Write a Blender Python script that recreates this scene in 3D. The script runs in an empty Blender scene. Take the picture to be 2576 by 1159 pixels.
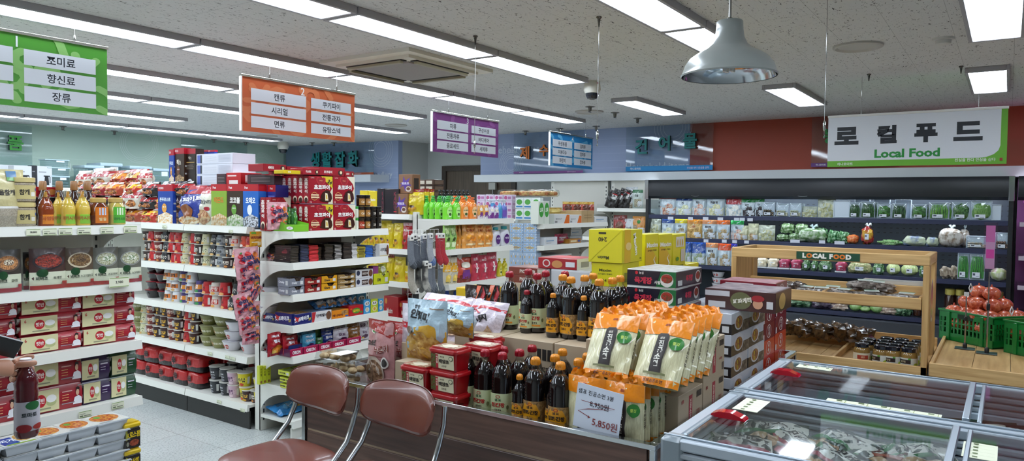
import bpy, math, random
from mathutils import Vector, Matrix, noise
random.seed(7)
PI=math.pi
COL=bpy.data.collections.new('store');bpy.context.scene.collection.children.link(COL)
SC=bpy.context.scene
# ---------------------------------------------------------------- camera
CF,YAW,PIT,ROL=1829.97,.598495,.0370922,.0102736
CH=1.55
_cy,_sy,_cp,_sp=math.cos(YAW),math.sin(YAW),math.cos(PIT),math.sin(PIT)
FW=Vector((_cp*_cy,_cp*_sy,-_sp));_r=Vector((_sy,-_cy,0));_u=_r.cross(FW)
_c,_s=math.cos(ROL),math.sin(ROL)
RT=_c*_r+_s*_u;UP=-_s*_r+_c*_u
CAM=Vector((0,0,CH))
def at(x,y,ax,c):
    d=FW*CF+RT*(x-1288)-UP*(y-579.5);i='xyz'.index(ax)
    return CAM+d*((c-CAM[i])/d[i])
cd=bpy.data.cameras.new('camera');cam=bpy.data.objects.new('camera',cd);SC.collection.objects.link(cam)
cd.sensor_width=36;cd.lens=CF/2576*36;cd.clip_start=.02;cd.clip_end=100
m=Matrix((RT,UP,-FW)).transposed().to_4x4();m.translation=CAM;cam.matrix_world=m;SC.camera=cam
# ---------------------------------------------------------------- materials
MT={}
def lin(h):
    o=[]
    for i in (0,2,4):
        c=int(h[i:i+2],16)/255;o.append(c/12.92 if c<=.04045 else ((c+.055)/1.055)**2.4)
    return (*o,1)
def mat(k):
    """'rrggbb[:kind[:rrggbb2[:scale]]]'"""
    if k in MT:return MT[k]
    a=k.split(':');kind=a[1] if len(a)>1 else 'p'
    m=bpy.data.materials.new('mat_'+k.replace(':','_'));m.use_nodes=True;nt=m.node_tree;N=nt.nodes;L=nt.links
    b=N['Principled BSDF'];out=N['Material Output'];c=lin(a[0]);b.inputs['Base Color'].default_value=c
    m.diffuse_color=c
    R=lambda v:b.inputs['Roughness'].__setattr__('default_value',v)
    def tex(scale,det=3,st=None,co='Object'):
        tc=N.new('ShaderNodeTexCoord');t=N.new('ShaderNodeTexNoise');t.inputs['Scale'].default_value=scale;t.inputs['Detail'].default_value=det
        if st:
            mp=N.new('ShaderNodeMapping');mp.inputs['Scale'].default_value=st;L.new(tc.outputs[co],mp.inputs[0]);L.new(mp.outputs[0],t.inputs['Vector'])
        else:L.new(tc.outputs[co],t.inputs['Vector'])
        return t
    def bump(t,s,d=.01,o='Fac'):
        n=N.new('ShaderNodeBump');n.inputs['Strength'].default_value=s;n.inputs['Distance'].default_value=d
        L.new(t.outputs[o],n.inputs['Height']);L.new(n.outputs[0],b.inputs['Normal'])
    def ramp(t,stops,o='Fac'):
        r=N.new('ShaderNodeValToRGB');e=r.color_ramp.elements
        while len(e)<len(stops):e.new(.5)
        for q,(p,cc) in zip(e,stops):q.position=p;q.color=cc
        L.new(t.outputs[o],r.inputs[0]);L.new(r.outputs[0],b.inputs['Base Color']);return r
    c2=lin(a[2]) if len(a)>2 and kind not in('t','e') else c;s2=float(a[3]) if len(a)>3 else 60
    if kind=='p':R(.5)
    elif kind=='s':R(.3);b.inputs['Coat Weight'].default_value=.3;b.inputs['Coat Roughness'].default_value=.1
    elif kind=='g':
        R(.28);b.inputs['Coat Weight'].default_value=.5;b.inputs['Coat Roughness'].default_value=.08;bump(tex(28,2),.5,.012)
    elif kind=='w':R(.4);bump(tex(400,1),.02,.001)
    elif kind=='m':b.inputs['Metallic'].default_value=1;R(.14)
    elif kind=='b':b.inputs['Metallic'].default_value=1;R(.35);bump(tex(30,2,(1,30,1)),.05,.002)
    elif kind=='k':R(.09);b.inputs['Coat Weight'].default_value=.6;b.inputs['Coat Roughness'].default_value=.03
    elif kind=='n':
        t=tex(s2,3);ramp(t,[(.4,c),(.6,c2)]);R(.45);bump(t,.6,.006)
    elif kind=='nf':
        t=tex(s2,3);ramp(t,[(.42,c),(.58,c2)]);R(.25);b.inputs['Coat Weight'].default_value=.6;b.inputs['Coat Roughness'].default_value=.06;bump(t,.6,.01)
    elif kind=='st':
        t=tex(s2,2,(9,9,.5));ramp(t,[(.4,c),(.6,c2)]);R(.3);b.inputs['Coat Weight'].default_value=.5;bump(t,.4,.004)
    elif kind=='v':
        tc=N.new('ShaderNodeTexCoord');v=N.new('ShaderNodeTexVoronoi');v.inputs['Scale'].default_value=s2;L.new(tc.outputs['Object'],v.inputs['Vector'])
        ramp(v,[(.15,c),(.6,c2)],'Distance');R(.35);b.inputs['Coat Weight'].default_value=.5;b.inputs['Coat Roughness'].default_value=.08;bump(v,-.6,.01,'Distance') if 0 else bump(v,.5,.008,'Distance')
    elif kind in('wd','wv','wy'):
        t=tex(5,6,{'wd':(6,.5,9),'wv':(9,9,.5),'wy':(.6,7,9)}[kind],'Generated' if 0 else 'Object')
        t2=tex(1.6,2)
        mx=N.new('ShaderNodeMath');mx.operation='MULTIPLY_ADD';mx.inputs[1].default_value=.35;L.new(t2.outputs['Fac'],mx.inputs[0]);L.new(t.outputs['Fac'],mx.inputs[2])
        r=N.new('ShaderNodeValToRGB');e=r.color_ramp.elements;e[0].position=.45;e[0].color=c2;e[1].position=.85;e[1].color=c
        L.new(mx.outputs[0],r.inputs[0]);L.new(r.outputs[0],b.inputs['Base Color']);R(.42);bump(t,.08,.002)
    elif kind=='t':
        # thin clear plastic or glass: transparent with surface reflection
        N.remove(b);tr=N.new('ShaderNodeBsdfTransparent');tr.inputs[0].default_value=tuple(q_**.5 for q_ in c[:3])+(1,)
        gl=N.new('ShaderNodeBsdfGlossy');gl.inputs['Roughness'].default_value=.04
        ior=float(a[2]) if len(a)>2 else 1.45;f0=((ior-1)/(ior+1))**2*1.6
        lw=N.new('ShaderNodeLayerWeight');lw.inputs[0].default_value=.5;pw=N.new('ShaderNodeMath');pw.operation='POWER';pw.inputs[1].default_value=4
        fr=N.new('ShaderNodeMath');fr.operation='MULTIPLY_ADD';fr.inputs[1].default_value=.9;fr.inputs[2].default_value=f0;fr.use_clamp=True
        L.new(lw.outputs['Facing'],pw.inputs[0]);L.new(pw.outputs[0],fr.inputs[0]);mx=N.new('ShaderNodeMixShader')
        if len(a)>3:
            tc=N.new('ShaderNodeTexCoord');t=N.new('ShaderNodeTexNoise');t.inputs['Scale'].default_value=s2;L.new(tc.outputs['Object'],t.inputs['Vector'])
            bm=N.new('ShaderNodeBump');bm.inputs['Strength'].default_value=.8;bm.inputs['Distance'].default_value=.02;L.new(t.outputs['Fac'],bm.inputs['Height'])
            L.new(bm.outputs[0],gl.inputs['Normal']);L.new(bm.outputs[0],lw.inputs['Normal'])
        L.new(fr.outputs[0],mx.inputs[0]);L.new(tr.outputs[0],mx.inputs[1]);L.new(gl.outputs[0],mx.inputs[2]);L.new(mx.outputs[0],out.inputs['Surface'])
    elif kind=='e':
        b.inputs['Emission Color'].default_value=c;b.inputs['Emission Strength'].default_value=float(a[2])
    elif kind=='ceil':
        t=tex(30,2,(1,2.2,1));t.inputs['Distortion'].default_value=1.2
        r=N.new('ShaderNodeValToRGB');e=r.color_ramp.elements;e[0].position=.30;e[0].color=lin('4c4946');e[1].position=.37;e[1].color=c
        L.new(t.outputs['Fac'],r.inputs[0])
        br=N.new('ShaderNodeTexBrick');tc=N.new('ShaderNodeTexCoord');L.new(tc.outputs['Object'],br.inputs['Vector'])
        br.offset=0;br.inputs['Scale'].default_value=1;br.inputs['Brick Width'].default_value=.6;br.inputs['Row Height'].default_value=.3;br.inputs['Mortar Size'].default_value=.0012
        br.inputs['Color1'].default_value=br.inputs['Color2'].default_value=(1,1,1,1);br.inputs['Mortar'].default_value=(.6,.6,.6,1)
        mx=N.new('ShaderNodeMix');mx.data_type='RGBA';mx.blend_type='MULTIPLY';mx.inputs[0].default_value=1
        L.new(r.outputs[0],mx.inputs[6]);L.new(br.outputs['Color'],mx.inputs[7]);L.new(mx.outputs[2],b.inputs['Base Color']);R(.9);bump(t,.25,.01)
    elif kind=='floor':
        t=tex(90,4);v=N.new('ShaderNodeTexBrick');tc=N.new('ShaderNodeTexCoord');L.new(tc.outputs['Object'],v.inputs['Vector'])
        v.offset=0;v.inputs['Scale'].default_value=1;v.inputs['Brick Width'].default_value=.45;v.inputs['Row Height'].default_value=.45;v.inputs['Mortar Size'].default_value=.0018
        v.inputs['Color1'].default_value=(1,1,1,1);v.inputs['Color2'].default_value=(.93,.94,.95,1);v.inputs['Mortar'].default_value=(.55,.53,.5,1)
        r=N.new('ShaderNodeValToRGB');e=r.color_ramp.elements;e[0].position=.36;e[0].color=c2;e[1].position=.5;e[1].color=c;L.new(t.outputs['Fac'],r.inputs[0])
        mx=N.new('ShaderNodeMix');mx.data_type='RGBA';mx.blend_type='MULTIPLY';mx.inputs[0].default_value=1
        L.new(r.outputs[0],mx.inputs[6]);L.new(v.outputs['Color'],mx.inputs[7]);L.new(mx.outputs[2],b.inputs['Base Color']);R(.25)
    MT[k]=m;return m
# ---------------------------------------------------------------- text glyph cache
GT={};GS=bpy.data.scenes.new('glyphs');GVL=GS.view_layers[0]
cu=bpy.data.curves.new('t','FONT');cu.resolution_u=2;GTX=(cu,bpy.data.objects.new('t',cu));GS.collection.objects.link(GTX[1])
def glyph(s,bold=.012):
    k=(s,bold)
    if k in GT:return GT[k]
    cu,o=GTX;cu.body=s;cu.offset=bold;GVL.update();dg=GVL.depsgraph
    me=bpy.data.meshes.new_from_object(o.evaluated_get(dg))
    V=[(v.co.x,v.co.y) for v in me.vertices];F=[tuple(p.vertices) for p in me.polygons]
    bpy.data.meshes.remove(me)
    if V:
        x0=min(v[0] for v in V);x1=max(v[0] for v in V);y0=min(v[1] for v in V);y1=max(v[1] for v in V)
    else:x0=y0=0;x1=y1=1
    h=max(y1-y0,1e-6)
    V=[((x-(x0+x1)/2)/h,(y-(y0+y1)/2)/h) for x,y in V]
    GT[k]=(V,F,(x1-x0)/h);return GT[k]
# ---------------------------------------------------------------- mesh builder
class Mb:
    def __init__(s):s.v=[];s.f=[];s.m=[];s.mk=[]
    def mi(s,k):
        if k not in s.mk:s.mk.append(k)
        return s.mk.index(k)
    def face(s,pts,k):
        n=len(s.v);s.v+=[tuple(p) for p in pts];s.f.append(tuple(range(n,n+len(pts))));s.m.append(s.mi(k))
    def add(s,V,F,k):
        n=len(s.v);s.v+=[tuple(p) for p in V];i=s.mi(k)
        for f in F:s.f.append(tuple(n+q for q in f));s.m.append(i)
        return s
    def box(s,x0,y0,z0,x1,y1,z1,k,c=.0015):
        X=(x0,x1);Y=(y0,y1);Z=(z0,z1)
        if min(x1-x0,y1-y0,z1-z0)<3*c or c==0:
            V=[(X[i],Y[j],Z[l]) for i in (0,1) for j in (0,1) for l in (0,1)]
            F=[(0,1,3,2),(4,6,7,5),(0,4,5,1),(2,3,7,6),(0,2,6,4),(1,5,7,3)];s.add(V,F,k);return s
        V=[];ix={}
        for i in (0,1):
            for j in (0,1):
                for l in (0,1):
                    p=[X[i],Y[j],Z[l]];d=[c*(1-2*i),c*(1-2*j),c*(1-2*l)]
                    for a in range(3):
                        q=[p[t]+(0 if t==a else d[t]) for t in range(3)];ix[i,j,l,a]=len(V);V.append(q)
        F=[]
        for a in range(3):
            o=[t for t in range(3) if t!=a]
            for sd in (0,1):
                def g(p,q):
                    k_=[0,0,0];k_[a]=sd;k_[o[0]]=p;k_[o[1]]=q;return ix[(*k_,a)]
                q=[g(0,0),g(1,0),g(1,1),g(0,1)];F.append(q if (sd==1)==(a!=1) else q[::-1])
            # edges parallel to axis a
            for p in (0,1):
                for q in (0,1):
                    def e(t,ax):
                        k_=[0,0,0];k_[a]=t;k_[o[0]]=p;k_[o[1]]=q;return ix[(*k_,ax)]
                    F.append([e(0,o[0]),e(1,o[0]),e(1,o[1]),e(0,o[1])])
        for i in (0,1):
            for j in (0,1):
                for l in (0,1):F.append([ix[i,j,l,t] for t in range(3)])
        s.add(V,F,k);return s
    def prism(s,poly,ax,a,b,k):
        """extrude polygon (2D) along axis ax from a to b"""
        def P(p,t):
            q=list(p);q.insert('xyz'.index(ax),t);return q
        n=len(poly);V=[P(p,a) for p in poly]+[P(p,b) for p in poly]
        s.add(V,[tuple(range(n))[::-1],tuple(range(n,2*n))]+[(i,(i+1)%n,n+(i+1)%n,n+i) for i in range(n)],k);return s
    def lathe(s,pr,k,seg=20,cx=0,cy=0,sx=1,sy=1,sq=1,cap=True):
        """pr: (r,z); sq<1 gives a squarer section"""
        V=[];F=[]
        def pw(c):return math.copysign(abs(c)**sq,c)
        for r,z in pr:
            for i in range(seg):
                a=2*PI*(i+.5)/seg;V.append((cx+r*sx*pw(math.cos(a)),cy+r*sy*pw(math.sin(a)),z))
        for j in range(len(pr)-1):
            for i in range(seg):
                i2=(i+1)%seg;F.append((j*seg+i,j*seg+i2,(j+1)*seg+i2,(j+1)*seg+i))
        if cap:
            F.append(tuple(range(seg))[::-1]);F.append(tuple(range((len(pr)-1)*seg,len(pr)*seg)))
        s.add(V,F,k);return s
    def tube(s,pts,r,k,seg=8,closed=False):
        pts=[Vector(p) for p in pts];n=len(pts);V=[];F=[];pu=None
        for i,p in enumerate(pts):
            if closed:t=pts[(i+1)%n]-pts[i-1]
            else:t=pts[min(i+1,n-1)]-pts[max(i-1,0)]
            t.normalize()
            if pu is None:pu=t.orthogonal().normalized()
            pu=(pu-t*pu.dot(t)).normalized();w=t.cross(pu);rr=r[i] if isinstance(r,(list,tuple)) else r
            for j in range(seg):
                a=2*PI*j/seg;V.append(p+(pu*math.cos(a)+w*math.sin(a))*rr)
        for i in range(n if closed else n-1):
            for j in range(seg):
                j2=(j+1)%seg;a=i*seg;b=((i+1)%n)*seg;F.append((a+j,a+j2,b+j2,b+j))
        if not closed:F+=[tuple(range(seg))[::-1],tuple(range((n-1)*seg,n*seg))]
        s.add(V,F,k);return s
    def grid(s,fn,nu,nv,k,flip=False):
        V=[fn(i/nu,j/nv) for j in range(nv+1) for i in range(nu+1)];F=[]
        for j in range(nv):
            for i in range(nu):
                a=j*(nu+1)+i;q=(a,a+1,a+nu+2,a+nu+1);F.append(q[::-1] if flip else q)
        s.add(V,F,k);return s
    def ell(s,c,r,k,nu=14,nv=9,rot=0,e=1,wob=0,seed=0):
        """ellipsoid (e<1: puffier, boxier); wob: lumpy surface"""
        def pw(c_):return math.copysign(abs(c_)**e,c_)
        V=[];F=[];cr,sr=math.cos(rot),math.sin(rot)
        for j in range(nv+1):
            t=-PI/2+PI*j/nv
            for i in range(nu):
                a=2*PI*i/nu;x=pw(math.cos(t))*pw(math.cos(a));y=pw(math.cos(t))*pw(math.sin(a));z=pw(math.sin(t))
                w=1+wob*noise.noise(Vector((x*2.3+seed*7.1,y*2.3,z*2.3)))
                x*=r[0]*w;y*=r[1]*w;z*=r[2]*w
                V.append((c[0]+x*cr-y*sr,c[1]+x*sr+y*cr,c[2]+z))
        for j in range(nv):
            for i in range(nu):
                i2=(i+1)%nu;F.append((j*nu+i,j*nu+i2,(j+1)*nu+i2,(j+1)*nu+i))
        s.add(V,F,k);return s
    def art(s,S,items,e0=.0006,de=.0003):
        W,H=S.w,S.h;flat=S.flat
        for n,it in enumerate(items):
            o=e0+de*n;t=it[0]
            if t=='r':
                _,x0,y0,x1,y1,k=it
                if flat:s.face([S(x0,y0,o),S(x1,y0,o),S(x1,y1,o),S(x0,y1,o)],k)
                else:
                    g=max(2,int((9*getattr(S,'a',1.1)+1)*abs(x1-x0))),max(2,int(10*abs(y1-y0)))
                    s.grid(lambda a,b:S(x0+(x1-x0)*a,y0+(y1-y0)*b,o),g[0],g[1],k)
            elif t in('e','p'):
                if t=='e':
                    _,cx,cy,rx,ry,k=it;sg=18;P=[(cx+rx*math.cos(2*PI*i/sg),cy+ry*math.sin(2*PI*i/sg)) for i in range(sg)]
                else:
                    _,P,k=it;cx=sum(p[0] for p in P)/len(P);cy=sum(p[1] for p in P)/len(P)
                if flat:s.face([S(x,y,o) for x,y in P],k)
                else:
                    if t=='p':
                        Q=[]
                        for i in range(len(P)):
                            a,b=P[i],P[(i+1)%len(P)];m_=max(1,int(6*max(abs(a[0]-b[0]),abs(a[1]-b[1]))))
                            Q+=[(a[0]+(b[0]-a[0])*j/m_,a[1]+(b[1]-a[1])*j/m_) for j in range(m_)]
                        P=Q
                    R_=3;q=len(P);V=[S(cx,cy,o)];F=[]
                    for j in range(1,R_+1):V+=[S(cx+(x-cx)*j/R_,cy+(y-cy)*j/R_,o) for x,y in P]
                    F+=[(0,1+i,1+(i+1)%q) for i in range(q)]
                    for j in range(R_-1):
                        F+=[(1+j*q+i,1+(j+1)*q+i,1+(j+1)*q+(i+1)%q,1+j*q+(i+1)%q) for i in range(q)]
                    s.add(V,F,k)
            elif t=='o':   # ring: cx,cy,r(fraction of H),thickness,mat
                _,cx,cy,r,th,k=it;sg=28;V=[];F=[]
                for i in range(sg):
                    a=2*PI*i/sg
                    for q in (r,r-th):V.append(S(cx+q*H/W*math.cos(a),cy+q*math.sin(a),o))
                F=[(2*i,2*((i+1)%sg),2*((i+1)%sg)+1,2*i+1) for i in range(sg)];s.add(V,F,k)
            elif t in('t','tv'):
                _,st,cx,cy,hh,k=it[:6];rot=math.radians(it[6]) if len(it)>6 else 0;bold=(it[7] if len(it)>7 else .015)*.5+.008;sxx=it[8] if len(it)>8 else 1
                L_=[(st,cx,cy)] if t=='t' else [(ch,cx,cy-i*hh*1.12) for i,ch in enumerate(st)]
                for st_,cx,cy in L_:
                    V,F,asp=glyph(st_,bold);cr,sr=math.cos(rot),math.sin(rot);Hm=hh*H
                    s.add([S(cx+(x*sxx*cr-y*sr)*Hm/W,cy+(x*sxx*sr+y*cr)*Hm/H,o) for x,y in V],F,k)
        return s
    def xf(s,M_):
        s.v=[tuple(M_@Vector(p)) for p in s.v];return s
    def join(s,o,M_=None):
        n=len(s.v);s.v+=[tuple(M_@Vector(p)) for p in o.v] if M_ else o.v
        mp=[s.mi(k) for k in o.mk];s.f+=[tuple(n+q for q in f) for f in o.f];s.m+=[mp[i] for i in o.m];return s
    def build(s,name,parent=None,loc=(0,0,0),rz=0,ang=38):
        me=bpy.data.meshes.new(name);me.from_pydata(s.v,[],s.f);
        for k in s.mk:me.materials.append(mat(k))
        me.polygons.foreach_set('material_index',s.m);me.polygons.foreach_set('use_smooth',[True]*len(s.f))
        me.update();me.set_sharp_from_angle(angle=math.radians(ang))
        o=bpy.data.objects.new(name,me);COL.objects.link(o);o.parent=parent;o.location=loc;o.rotation_euler=(0,0,rz);return o
class Fl:
    """flat printable surface: origin o (lower left), ux, uy unit vectors, w, h"""
    flat=True
    def __init__(s,o,ux,uy,w,h):s.o=Vector(o);s.x=Vector(ux);s.y=Vector(uy);s.n=s.x.cross(s.y);s.w=w;s.h=h
    def __call__(s,u,v,o=0):return s.o+s.x*(u*s.w)+s.y*(v*s.h)+s.n*o
def FR(w,h,y=0,x0=None,z0=0):return Fl((-w/2 if x0 is None else x0,y,z0),(1,0,0),(0,0,1),w,h)     # front (-Y)
def RS(d,h,x,z0=0,y0=0):return Fl((x,y0,z0),(0,1,0),(0,0,1),d,h)      # right side (+X)
def LS(d,h,x,z0=0,y0=0):return Fl((x,y0+d,z0),(0,-1,0),(0,0,1),d,h)   # left side (-X)
def TP(w,d,z,y0=0):return Fl((-w/2,y0,z),(1,0,0),(0,1,0),w,d)         # top
class Cy:
    flat=False
    def __init__(s,r,z0,z1,a=1.0,cy=0,r1=None,sq=1):s.r=r;s.z0=z0;s.z1=z1;s.a=a;s.w=2*a*r;s.h=z1-z0;s.cy=cy;s.r1=r if r1 is None else r1;s.sq=sq
    def __call__(s,u,v,o=0):
        t=-PI/2+(u*2-1)*s.a;r=s.r+(s.r1-s.r)*v+o;pw=lambda c:math.copysign(abs(c)**s.sq,c)
        return Vector((r*pw(math.cos(t)),s.cy+r*pw(math.sin(t)),s.z0+v*s.h))
class Bag:
    """pillow bag standing on z=0; front face -Y. w,h,d; seal: flat top share; narrow: top narrowing"""
    flat=False
    def __init__(s,w,h,d,seal=.12,nar=.0,bot=.0,wr=.004,seed=0,lean=0):s.w=w;s.h=h;s.d=d;s.seal=seal;s.nar=nar;s.bot=bot;s.wr=wr;s.sd=seed;s.lean=lean
    def pt(s,u,v,o,sg):
        vv=max(0,min(1,v/(1-s.seal))) if s.seal<1 else v
        b=(math.sin(PI*min(max(u,0),1))**.55)*((max(0,math.sin(PI*(s.bot*.5+(1-s.bot*.5)*vv)))**.6) if v<1-s.seal else 0)
        x=(u-.5)*s.w*(1-s.nar*v)*(1-.05*b);z=v*s.h
        n=noise.noise(Vector((u*5+s.sd*3.7,v*5+s.sd,s.sd)))*s.wr*(min(1,b*3)+.25)*2
        y=-sg*(s.d/2*b+.0008+o)-n*(1 if sg>0 else -1)*.8
        return Vector((x,y+s.lean*z,z))
    def __call__(s,u,v,o=0):return s.pt(u,v,o,1)
def bag(w,h,d,base,items,seal=.12,nar=0,bot=0,wr=.004,seed=0,back=None,n=12,lean=0):
    S=Bag(w,h,d,seal,nar,bot,wr,seed,lean);M=Mb();M.grid(lambda u,v:S.pt(u,v,0,1),n,n+2,base);M.grid(lambda u,v:S.pt(u,v,0,-1),n,n+2,back or base,True)
    M.art(S,items,.0016,.0009);return M
def carton(w,d,h,base,fr=(),rs=(),tp=(),ls=(),c=.0015):
    """box, front at y=0 going back to y=d, centred in x"""
    M=Mb().box(-w/2,0,0,w/2,d,h,base,c)
    if fr:M.art(FR(w,h),fr)
    if rs:M.art(RS(d,h,w/2),rs)
    if ls:M.art(LS(d,h,-w/2),ls)
    if tp:M.art(TP(w,d,h),tp)
    return M
# ---------------------------------------------------------------- objects
def tag(o,label,cat,group=None,kind=None):
    if label:o['label']=label
    if cat:o['category']=cat
    if group:o['group']=group
    if kind:o['kind']=kind
    return o
def thing(name,label,cat,loc=(0,0,0),rz=0,group=None):
    o=bpy.data.objects.new(name,None);COL.objects.link(o);o.empty_display_size=.05;o.location=loc;o.rotation_euler=(0,0,rz);return tag(o,label,cat,group)
def struct(name,M,label=None):
    o=M.build(name);o['kind']='structure';o['label']=label or name.replace('_',' ')+' of the store';o['category']=name.split('_')[0];return o
def addparts(root,parts):
    for p in parts:
        o=p[1].build(p[0],root)
        if len(p)>2 and p[2]:
            if isinstance(p[2],str):o['label']=p[2]
            else:addparts(o,p[2])
PR={};LB={}
def proto(key,name,cat,dims,fn):PR[key]=[name,cat,dims,fn,None]
def place(key,loc,rz,label,group=None,s=(1,1,1),tilt=0,tx=0):
    name,cat,dims,fn,root=PR[key]
    if root is None:
        b=fn()
        if isinstance(b,Mb):o=b.build(name)
        else:
            o=bpy.data.objects.new(name,None);COL.objects.link(o);o.empty_display_size=.05;addparts(o,b)
        PR[key][4]=o
    else:
        o=root.copy();COL.objects.link(o)
        for ch in list(root.children):
            c=ch.copy();COL.objects.link(c);c.parent=o
            for g in ch.children:
                d=g.copy();COL.objects.link(d);d.parent=c
    for q in ('label','category','group'):
        if q in o:del o[q]
    o.location=loc;o.rotation_euler=(tx,tilt,rz);o.scale=s;tag(o,label,cat,group)
    LB[label]=LB.get(label,0)+1
    return o
ORD=['first','second','third','fourth','fifth','sixth','seventh','eighth','ninth','tenth','eleventh','twelfth']
def nth(i,n,l='left',r='right'):
    if n==1:return 'single'
    if i==0:return l+'most' if l in('left','right') else l
    if i==n-1:return r+'most' if r in('left','right') else r
    if n==3:return 'middle'
    return ORD[i]+' from '+l if i<n/2 else ORD[n-1-i]+' from '+r
def lev(k,n):
    if n==1:return ''
    if n==2:return ('lower','upper')[k]
    if n==3:return ('bottom','middle','top')[k]
    return ('bottom',*[ORD[i]+' from bottom' for i in range(1,n-1)],'top')[k]
def fit(key,ax,c,zb,xl,xr,yt,label,group=None,ds=None,sz=None,rz=0):
    """stand a thing on height zb with its front in plane ax=c, between image columns xl,xr and up to image row yt"""
    name,cat,(w,d,h),_,_=PR[key]
    ym=(yt if yt else 500);a=at(xl,ym+20,ax,c);b=at(xr,ym+20,ax,c);mid=(a+b)/2
    W=(b-a).length;W=math.hypot(b.x-a.x,b.y-a.y)
    H=(at((xl+xr)/2,yt,ax,c).z-zb) if yt else h*W/w
    if sz:H=sz
    sx=W/w;sh=H/h;sd=ds if ds else (sx+sh)/2
    base=-PI/2 if ax=='x' else 0
    loc=Vector((mid.x,mid.y,zb))
    return place(key,loc,base+rz,label,group,(sx,sd,sh))
ZC=2.59;ZL=2.55
WH='e6e6e0:w'
# ---------------------------------------------------------------- shell
struct('floor',Mb().box(-3,-5,-.1,13,12.5,0,'c2c6c2:floor:a4a8a4',0))
struct('ceiling',Mb().box(-3,-5,ZC,13,12.5,ZC+.1,'dcdbd9:ceil',0))
GRN='c0d8c8:p';BLU='a0afd2:p';RED='a8452f:p'
def sw(name,b,k,art=None,lab=None):
    M=Mb().box(*b,k,0)
    if art:M.art(*art)
    return struct(name,M,lab)
# green far wall
YG=11.4
def rings(cx,cy,r,k,n=4,st=.09):return [('o',cx,cy,r-i*st*r,.022*r,k) for i in range(n)]
S=Fl((-3,YG,1.7),(1,0,0),(0,0,1),12.05,.92)
M=Mb().box(-3,YG,0,9.05,YG+.1,ZC,'c0d8c8:p',0)
M.art(S,rings(.955,.5,.30,'dcebe2:p')+rings(.765,.8,.34,'dcebe2:p')+[('t','Flower, Vegetable',.72,.32,.16,'dcebe2:p',0,0)]+[('r',0,.2+i*.09,1,.206+i*.09,'cfe2d6:p') for i in range(4)])
struct('wall_back',M,'pale green upper wall with faint rings at the far end')
# chandlery wall, faces -X
XB=9.05
M=Mb().box(XB,8.5,0,XB+.1,YG+.1,ZC,BLU,0)
S=Fl((XB,YG,0),(0,-1,0),(0,0,1),YG-8.5,ZC)
M.art(S,[('r',0,.70+i*.03,1,.7025+i*.03,'b0bedc:p') for i in range(6)]+rings(.86,.94,.11,'dde4f0:p',4,.16)+[('t','Chandlery',.855,.775,.05,'dde4f0:p',0,0)])
struct('wall_right_far',M,'blue end wall with white rings and cursive Chandlery')
# return and door wall
XD=9.8
struct('wall_return',Mb().box(XB+.1,8.5,0,XD+.2,8.6,ZC,'c9ccca:p',0),'short white return wall beside blue end wall')
da=at(1114,418,'x',XD);db=at(1300,418,'x',XD)
struct('wall_door',Mb().box(XD,da.y,0,XD+.1,8.5,ZC,'c6c9c8:p',0).box(XD,db.y,da.z,XD+.1,da.y,ZC,'c6c9c8:p',0).box(XD,-5,0,XD+.1,db.y,ZC,'c6c9c8:p',0),'white wall around the brown store-room door')
M=Mb().box(XD-.03,da.y-.09,0,XD+.02,da.y,da.z,'4b4038:wv:3c332c').box(XD-.03,db.y,0,XD+.02,db.y+.09,da.z,'4b4038:wv:3c332c').box(XD-.03,db.y+.09,da.z-.09,XD+.02,da.y-.09,da.z,'4b4038:wy:3c332c')
f=struct('door_1',Mb().box(XD+.005,db.y+.09,0,XD+.05,da.y-.09,da.z-.09,'6a5a4b:wv:54483c'),'brown wood grain store-room door in dark frame')
o=M.build('door_frame',f)
hp=at(1228,470,'x',XD)
for yy,nm in ((at(1236,468,'x',XD-.1),'electrical_box'),(at(1229,494,'x',XD-.1),'switch_box')):pass
# fascia wall: blue then red
XF=9.0;y1=at(1209,400,'x',XF).y;y2=at(1737,320,'x',XF).y
zh=at(1860,428.6,'x',8.8).z;zl=at(1860,451,'x',8.8).z
M=Mb().box(XF,y2,zh-.1,XF+.1,y1,ZC,BLU,0)
S=Fl((XF,y1,zh),(0,-1,0),(0,0,1),y1-y2,ZC-zh);W_=y1-y2
M.art(S,[('r',0,.12+i*.16,1,.127+i*.16,'b0bedc:p') for i in range(5)]+rings(.17,.26,.34,'dde4f0:p',5,.14)+[('t','Household items',.16,.62,.18,'ccd6ea:p',0,0)]+rings(.93,.95,.42,'dde4f0:p',4,.16)+[('t','Household items',.865,.14,.15,'dde4f0:p',0,0)])
struct('wall_right_blue',M,'blue fascia wall with white rings and Household items lettering')
struct('wall_right_red',Mb().box(XF,-5,zh-.1,XF+.1,y2,ZC,RED,0),'red upper wall above the chilled cabinet')
struct('trim_1',Mb().box(8.8,-5,zl,XF+.02,at(1192,446,'x',8.8).y,zh,'dfe3e6:w',.003),'long white ledge under the fascia above the chiller')
zz=at(900,457.6,'x',8.7).z
struct('trim_2',Mb().box(8.6,8.7,zz,XB,YG,zz+.12,'d5dbe2:w',.003),'white ledge under the blue Chandlery wall')
struct('trim_3',Mb().box(-3,YG-.25,at(20,440,'y',YG-.3).z,at(80,440,'y',YG).x,YG,at(20,414,'y',YG-.3).z,'dfe3e6:w',.003),'white ledge under the green wall at far left')
struct('wall_left',Mb().box(-3.1,-5,0,-3,12.5,ZC,'d5d5d0:p',0),'white side wall out of frame')
struct('wall_front',Mb().box(-3,-5.1,0,13,-5,ZC,'cfd2d0:p',0),'white wall behind the viewer')
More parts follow.
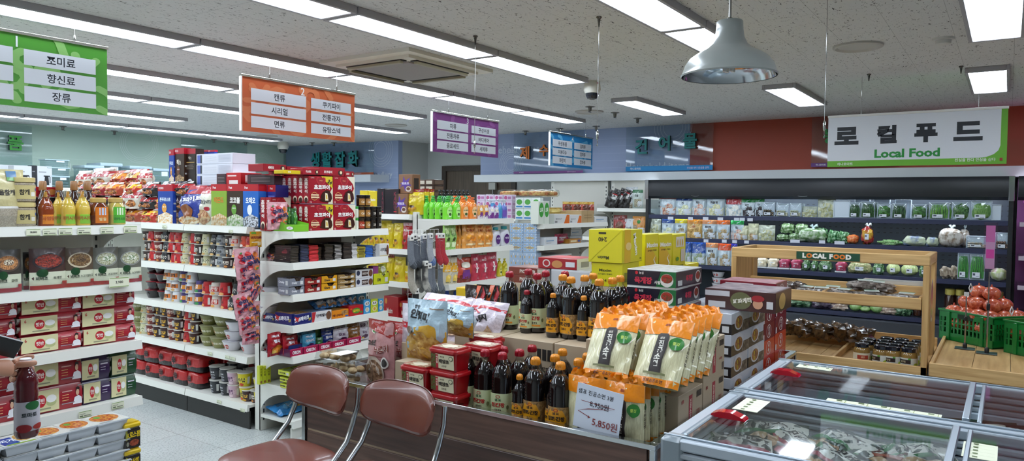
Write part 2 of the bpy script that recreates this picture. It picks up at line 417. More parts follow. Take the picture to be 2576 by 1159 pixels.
# glass signs with letters standing off
def zglass(nm,lab,ax,c,xl,xr,yt,yb,stripe,letters,lk,k='e6eef0:t:1.4'):
    """clear panel with coloured stripe and raised letters"""
    a=at(xl,yb,ax,c);b=at(xr,yt,ax,c);ux=(1,0,0) if ax=='y' else (0,-1,0)
    a2=at(xl,yt,ax,c);zb=a.z;zt=min(ZC-.01,max(a2.z,b.z));W=abs((b.x-a.x) if ax=='y' else (a.y-b.y))
    n=(0,-1,0) if ax=='y' else (-1,0,0)
    t=thing(nm,lab,'sign',(a.x,a.y,zb),0)
    M=Mb();S=Fl((0,0,0),ux,(0,0,1),W,zt-zb)
    V=[S(u,v,o) for o in (-.006,0) for u,v in ((0,0),(1,0),(1,1),(0,1))];M.add(V,[(3,2,1,0),(4,5,6,7),(0,1,5,4),(1,2,6,5),(2,3,7,6),(3,0,4,7)],k)
    M.build('glass_panel',t)
    if stripe:
        sh=stripe[1];M=Mb();M.art(S,[('r',0,0,1,sh,stripe[0]),('t','하나로마트',.12,sh/2,sh*.5,'e8e8f0:p',0,.02),('t','진심을 판다 안심을 산다',.84,sh/2,sh*.42,'d8c8e0:p')],.001);M.build('stripe',t)
    for st,cx,cy,h in letters:
        V,F,asp=glyph(st,.03);hm=h*(zt-zb);M=Mb()
        for q,kk in ((.05,lk),(.012,'1d2a2a:p')):
            M.add([S(cx+x*hm/W,cy+y*hm/(zt-zb),q) for x,y in V],F,kk)
        # side walls of letters
        ec={}
        for f_ in F:
            for i in range(len(f_)):
                e=(f_[i],f_[(i+1)%len(f_)]);ec[e]=1
        Q=[S(cx+x*hm/W,cy+y*hm/(zt-zb),q) for q in (.012,.05) for x,y in V];n_=len(V)
        M.add(Q,[(a_,b_,b_+n_,a_+n_) for (a_,b_) in ec if (b_,a_) not in ec],'17302f:p');M.build('letter',t)
    return t
GL='a9b4b8:t:1.35';GL2='a08e88:t:1.35'
zglass('glass_sign','glass wall sign with orange Korean letters over a purple stripe, behind the blue aisle sign','x',XF-.06,1292,1468,332,437,('8a4f93:p',.055),[('제',.19,.51,.32),('수',.47,.55,.28),('용',.76,.53,.3),('품',.95,.53,.3)],'d87830:p')
zglass('glass_sign','large glass wall sign with teal Korean letters over a blue stripe','x',XF-.06,1574,1795,314,431,('1a8ccc:p',.11),[('건',.2,.55,.33),('어',.47,.6,.33),('물',.76,.63,.33)],'1a8080:p')
zglass('glass_sign','glass wall sign with green letter mostly hidden behind the white Local Food sign','x',XF-.06,2040,2260,290,420,('6d3f86:p',.08),[('농',.24,.6,.3),('산',.55,.6,.3),('물',.85,.6,.3)],'2a8c44:p')
zglass('glass_sign','glass sign with green letter over purple stripe on the green wall, far left','y',YG-.06,-110,80,318,417,('7a4a94:p',.07),[('식',.4,.55,.33),('품',.75,.58,.34)],'3f9a3a:p')
zglass('glass_sign','glass sign with green letters behind the stacked cereal cartons','y',YG-.06,456,622,346,460,None,[('식',.5,.5,.3),('품',.83,.48,.32)],'2f8c46:p')
zglass('glass_sign','blue-tinted glass sign with teal letters over an orange stripe','x',XB-.06,712,940,362,443,('c8623a:p',.07),[('생',.40,.5,.5),('활',.53,.5,.5),('잡',.67,.5,.5),('화',.81,.5,.5)],'1f8a8c:p')

# ---------------------------------------------------------------- ceiling lights
def light(x0,x1,yc,label,w=.235,grp='ceiling light panels'):
    t=thing('ceiling_light',label,'light',((x0+x1)/2,yc,ZL),0,grp);L_=(x1-x0)/2;h=w/2;f=.022
    M=Mb()
    for a in ((-L_-f,-h-f,0,L_+f,-h,.04),(-L_-f,h,0,L_+f,h+f,.04),(-L_-f,-h,0,-L_,h,.04),(L_,-h,0,L_+f,h,.04)):M.box(*a,'aeacb0:p',.002)
    M.build('frame',t)
    M=Mb().box(-L_,-h,.006,L_,h,.012,'e6f2ff:e:9',0);o=M.build('diffuser',t);o['label']='glowing white diffuser'
RN=['nearest ceiling row','second ceiling row from the front','third ceiling row from the front','fourth ceiling row from the front','fifth ceiling row','sixth ceiling row','farthest ceiling row by the green wall']
for r,(yc,xa,n) in enumerate([(1.57,1.46,3),(3.03,-1.08,5),(4.46,-1.08,7),(5.9,-1.08,6),(7.33,-1.08,7),(8.77,-1.08,5),(10.2,.21,6)]):
    for i in range(n):
        x0=xa+i*1.29
        light(x0,x0+1.235,yc,'%s white light panel in the %s'%(('leftmost' if i==0 else 'rightmost' if i==n-1 else ORD[i]+' from left').capitalize(),RN[r]))
light(4.1,5.21,.09,'Big bright square light panel at the top right corner')
light(6.45,7.7,1.65,'Separate light panel above the pendant lamp, left of the Local Food sign')
light(6.4,7.58,.16,'Separate light panel right above the Local Food sign')
light(6.5,7.74,3.12,'Separate light panel right of the dome camera')
light(1.6,2.8,.1,'Light panel outside the frame above the freezer');light(.2,1.4,-1.4,'Light panel outside the frame behind the viewer');light(2.6,3.8,-1.4,'Light panel outside the frame to the right of the viewer')
light(5.0,6.2,-1.4,'Light panel outside the frame near the right wall')
# air conditioner cassette
a=at(803,152,'z',ZC);b=at(1025,117,'z',ZC);c_=at(1240,175,'z',ZC)
x0,x1_,ya,yb=3.5,4.5,3.3,4.2
x0=at(803,152,'z',ZC).x;x1_=at(1240,175,'z',ZC).x;yb=at(803,152,'z',ZC).y;ya=at(1025,117,'z',ZC).y
t=thing('air_conditioner','square ceiling cassette air conditioner between two rows of light panels','air conditioner',((x0+x1_)/2,(ya+yb)/2,ZC))
wx,wy=(x1_-x0)/2,(yb-ya)/2;B='eae4d6:w'
M=Mb().box(-wx,-wy,-.025,wx,wy,.0,B,.01).box(-wx*.82,-wy*.82,-.045,wx*.82,wy*.82,-.02,B,.01);M.build('panel',t)
M=Mb().box(-wx*.6,-wy*.6,-.055,wx*.6,wy*.6,-.04,'9a918a:n:a39a93:200',.004);M.build('grille',t)
for sx,sy in ((0,1),(0,-1),(1,0),(-1,0)):
    M=Mb()
    if sx==0:M.box(-wx*.62,sy*wy*.72-.03,-.052,wx*.62,sy*wy*.72+.03,-.035,'2c2926:p',.002).box(-wx*.6,sy*wy*.735-.02,-.07,wx*.6,sy*wy*.735+.012,-.05,'a79f85:w',.003)
    else:M.box(sx*wx*.72-.03,-wy*.62,-.052,sx*wx*.72+.03,wy*.62,-.035,'2c2926:p',.002).box(sx*wx*.735-.02,-wy*.6,-.07,sx*wx*.735+.012,wy*.6,-.05,'a79f85:w',.003)
    M.build('air_vent',t)
# ceiling discs, speakers, sprinklers, cameras
def disc(px,py,r,label,k='c3beb6:w'):
    p=at(px,py,'z',ZC);M=Mb().lathe([(r,0),(r,-.012),(r*.9,-.018),(r*.8,-.006),(r*.2,-.008),(0.001,-.01)],k,32)
    o=M.build('ceiling_diffuser',None,(p.x,p.y,ZC));tag(o,label,'vent','round ceiling vents')
disc(2158,115,.15,'round flush vent in the ceiling behind the pendant lamp');disc(1482,280,.16,'round ceiling vent below the dome camera')
disc(996,314,.15,'round ceiling vent right of the orange aisle sign');disc(672,341,.16,'small round vent below the orange aisle sign')
p=at(2373,96,'z',ZC);o=Mb().lathe([(.062,0),(.06,-.012),(.045,-.014),(.042,-.035),(.03,-.04)],'d6d3cc:w',24).build('smoke_detector',None,(p.x,p.y,ZC));tag(o,'white smoke detector beside the big corner light panel','smoke detector')
for i,(px,py) in enumerate([(1484,268),(1547,283),(1604,297),(1322,329),(1408,323),(1500,317),(158,317),(288,329),(538,350),(618,357),(785,358),(840,358),(2418,166),(1196,90),(1507,42),(2186,186)]):
    p=at(px,py,'z',ZC);k=i>=12
    M=Mb().lathe([(.05 if not k else .014,.004),(.05 if not k else .016,-.006),(.02 if not k else .009,-.012),(.016 if not k else .004,-.05),(.004,-.055)],'8b8883:b' if not k else '6c6a66:m',16)
    if not k:M.box(-.028,-.005,-.06,.028,.005,-.055,'6c6a66:m',0)
    wh=('near the dome camera','right of the dome camera','above the white fascia','over the blue fascia wall','second over the blue fascia wall','third over the blue fascia wall','over the far green wall at left','over the far green wall','in front of the green letters','left of the dome camera at the far corner','over the teal letters','right over the teal letters')[i] if not k else ''
    o=M.build('sprinkler' if not k else 'ceiling_hook',None,(p.x,p.y,ZC))
    if not k:tag(o,'small metal ceiling sprinkler '+wh,'sprinkler','ceiling sprinklers')
    else:tag(o,'small dark hook anchor in ceiling '+('above the Local Food sign at right','above the purple aisle sign','above the dome camera','above the Local Food sign at left')[i-12],'hook','ceiling hooks')
def dome(px,py,label,z=ZC,s=1):
    p=at(px,py,'z',z);t=thing('security_camera',label,'camera',(p.x,p.y,ZC))
    Mb().lathe([(.062*s,.004),(.07*s,-.03*s),(.075*s,-.07*s),(.06*s,-.1*s),(.02,-.1*s)],'e0ddd2:w',24).build('housing',t)
    Mb().lathe([(.055*s,-.098*s),(.054*s,-.12*s),(.04*s,-.145*s),(.015*s,-.155*s),(.001,-.156*s)],'1d2028:k',24).build('lens_dome',t)
    Mb().box(-.035,-.068,-.03,-.015,-.064,-.012,'a02418:p',0).build('logo',t)
dome(1490,205,'white dome security camera with black lens, right of the long light row',s=1.0)
dome(712,357,'white dome security camera in the far blue and green corner',s=1.3)
# hanging wires with clips
def wire(px,py0,py1,label,Y=4.42,ax='y',c=4.42,hook=True,zb=None):
    p=at(px,py0,'z',ZC) if py0 is not None else None
    if p is None:p=at(px,py1,ax,c);p.z=ZC
    q=at(px,py1,'x',p.x) if abs(FW.x)>0 else p
    z=zb or CAM.z+(at(px,py1,'x',p.x).z-CAM.z)
    t=thing('hanging_wire',label,'wire',(p.x,p.y,z))
    Mb().tube([(0,0,.05),(0,0,ZC-z)],.0015,'9a9a98:m',5).build('cable',t)
    Mb().lathe([(.002,.0),(.007,.008),(.007,.045),(.002,.055)],'cfcfc8:m',8).tube([(0,0,.0),(0,0,-.012),(.006,0,-.024),(0,0,-.034),(-.009,0,-.026)],.0018,'cfcfc8:m',5).build('clip',t)
wire(1196,90,372,'thin hanging wire with metal hook in front of the purple aisle sign')
wire(1507,40,352,'thin hanging wire with metal hook right of the blue aisle sign')
wire(2082,0,330,'thin hanging wire with metal clip left of the Local Food sign')
# aisle signs, in plane y=4.42 facing the viewer
YS=4.42
def squig(seed,k,n=22,A=1.9):
    random.seed(seed);o=[];r=.048
    cl=lambda P:[(min(max(x/A,0),1),min(max(y,0),1)) for x,y in P]
    for i in range(n):
        x,y=(i%7+.5+random.uniform(-.3,.3))*A/7,((i//7)+.5+random.uniform(-.3,.3))/3.2;a=random.random()*6.28;da=random.choice((-.75,.75,0));pts=[(x,y)]
        for q in range(4):
            x+=.085*math.cos(a);y+=.085*math.sin(a);pts.append((x,y));a+=da
        for (u0,v0),(u1,v1) in zip(pts,pts[1:]):
            dx,dy=u1-u0,v1-v0;l=math.hypot(dx,dy);nx,ny=-dy/l*r,dx/l*r;o.append(('p',cl([(u0+nx,v0+ny),(u0-nx,v0-ny),(u1-nx,v1-ny),(u1+nx,v1+ny)]),k))
        for u0,v0 in pts:
            if r<u0<A-r and r<v0<1-r:o.append(('e',u0/A,v0,r/A,r,k))
    return o
def asign(key,label,xl,xr,yt,yb,base,sq,num,L_,R_,hooks,boxes,tc='1d2430:p'):
    a=at(xr,yb,'y',YS);b=at(xr,yt,'y',YS);l=at(xl,yt+20,'y',YS);W=b.x-l.x;H=b.z-a.z
    t=thing('aisle_sign',label,'sign',((l.x+b.x)/2,YS,a.z),0,'hanging aisle signs')
    M=Mb().box(-W/2,0,0,W/2,.012,H,base,0);S=FR(W,H);it=squig(ord(key),sq)
    it.append(('t',num,.5,.895,.15,'e9edf0:p',0,.0))
    for (x0,x1,ys),T in zip(boxes,(L_,R_)):
        for (y0,y1),s_ in zip(ys,T):
            it.append(('r',x0,y0,x1,y1,'dfe3ea:p'));it.append(('t',s_,(x0+x1)/2,(y0+y1)/2,(y1-y0)*.62,tc,0,.02))
    M.art(S,it,.0004,.00001);M.build('sign_board',t)
    Mb().box(-W/2-.006,-.006,H,W/2+.006,.018,H+.016,'dcdcd4:m',.001).box(-W/2-.008,-.006,0,-W/2,.018,H,'e6e6e2:w',0).build('hanging_rail',t)
    for hx in hooks:
        M=Mb().lathe([(.006,H+.016),(.006,H+.04),(.003,H+.05)],'d0d0cc:m',8,hx*W,0).tube([(hx*W,0,H+.05),(hx*W,0,ZC-a.z)],.0013,'8a8a88:m',5);M.build('suspension_wire',t)
Y3=((.59,.81),(.335,.55),(.08,.295));Y3b=((.595,.80),(.34,.545),(.09,.295))
asign('a','green hanging aisle sign number 1 with white strips, cut by the left edge',-235,269,125,290,'4c9c2c:p','8cc46c:p','1',('식용유','소스','양념'),('조미료','향신료','장류'),(-.1,.31),((.04,.48,Y3),(.535,.93,Y3)))
asign('b','orange hanging aisle sign number 2 with six white strips',608,892,240,357,'cc6130:p','d97a48:p','2',('캔류','시리얼','면류'),('쿠키파이','전통과자','유탕스넥'),(-.28,.32),((.07,.53,Y3),(.575,.96,Y3b)))
asign('c','purple hanging aisle sign number 3 with six white strips',1088,1254,308,397,'7c3380:p','8f4a92:p','3',('차류','전통차류','음료세트'),('구강위생','바디케어','세제류'),(-.28,.32),((.06,.51,Y3),(.56,.95,Y3b)))
asign('d','bright blue hanging aisle sign number 4 in front of the blue fascia',1384,1491,350,426,'1a7fc0:p','62b4e0:p','4',('위생용품','미용티슈','화장지'),('잡화류','잡화류','잡화류'),(-.28,.32),((.05,.49,Y3),(.54,.96,Y3b)))
# Local Food sign, plane x=6.4
X_=6.4;a=at(2081,420,'x',X_);b=at(2083,297,'x',X_);c_=at(2537,266,'x',X_);W=a.y-c_.y;H=b.z-a.z
t=thing('hanging_sign','large white Local Food hanging sign with black Korean letters and green edge','sign',(X_,(a.y+c_.y)/2,a.z),-PI/2)
M=Mb().box(-W/2,0,0,W/2,.012,H,'6cb42c:p',0);S=FR(W,H)
P=[(0,.12),(.86,.12),(.90,.135),(.935,.18),(.958,.25),(.967,.34),(.967,1),(0,1)]
M.art(S,[('p',P,'dfe4ec:p')]+[('t',s_,x,.62,.36,'161c26:p',0,.09,1.12) for s_,x in (('로',.115),('컬',.355),('푸',.575),('드',.80))]+[('t','Local Food',.47,.245,.17,'1f9038:p',0,.06,1.15),('t','하나로마트',.11,.055,.06,'e6f2dc:p'),('t','진심을 판다 안심을 산다',.84,.085,.06,'f0f6ea:p'),('r',.965,.06,.98,.11,'a03028:p')],.0005,.0002)
M.build('sign_board',t)
Mb().box(-W/2-.004,-.006,H,W/2+.004,.018,H+.018,'e4e4e0:w',.001).build('hanging_rail',t)
for hx in (-.3,.35):Mb().tube([(hx*W,0,H+.016),(hx*W,0,ZC-a.z)],.0013,'8a8a88:m',5).build('suspension_wire',t)
# pendant lamp
zp=2.1;a=at(1716,200,'z',zp);b=at(1957,185,'z',zp);cc=(a+b)/2;R_=(b-a).length/2
t=thing('pendant_lamp','grey metal dome pendant lamp hanging over the freezers','lamp',(cc.x,cc.y,zp))
s=R_/.24
pr=[(.24,0),(.243,.008),(.238,.014),(.232,.03),(.222,.06),(.20,.09),(.165,.115),(.115,.142),(.09,.165),(.074,.2),(.068,.24),(.066,.28),(.06,.286),(.03,.29)]
M=Mb().lathe([(r*s,z*s) for r,z in pr],'8c908c:s',48,cap=False);M.build('lamp_shade',t,ang=60)
pi=[(.236,.002),(.228,.03),(.216,.06),(.195,.085),(.16,.11),(.11,.136),(.085,.16),(.07,.2),(.001,.21)]
o=Mb().lathe([(r*s,z*s) for r,z in pi],'c9cdd2:m',48,cap=False).build('reflector',t,ang=60);o['label']='shiny silver inner reflector'
M=Mb().lathe([(.026,.06),(.028,.12),(.03,.2)],'d8d4c8:w',14)
for i in range(4):
    q=PI/4+i*PI/2;M.tube([(.016*math.cos(q)*1.2,.016*math.sin(q)*1.2,.08),(.016*math.cos(q)*1.2,.016*math.sin(q)*1.2,.02)],.009,'f4f1ea:s',8)
M.build('bulb',t)
Mb().tube([(0,0,.285*s),(0,0,ZC-zp)],.006,'8e8c88:b',8).lathe([(.014,.285*s),(.012,.30*s),(.004,.305*s)],'8e8c88:m',10).build('rod',t)
# world and render look
w=bpy.data.worlds.new('world');SC.world=w;w.use_nodes=True;w.node_tree.nodes['Background'].inputs[0].default_value=(.8,.88,1,1);w.node_tree.nodes['Background'].inputs[1].default_value=.25
SC.view_settings.view_transform='Standard';SC.view_settings.look='None';SC.view_settings.gamma=1;SC.view_settings.exposure=.8
try:SC.view_settings.use_curve_mapping=False
except Exception:pass
SC.cycles.use_denoising=True
SC.cycles.max_bounces=5;SC.cycles.transparent_max_bounces=12;SC.cycles.diffuse_bounces=3;SC.cycles.glossy_bounces=2;SC.cycles.adaptive_threshold=.06;SC.cycles.adaptive_min_samples=16
SC.cycles.caustics_reflective=False;SC.cycles.caustics_refractive=False;SC.cycles.sample_clamp_indirect=6
GW='e2e1d8:w';GW2='d4d3ca:w'
def shelfp(t,w,d,z,lip=.042,rail=True,th=.02,label=None,g=None):
    """one shelf: front at y=0 going back to y=d, top surface at z; child price rail"""
    M=Mb().box(-w/2,.008,z-th,w/2,d,z,GW,.001)
    o=M.build('shelf',t)
    if rail:
        Mb().prism([(-.004,z+.004),(.010,z+.004),(.010,z-lip),(-.012,z-lip)],'x',-w/2,w/2,GW).build('price_rail',o)
        if g:
            s=Mb();p=Fl((-w/2,-.006,z+.004),(1,0,0),(0,0,1),w,g);V=[p(u,v,q) for q in (0,-.002) for u,v in ((0,0),(1,0),(1,1),(0,1))]
            s.add(V,[(0,1,2,3),(7,6,5,4),(0,4,5,1),(1,5,6,2),(2,6,7,3),(3,7,4,0)],'f4f6f6:t:1.45').build('shelf_guard',o)
    return o
def brackets(t,w,d,z,r=.17,x=None,k=GW):
    for sx in ((-1,1) if x is None else x):
        P=[(0,z+.002),(0,z-.045)]+[(d*(.10+.90*math.sin(a*PI/16)),z-.045-r*(1-math.cos(a*PI/16))) for a in range(1,9)]+[(d,z+.002)]
        X=sx*(w/2-.0045);Mb().prism(P,'x',X-.004,X+.004,k).build('bracket',t)
def rack(key,label,x0,y0,w,d,zs,ztop,rz=0,base=True,lips=None,guard=(),back='d8d6cc:w'):
    t=thing('shelving_unit',label,'shelving',(x0,y0,0),rz)
    Mb().box(-w/2,d,.0,w/2,d+.012,ztop-.02,back,.001).build('back_panel',t)
    for sx in (-1,1):
        xa=sx*w/2-(.05 if sx>0 else 0);M=Mb().box(xa,d-.002,0,xa+.05,d+.06,ztop,GW,.003)
        for i in range(int((ztop-.1)/.05)):M.box(sx*(w/2-.025)-.006,d-.0035,.07+i*.05,sx*(w/2-.025)+.006,d-.0015,.095+i*.05,'3a3a38:p',0)
        M.build('upright',t)
    for i,z in enumerate(zs):
        shelfp(t,w,d,z,g=.05 if i in guard else None)
        if z>.2:brackets(t,w,d,z)
    if base:
        Mb().box(-w/2,.01,0,w/2,.02,zs[-1]-.042,'2b2a28:p' if base==2 else GW,0).build('kick_plate',t)
    return t
Z1=[1.415,1.11,.80,.50];Z2=[1.352,1.148,.942,.74,.54,.33,.115];ZN=[1.372,1.075,.782,.49,.165];Z3=[1.41,1.16,.87,.55,.2]
rack('g1','white end-of-aisle shelving unit at far left with sesame, oil and instant rice',1.2,3.8,1.75,.42,Z1,1.44,guard=(0,1),base=False)
rack('g2','white end shelving unit with choco pies on top and chocolate bars below, behind the chairs',3.5,3.8,.87,.33,Z2,1.36)
rack('g3','white end shelving unit with green and orange detergent bottles and hanging socks',5.12,3.8,.94,.34,Z3,1.47)
Z4=[1.345,1.13,.86,.55,.2]
rack('g4','white end shelving unit of household goods behind the yellow coffee cartons',6.82,3.8,1.38,.34,Z4,1.39)
# long faces of the gondolas, facing -x. local x -> -Y world
for i,(ya,yb,zs,lb) in enumerate([(4.95,4.21,ZN,'white noodle shelving unit nearest the chairs, full of cup noodles'),(5.85,4.95,ZN,'white noodle shelving unit behind the instant rice, second along the aisle'),(6.75,5.85,ZN,'white shelving unit with ramen multipacks, third along the noodle aisle'),(7.65,6.75,ZN,'white shelving unit farthest along the noodle aisle')]):
    rack('n',lb,3.03,(ya+yb)/2,ya-yb-.008,.38,zs,1.36,-PI/2,base=2,guard=(0,) if i==0 else ())
for i,(ya,yb,lb) in enumerate([(5.1,4.2,'white shelving unit holding yellow coffee bags, left of the socks'),(6.0,5.1,'white shelving unit behind the coffee boxes')]):
    rack('c',lb,4.62,(ya+yb)/2,ya-yb-.008,.36,[1.445,1.145,.86,.55,.165],1.5,-PI/2,base=2)
rack('d','white shelving unit with stacked blue tissue boxes, left of the last end unit',6.15,4.65,.9,.33,[1.38,.2],1.40,-PI/2,base=1)
rack('w','white wall shelving unit with dried seaweed, left of the chiller cabinet',8.5,4.09,.72,.4,[1.50,1.12,.75,.4,.15],1.9,-PI/2,base=1,guard=(0,))
rack('w2','white wall shelving unit with hooks in front of the door wall',8.5,4.95,.9,.4,[1.42,1.12,.75,.4,.15],1.9,-PI/2,base=1)
# ---------------------------------------------------------------- promotion counter
X0,X1,Y0,Y1,ZR,ZF=2.53,4.72,1.07,3.05,.65,.578
t=thing('display_counter','low dark walnut promotion counter with chrome edges carrying soy sauce and noodles','counter',((X0+X1)/2,(Y0+Y1)/2,0))
ox,oy=-(X0+X1)/2,-(Y0+Y1)/2
WN='6a4e42:wd:46322b';WN2='5a4138:wd:3b2a25'
M=Mb()
hx,hy=(X1-X0)/2,(Y1-Y0)/2
for (a,b,k) in ((.50,.632,WN),(.36,.487,WN2),(.2,.348,WN),(.02,.188,WN2)):
    M.box(-hx,-hy+.03,a,-hx+.02,hy-.03,b,k,.003).box(-hx+.03,hy-.02,a,hx-.03,hy,b,k,.003).box(-hx+.03,-hy,a,hx-.03,-hy+.02,b,k,.003)
M.build('wood_panel',t)
Mb().box(-hx+.012,-hy+.012,0,hx-.012,hy-.012,ZF,'352622:p',0).build('body',t)
M=Mb()
for zz in (.4935,.354,.194):M.box(-hx+.006,-hy+.03,zz-.006,-hx+.008,hy-.03,zz+.006,'b09880:p',0)
M.build('groove_strip',t)
M=Mb()
M.box(-hx-.006,-hy-.006,.63,-hx+.03,hy+.006,ZR,'c9cdd0:m',.002).box(hx-.03,-hy-.006,.63,hx+.006,hy+.006,ZR,'c9cdd0:m',.002).box(-hx+.03,-hy-.006,.63,hx-.03,-hy+.03,ZR,'c9cdd0:m',.002).box(-hx+.03,hy-.03,.63,hx-.03,hy+.006,ZR,'c9cdd0:m',.002)
M.build('chrome_rim',t)
for sx in (-1,1):
    for sy in (-1,1):
        Mb().box(sx*hx-.018 if sx>0 else -hx-.006,sy*hy-.018 if sy>0 else -hy-.006,0,hx+.006 if sx>0 else -hx+.018,hy+.006 if sy>0 else -hy+.018,.632,'bfc3c6:m',.002).build('corner_post',t)
Mb().box(-hx+.03,-hy+.03,ZF,hx-.03,hy-.03,ZF+.003,'5b463e:p',0).build('deck',t)
# ---------------------------------------------------------------- chest freezers
AL='b9c3cd:s';AL2='aab4be:b'
def freezer(label,x0,x1,y1,y0,panes,handle,stick,nm):
    t=thing('chest_freezer',label,'freezer',((x0+x1)/2,(y0+y1)/2,0))
    hx,hy=(x1-x0)/2,(y1-y0)/2
    M=Mb()
    for b in ((-hx+.02,-hy+.02,.05,-hx+.06,hy-.02,.74),(hx-.06,-hy+.02,.05,hx-.02,hy-.02,.74),(-hx+.06,hy-.06,.05,hx-.06,hy-.02,.74),(-hx+.06,-hy+.02,.05,hx-.06,-hy+.06,.74)):M.box(*b,'c6d2de:w',.004)
    M.build('body',t)
    fz=.70 if nm=='a' else .36;o=Mb().box(-hx+.06,-hy+.06,fz,hx-.06,hy-.06,fz+.02,'dfe6e8:n:b9c4c8:40',0).build('basket_floor',t);o['label']='frosty white inner floor'
    M=Mb()
    for z in (.74,.765,.79):
        for b in ((-hx-.0,-hy,z,-hx+.05,hy,z+.021),(hx-.05,-hy,z,hx,hy,z+.021),(-hx+.05,hy-.05,z,hx-.05,hy,z+.021)):M.box(*b,'a9b1b8:s',.006)
    M.build('bumper_rib',t)
    M=Mb();q=.045
    for b in ((-hx,-hy,.815,-hx+q,hy,.85),(hx-q,-hy,.815,hx,hy,.85),(-hx+q,hy-q,.815,hx-q,hy,.85),(-hx+q,-hy,.815,hx-q,-hy+q,.85)):M.box(*b,AL,.006)
    for b in ((-hx+.02,-hy,.85,-hx+.028,hy,.856),(hx-.028,-hy,.85,hx-.02,hy,.856)):M.box(*b,AL2,.001)
    M.build('rim_frame',t)
    for sx in (-1,1):
        M=Mb().box(sx*hx-.062 if sx>0 else -hx-.004,hy-.07,.735,hx+.004 if sx>0 else -hx+.062,hy+.004,.853,'8d989f:s',.012);M.build('corner_cap',t)
    ya=hy-q
    for i,(yt,yb) in enumerate(panes):
        a=yt-(y0+y1)/2;b=yb-(y0+y1)/2
        M=Mb().box(-hx+.05,b+.02,.848,hx-.05,a-.012,.852,'eef4f4:t:1.5',0)
        o=M.build('glass_lid',t)
        M=Mb().box(-hx+.05,b-.0,.846,hx-.05,b+.022,.862,AL2,.003);M.build('lid_frame',o)
        Mb().box(-hx+.05,a-.014,.846,hx-.05,a,.856,AL2,.003).build('lid_frame',o)
        if i==0 and handle:
            hxx,hyy=handle[0]-(x0+x1)/2,handle[1]-(y0+y1)/2
            pr=[(-.055,0),(-.05,.014),(-.028,.026),(.012,.028),(.05,.01),(.055,0)]
            Mb().prism([(hyy-p*1.05,.852+z*.75) for p,z in pr],'x',hxx-.022,hxx+.022,'c8142a:k').build('red_handle',o)
        for (sx,sy,sw,sh,rows,hor) in stick[i]:
            M=Mb();c=(sx-(x0+x1)/2,sy-(y0+y1)/2);S=Fl((c[0]-sw/2,c[1]-sh/2,.8525),(1,0,0),(0,1,0),sw,sh);it=[('r',0,0,1,1,'eef0d4:p')]
            for r in range(rows):
                f0=(r+.12)/rows;f1=(r+.3)/rows
                it+=[('r',.05,f0,.95,f0+.03/rows,'9aa860:p'),('r',.62,f1,.9,f1+.25/rows,'6f7f50:p')] if not hor else [('r',f0,.08,f0+.02/rows,.92,'9aa860:p'),('r',f1,.55,f1+.4/rows,.7,'6f7f50:p')]
            M.art(S,it,.0,.0002);M.build('price_sticker',o)
    return t
YB=-1.5
P=lambda x,y:at(x,y,'z',.85)
p1=P(1660,1045);p2=P(1990,945)
h1=P(1640+535/2.752,880+470/2.752);h2=P(1640+925/2.752,880+172/2.752)
s1=P(1640+690/2.752,880+385/2.752);s2=P(1640+1125/2.752,880+125/2.752);s3=P(1640+1590/2.752,880+405/2.752);s4=P(1640+2270/2.752,880+705/2.752)
freezer('chest freezer nearest the viewer with frozen dumpling bags under its glass lid',2.06,2.735,.85,YB,[(.80,.105),(.085,-.65),(-.67,-1.45)],(h1.x,h1.y),[[(s1.x,s1.y,.17,.085,5,True)],[(s4.x,s4.y,.16,.085,5,True)],[]],'a')
freezer('rear chest freezer reflecting the wooden rack in its glass lid, beside the first freezer',2.75,3.45,.85,YB,[(.80,.085),(.065,-.65),(-.67,-1.45)],(h2.x,h2.y),[[(s2.x,s2.y,.06,.14,3,False),(s3.x,s3.y,.055,.36,5,False)],[],[]],'b')
# dumpling bags inside
def dump(base,strip,txt,leaf,seed):
    def f():
        M=bag(.26,.2,.07,base,[('r',.0,.40,1,.86,'e9e4d8:g'),('r',.0,.34,1,.40,strip),('t',txt,.56,.65,.2,'2b2020:p',0,.03),('e',.14,.62,.1,.14,'2f7a3a:g'),('t','비비고',.14,.62,.09,'f2f0e4:p'),('e',.3,.17,.16,.13,'c9a274:g'),('e',.6,.16,.14,.11,'b98a5c:g'),('r',.78,.08,.95,.28,strip)],seal=.1,wr=.014,seed=seed)
        return M
    return f
proto('dumpA','dumpling_bag','bag',(.26,.07,.2),dump('20221f:g','b02848:g','새우만두','2f7a3a',1))
proto('dumpB','dumpling_bag','bag',(.26,.07,.2),dump('1f3a28:g','3a8a4a:g','왕교자',0,2))
proto('dumpC','dumpling_bag','bag',(.26,.07,.2),dump('6b3420:g','b0502a:g','김치만두',0,3))
random.seed(2)
for i,(k,px,py,rz,tz,lb) in enumerate([('dumpA',1935,1085,-.75,1.15,'dark dumpling bag with crimson stripe reading shrimp, leftmost in the near freezer'),('dumpA',2050,1150,-.6,1.2,'dumpling bag with crimson stripe lying below the first, near freezer'),('dumpB',2085,1105,-.7,1.1,'green striped dumpling bag in the middle of the near freezer'),('dumpC',2160,1140,-.5,1.0,'rust-brown dumpling bag with dark twisted top, near freezer'),('dumpC',2255,1160,.1,1.25,'brown striped dumpling bag at bottom edge, near freezer'),('dumpB',2350,1150,.5,.9,'dark green dumpling bag beside the lid divider, near freezer'),('dumpA',1870,1120,.3,1.3,'dark bag with leaf badge half hidden at left end of near freezer'),('dumpB',1990,1060,.2,1.25,'dark green bag lying behind the leftmost dumpling bags')]):
    z_=.765;p=at(px,py,'z',z_);p.x=min(p.x-.1,2.46)
    place(k,(p.x,p.y,z_-.028+.01*(i%3)),-PI/2+rz,lb,'dumpling bags in the near freezer',(.92,.8,.92),tx=-1.36)
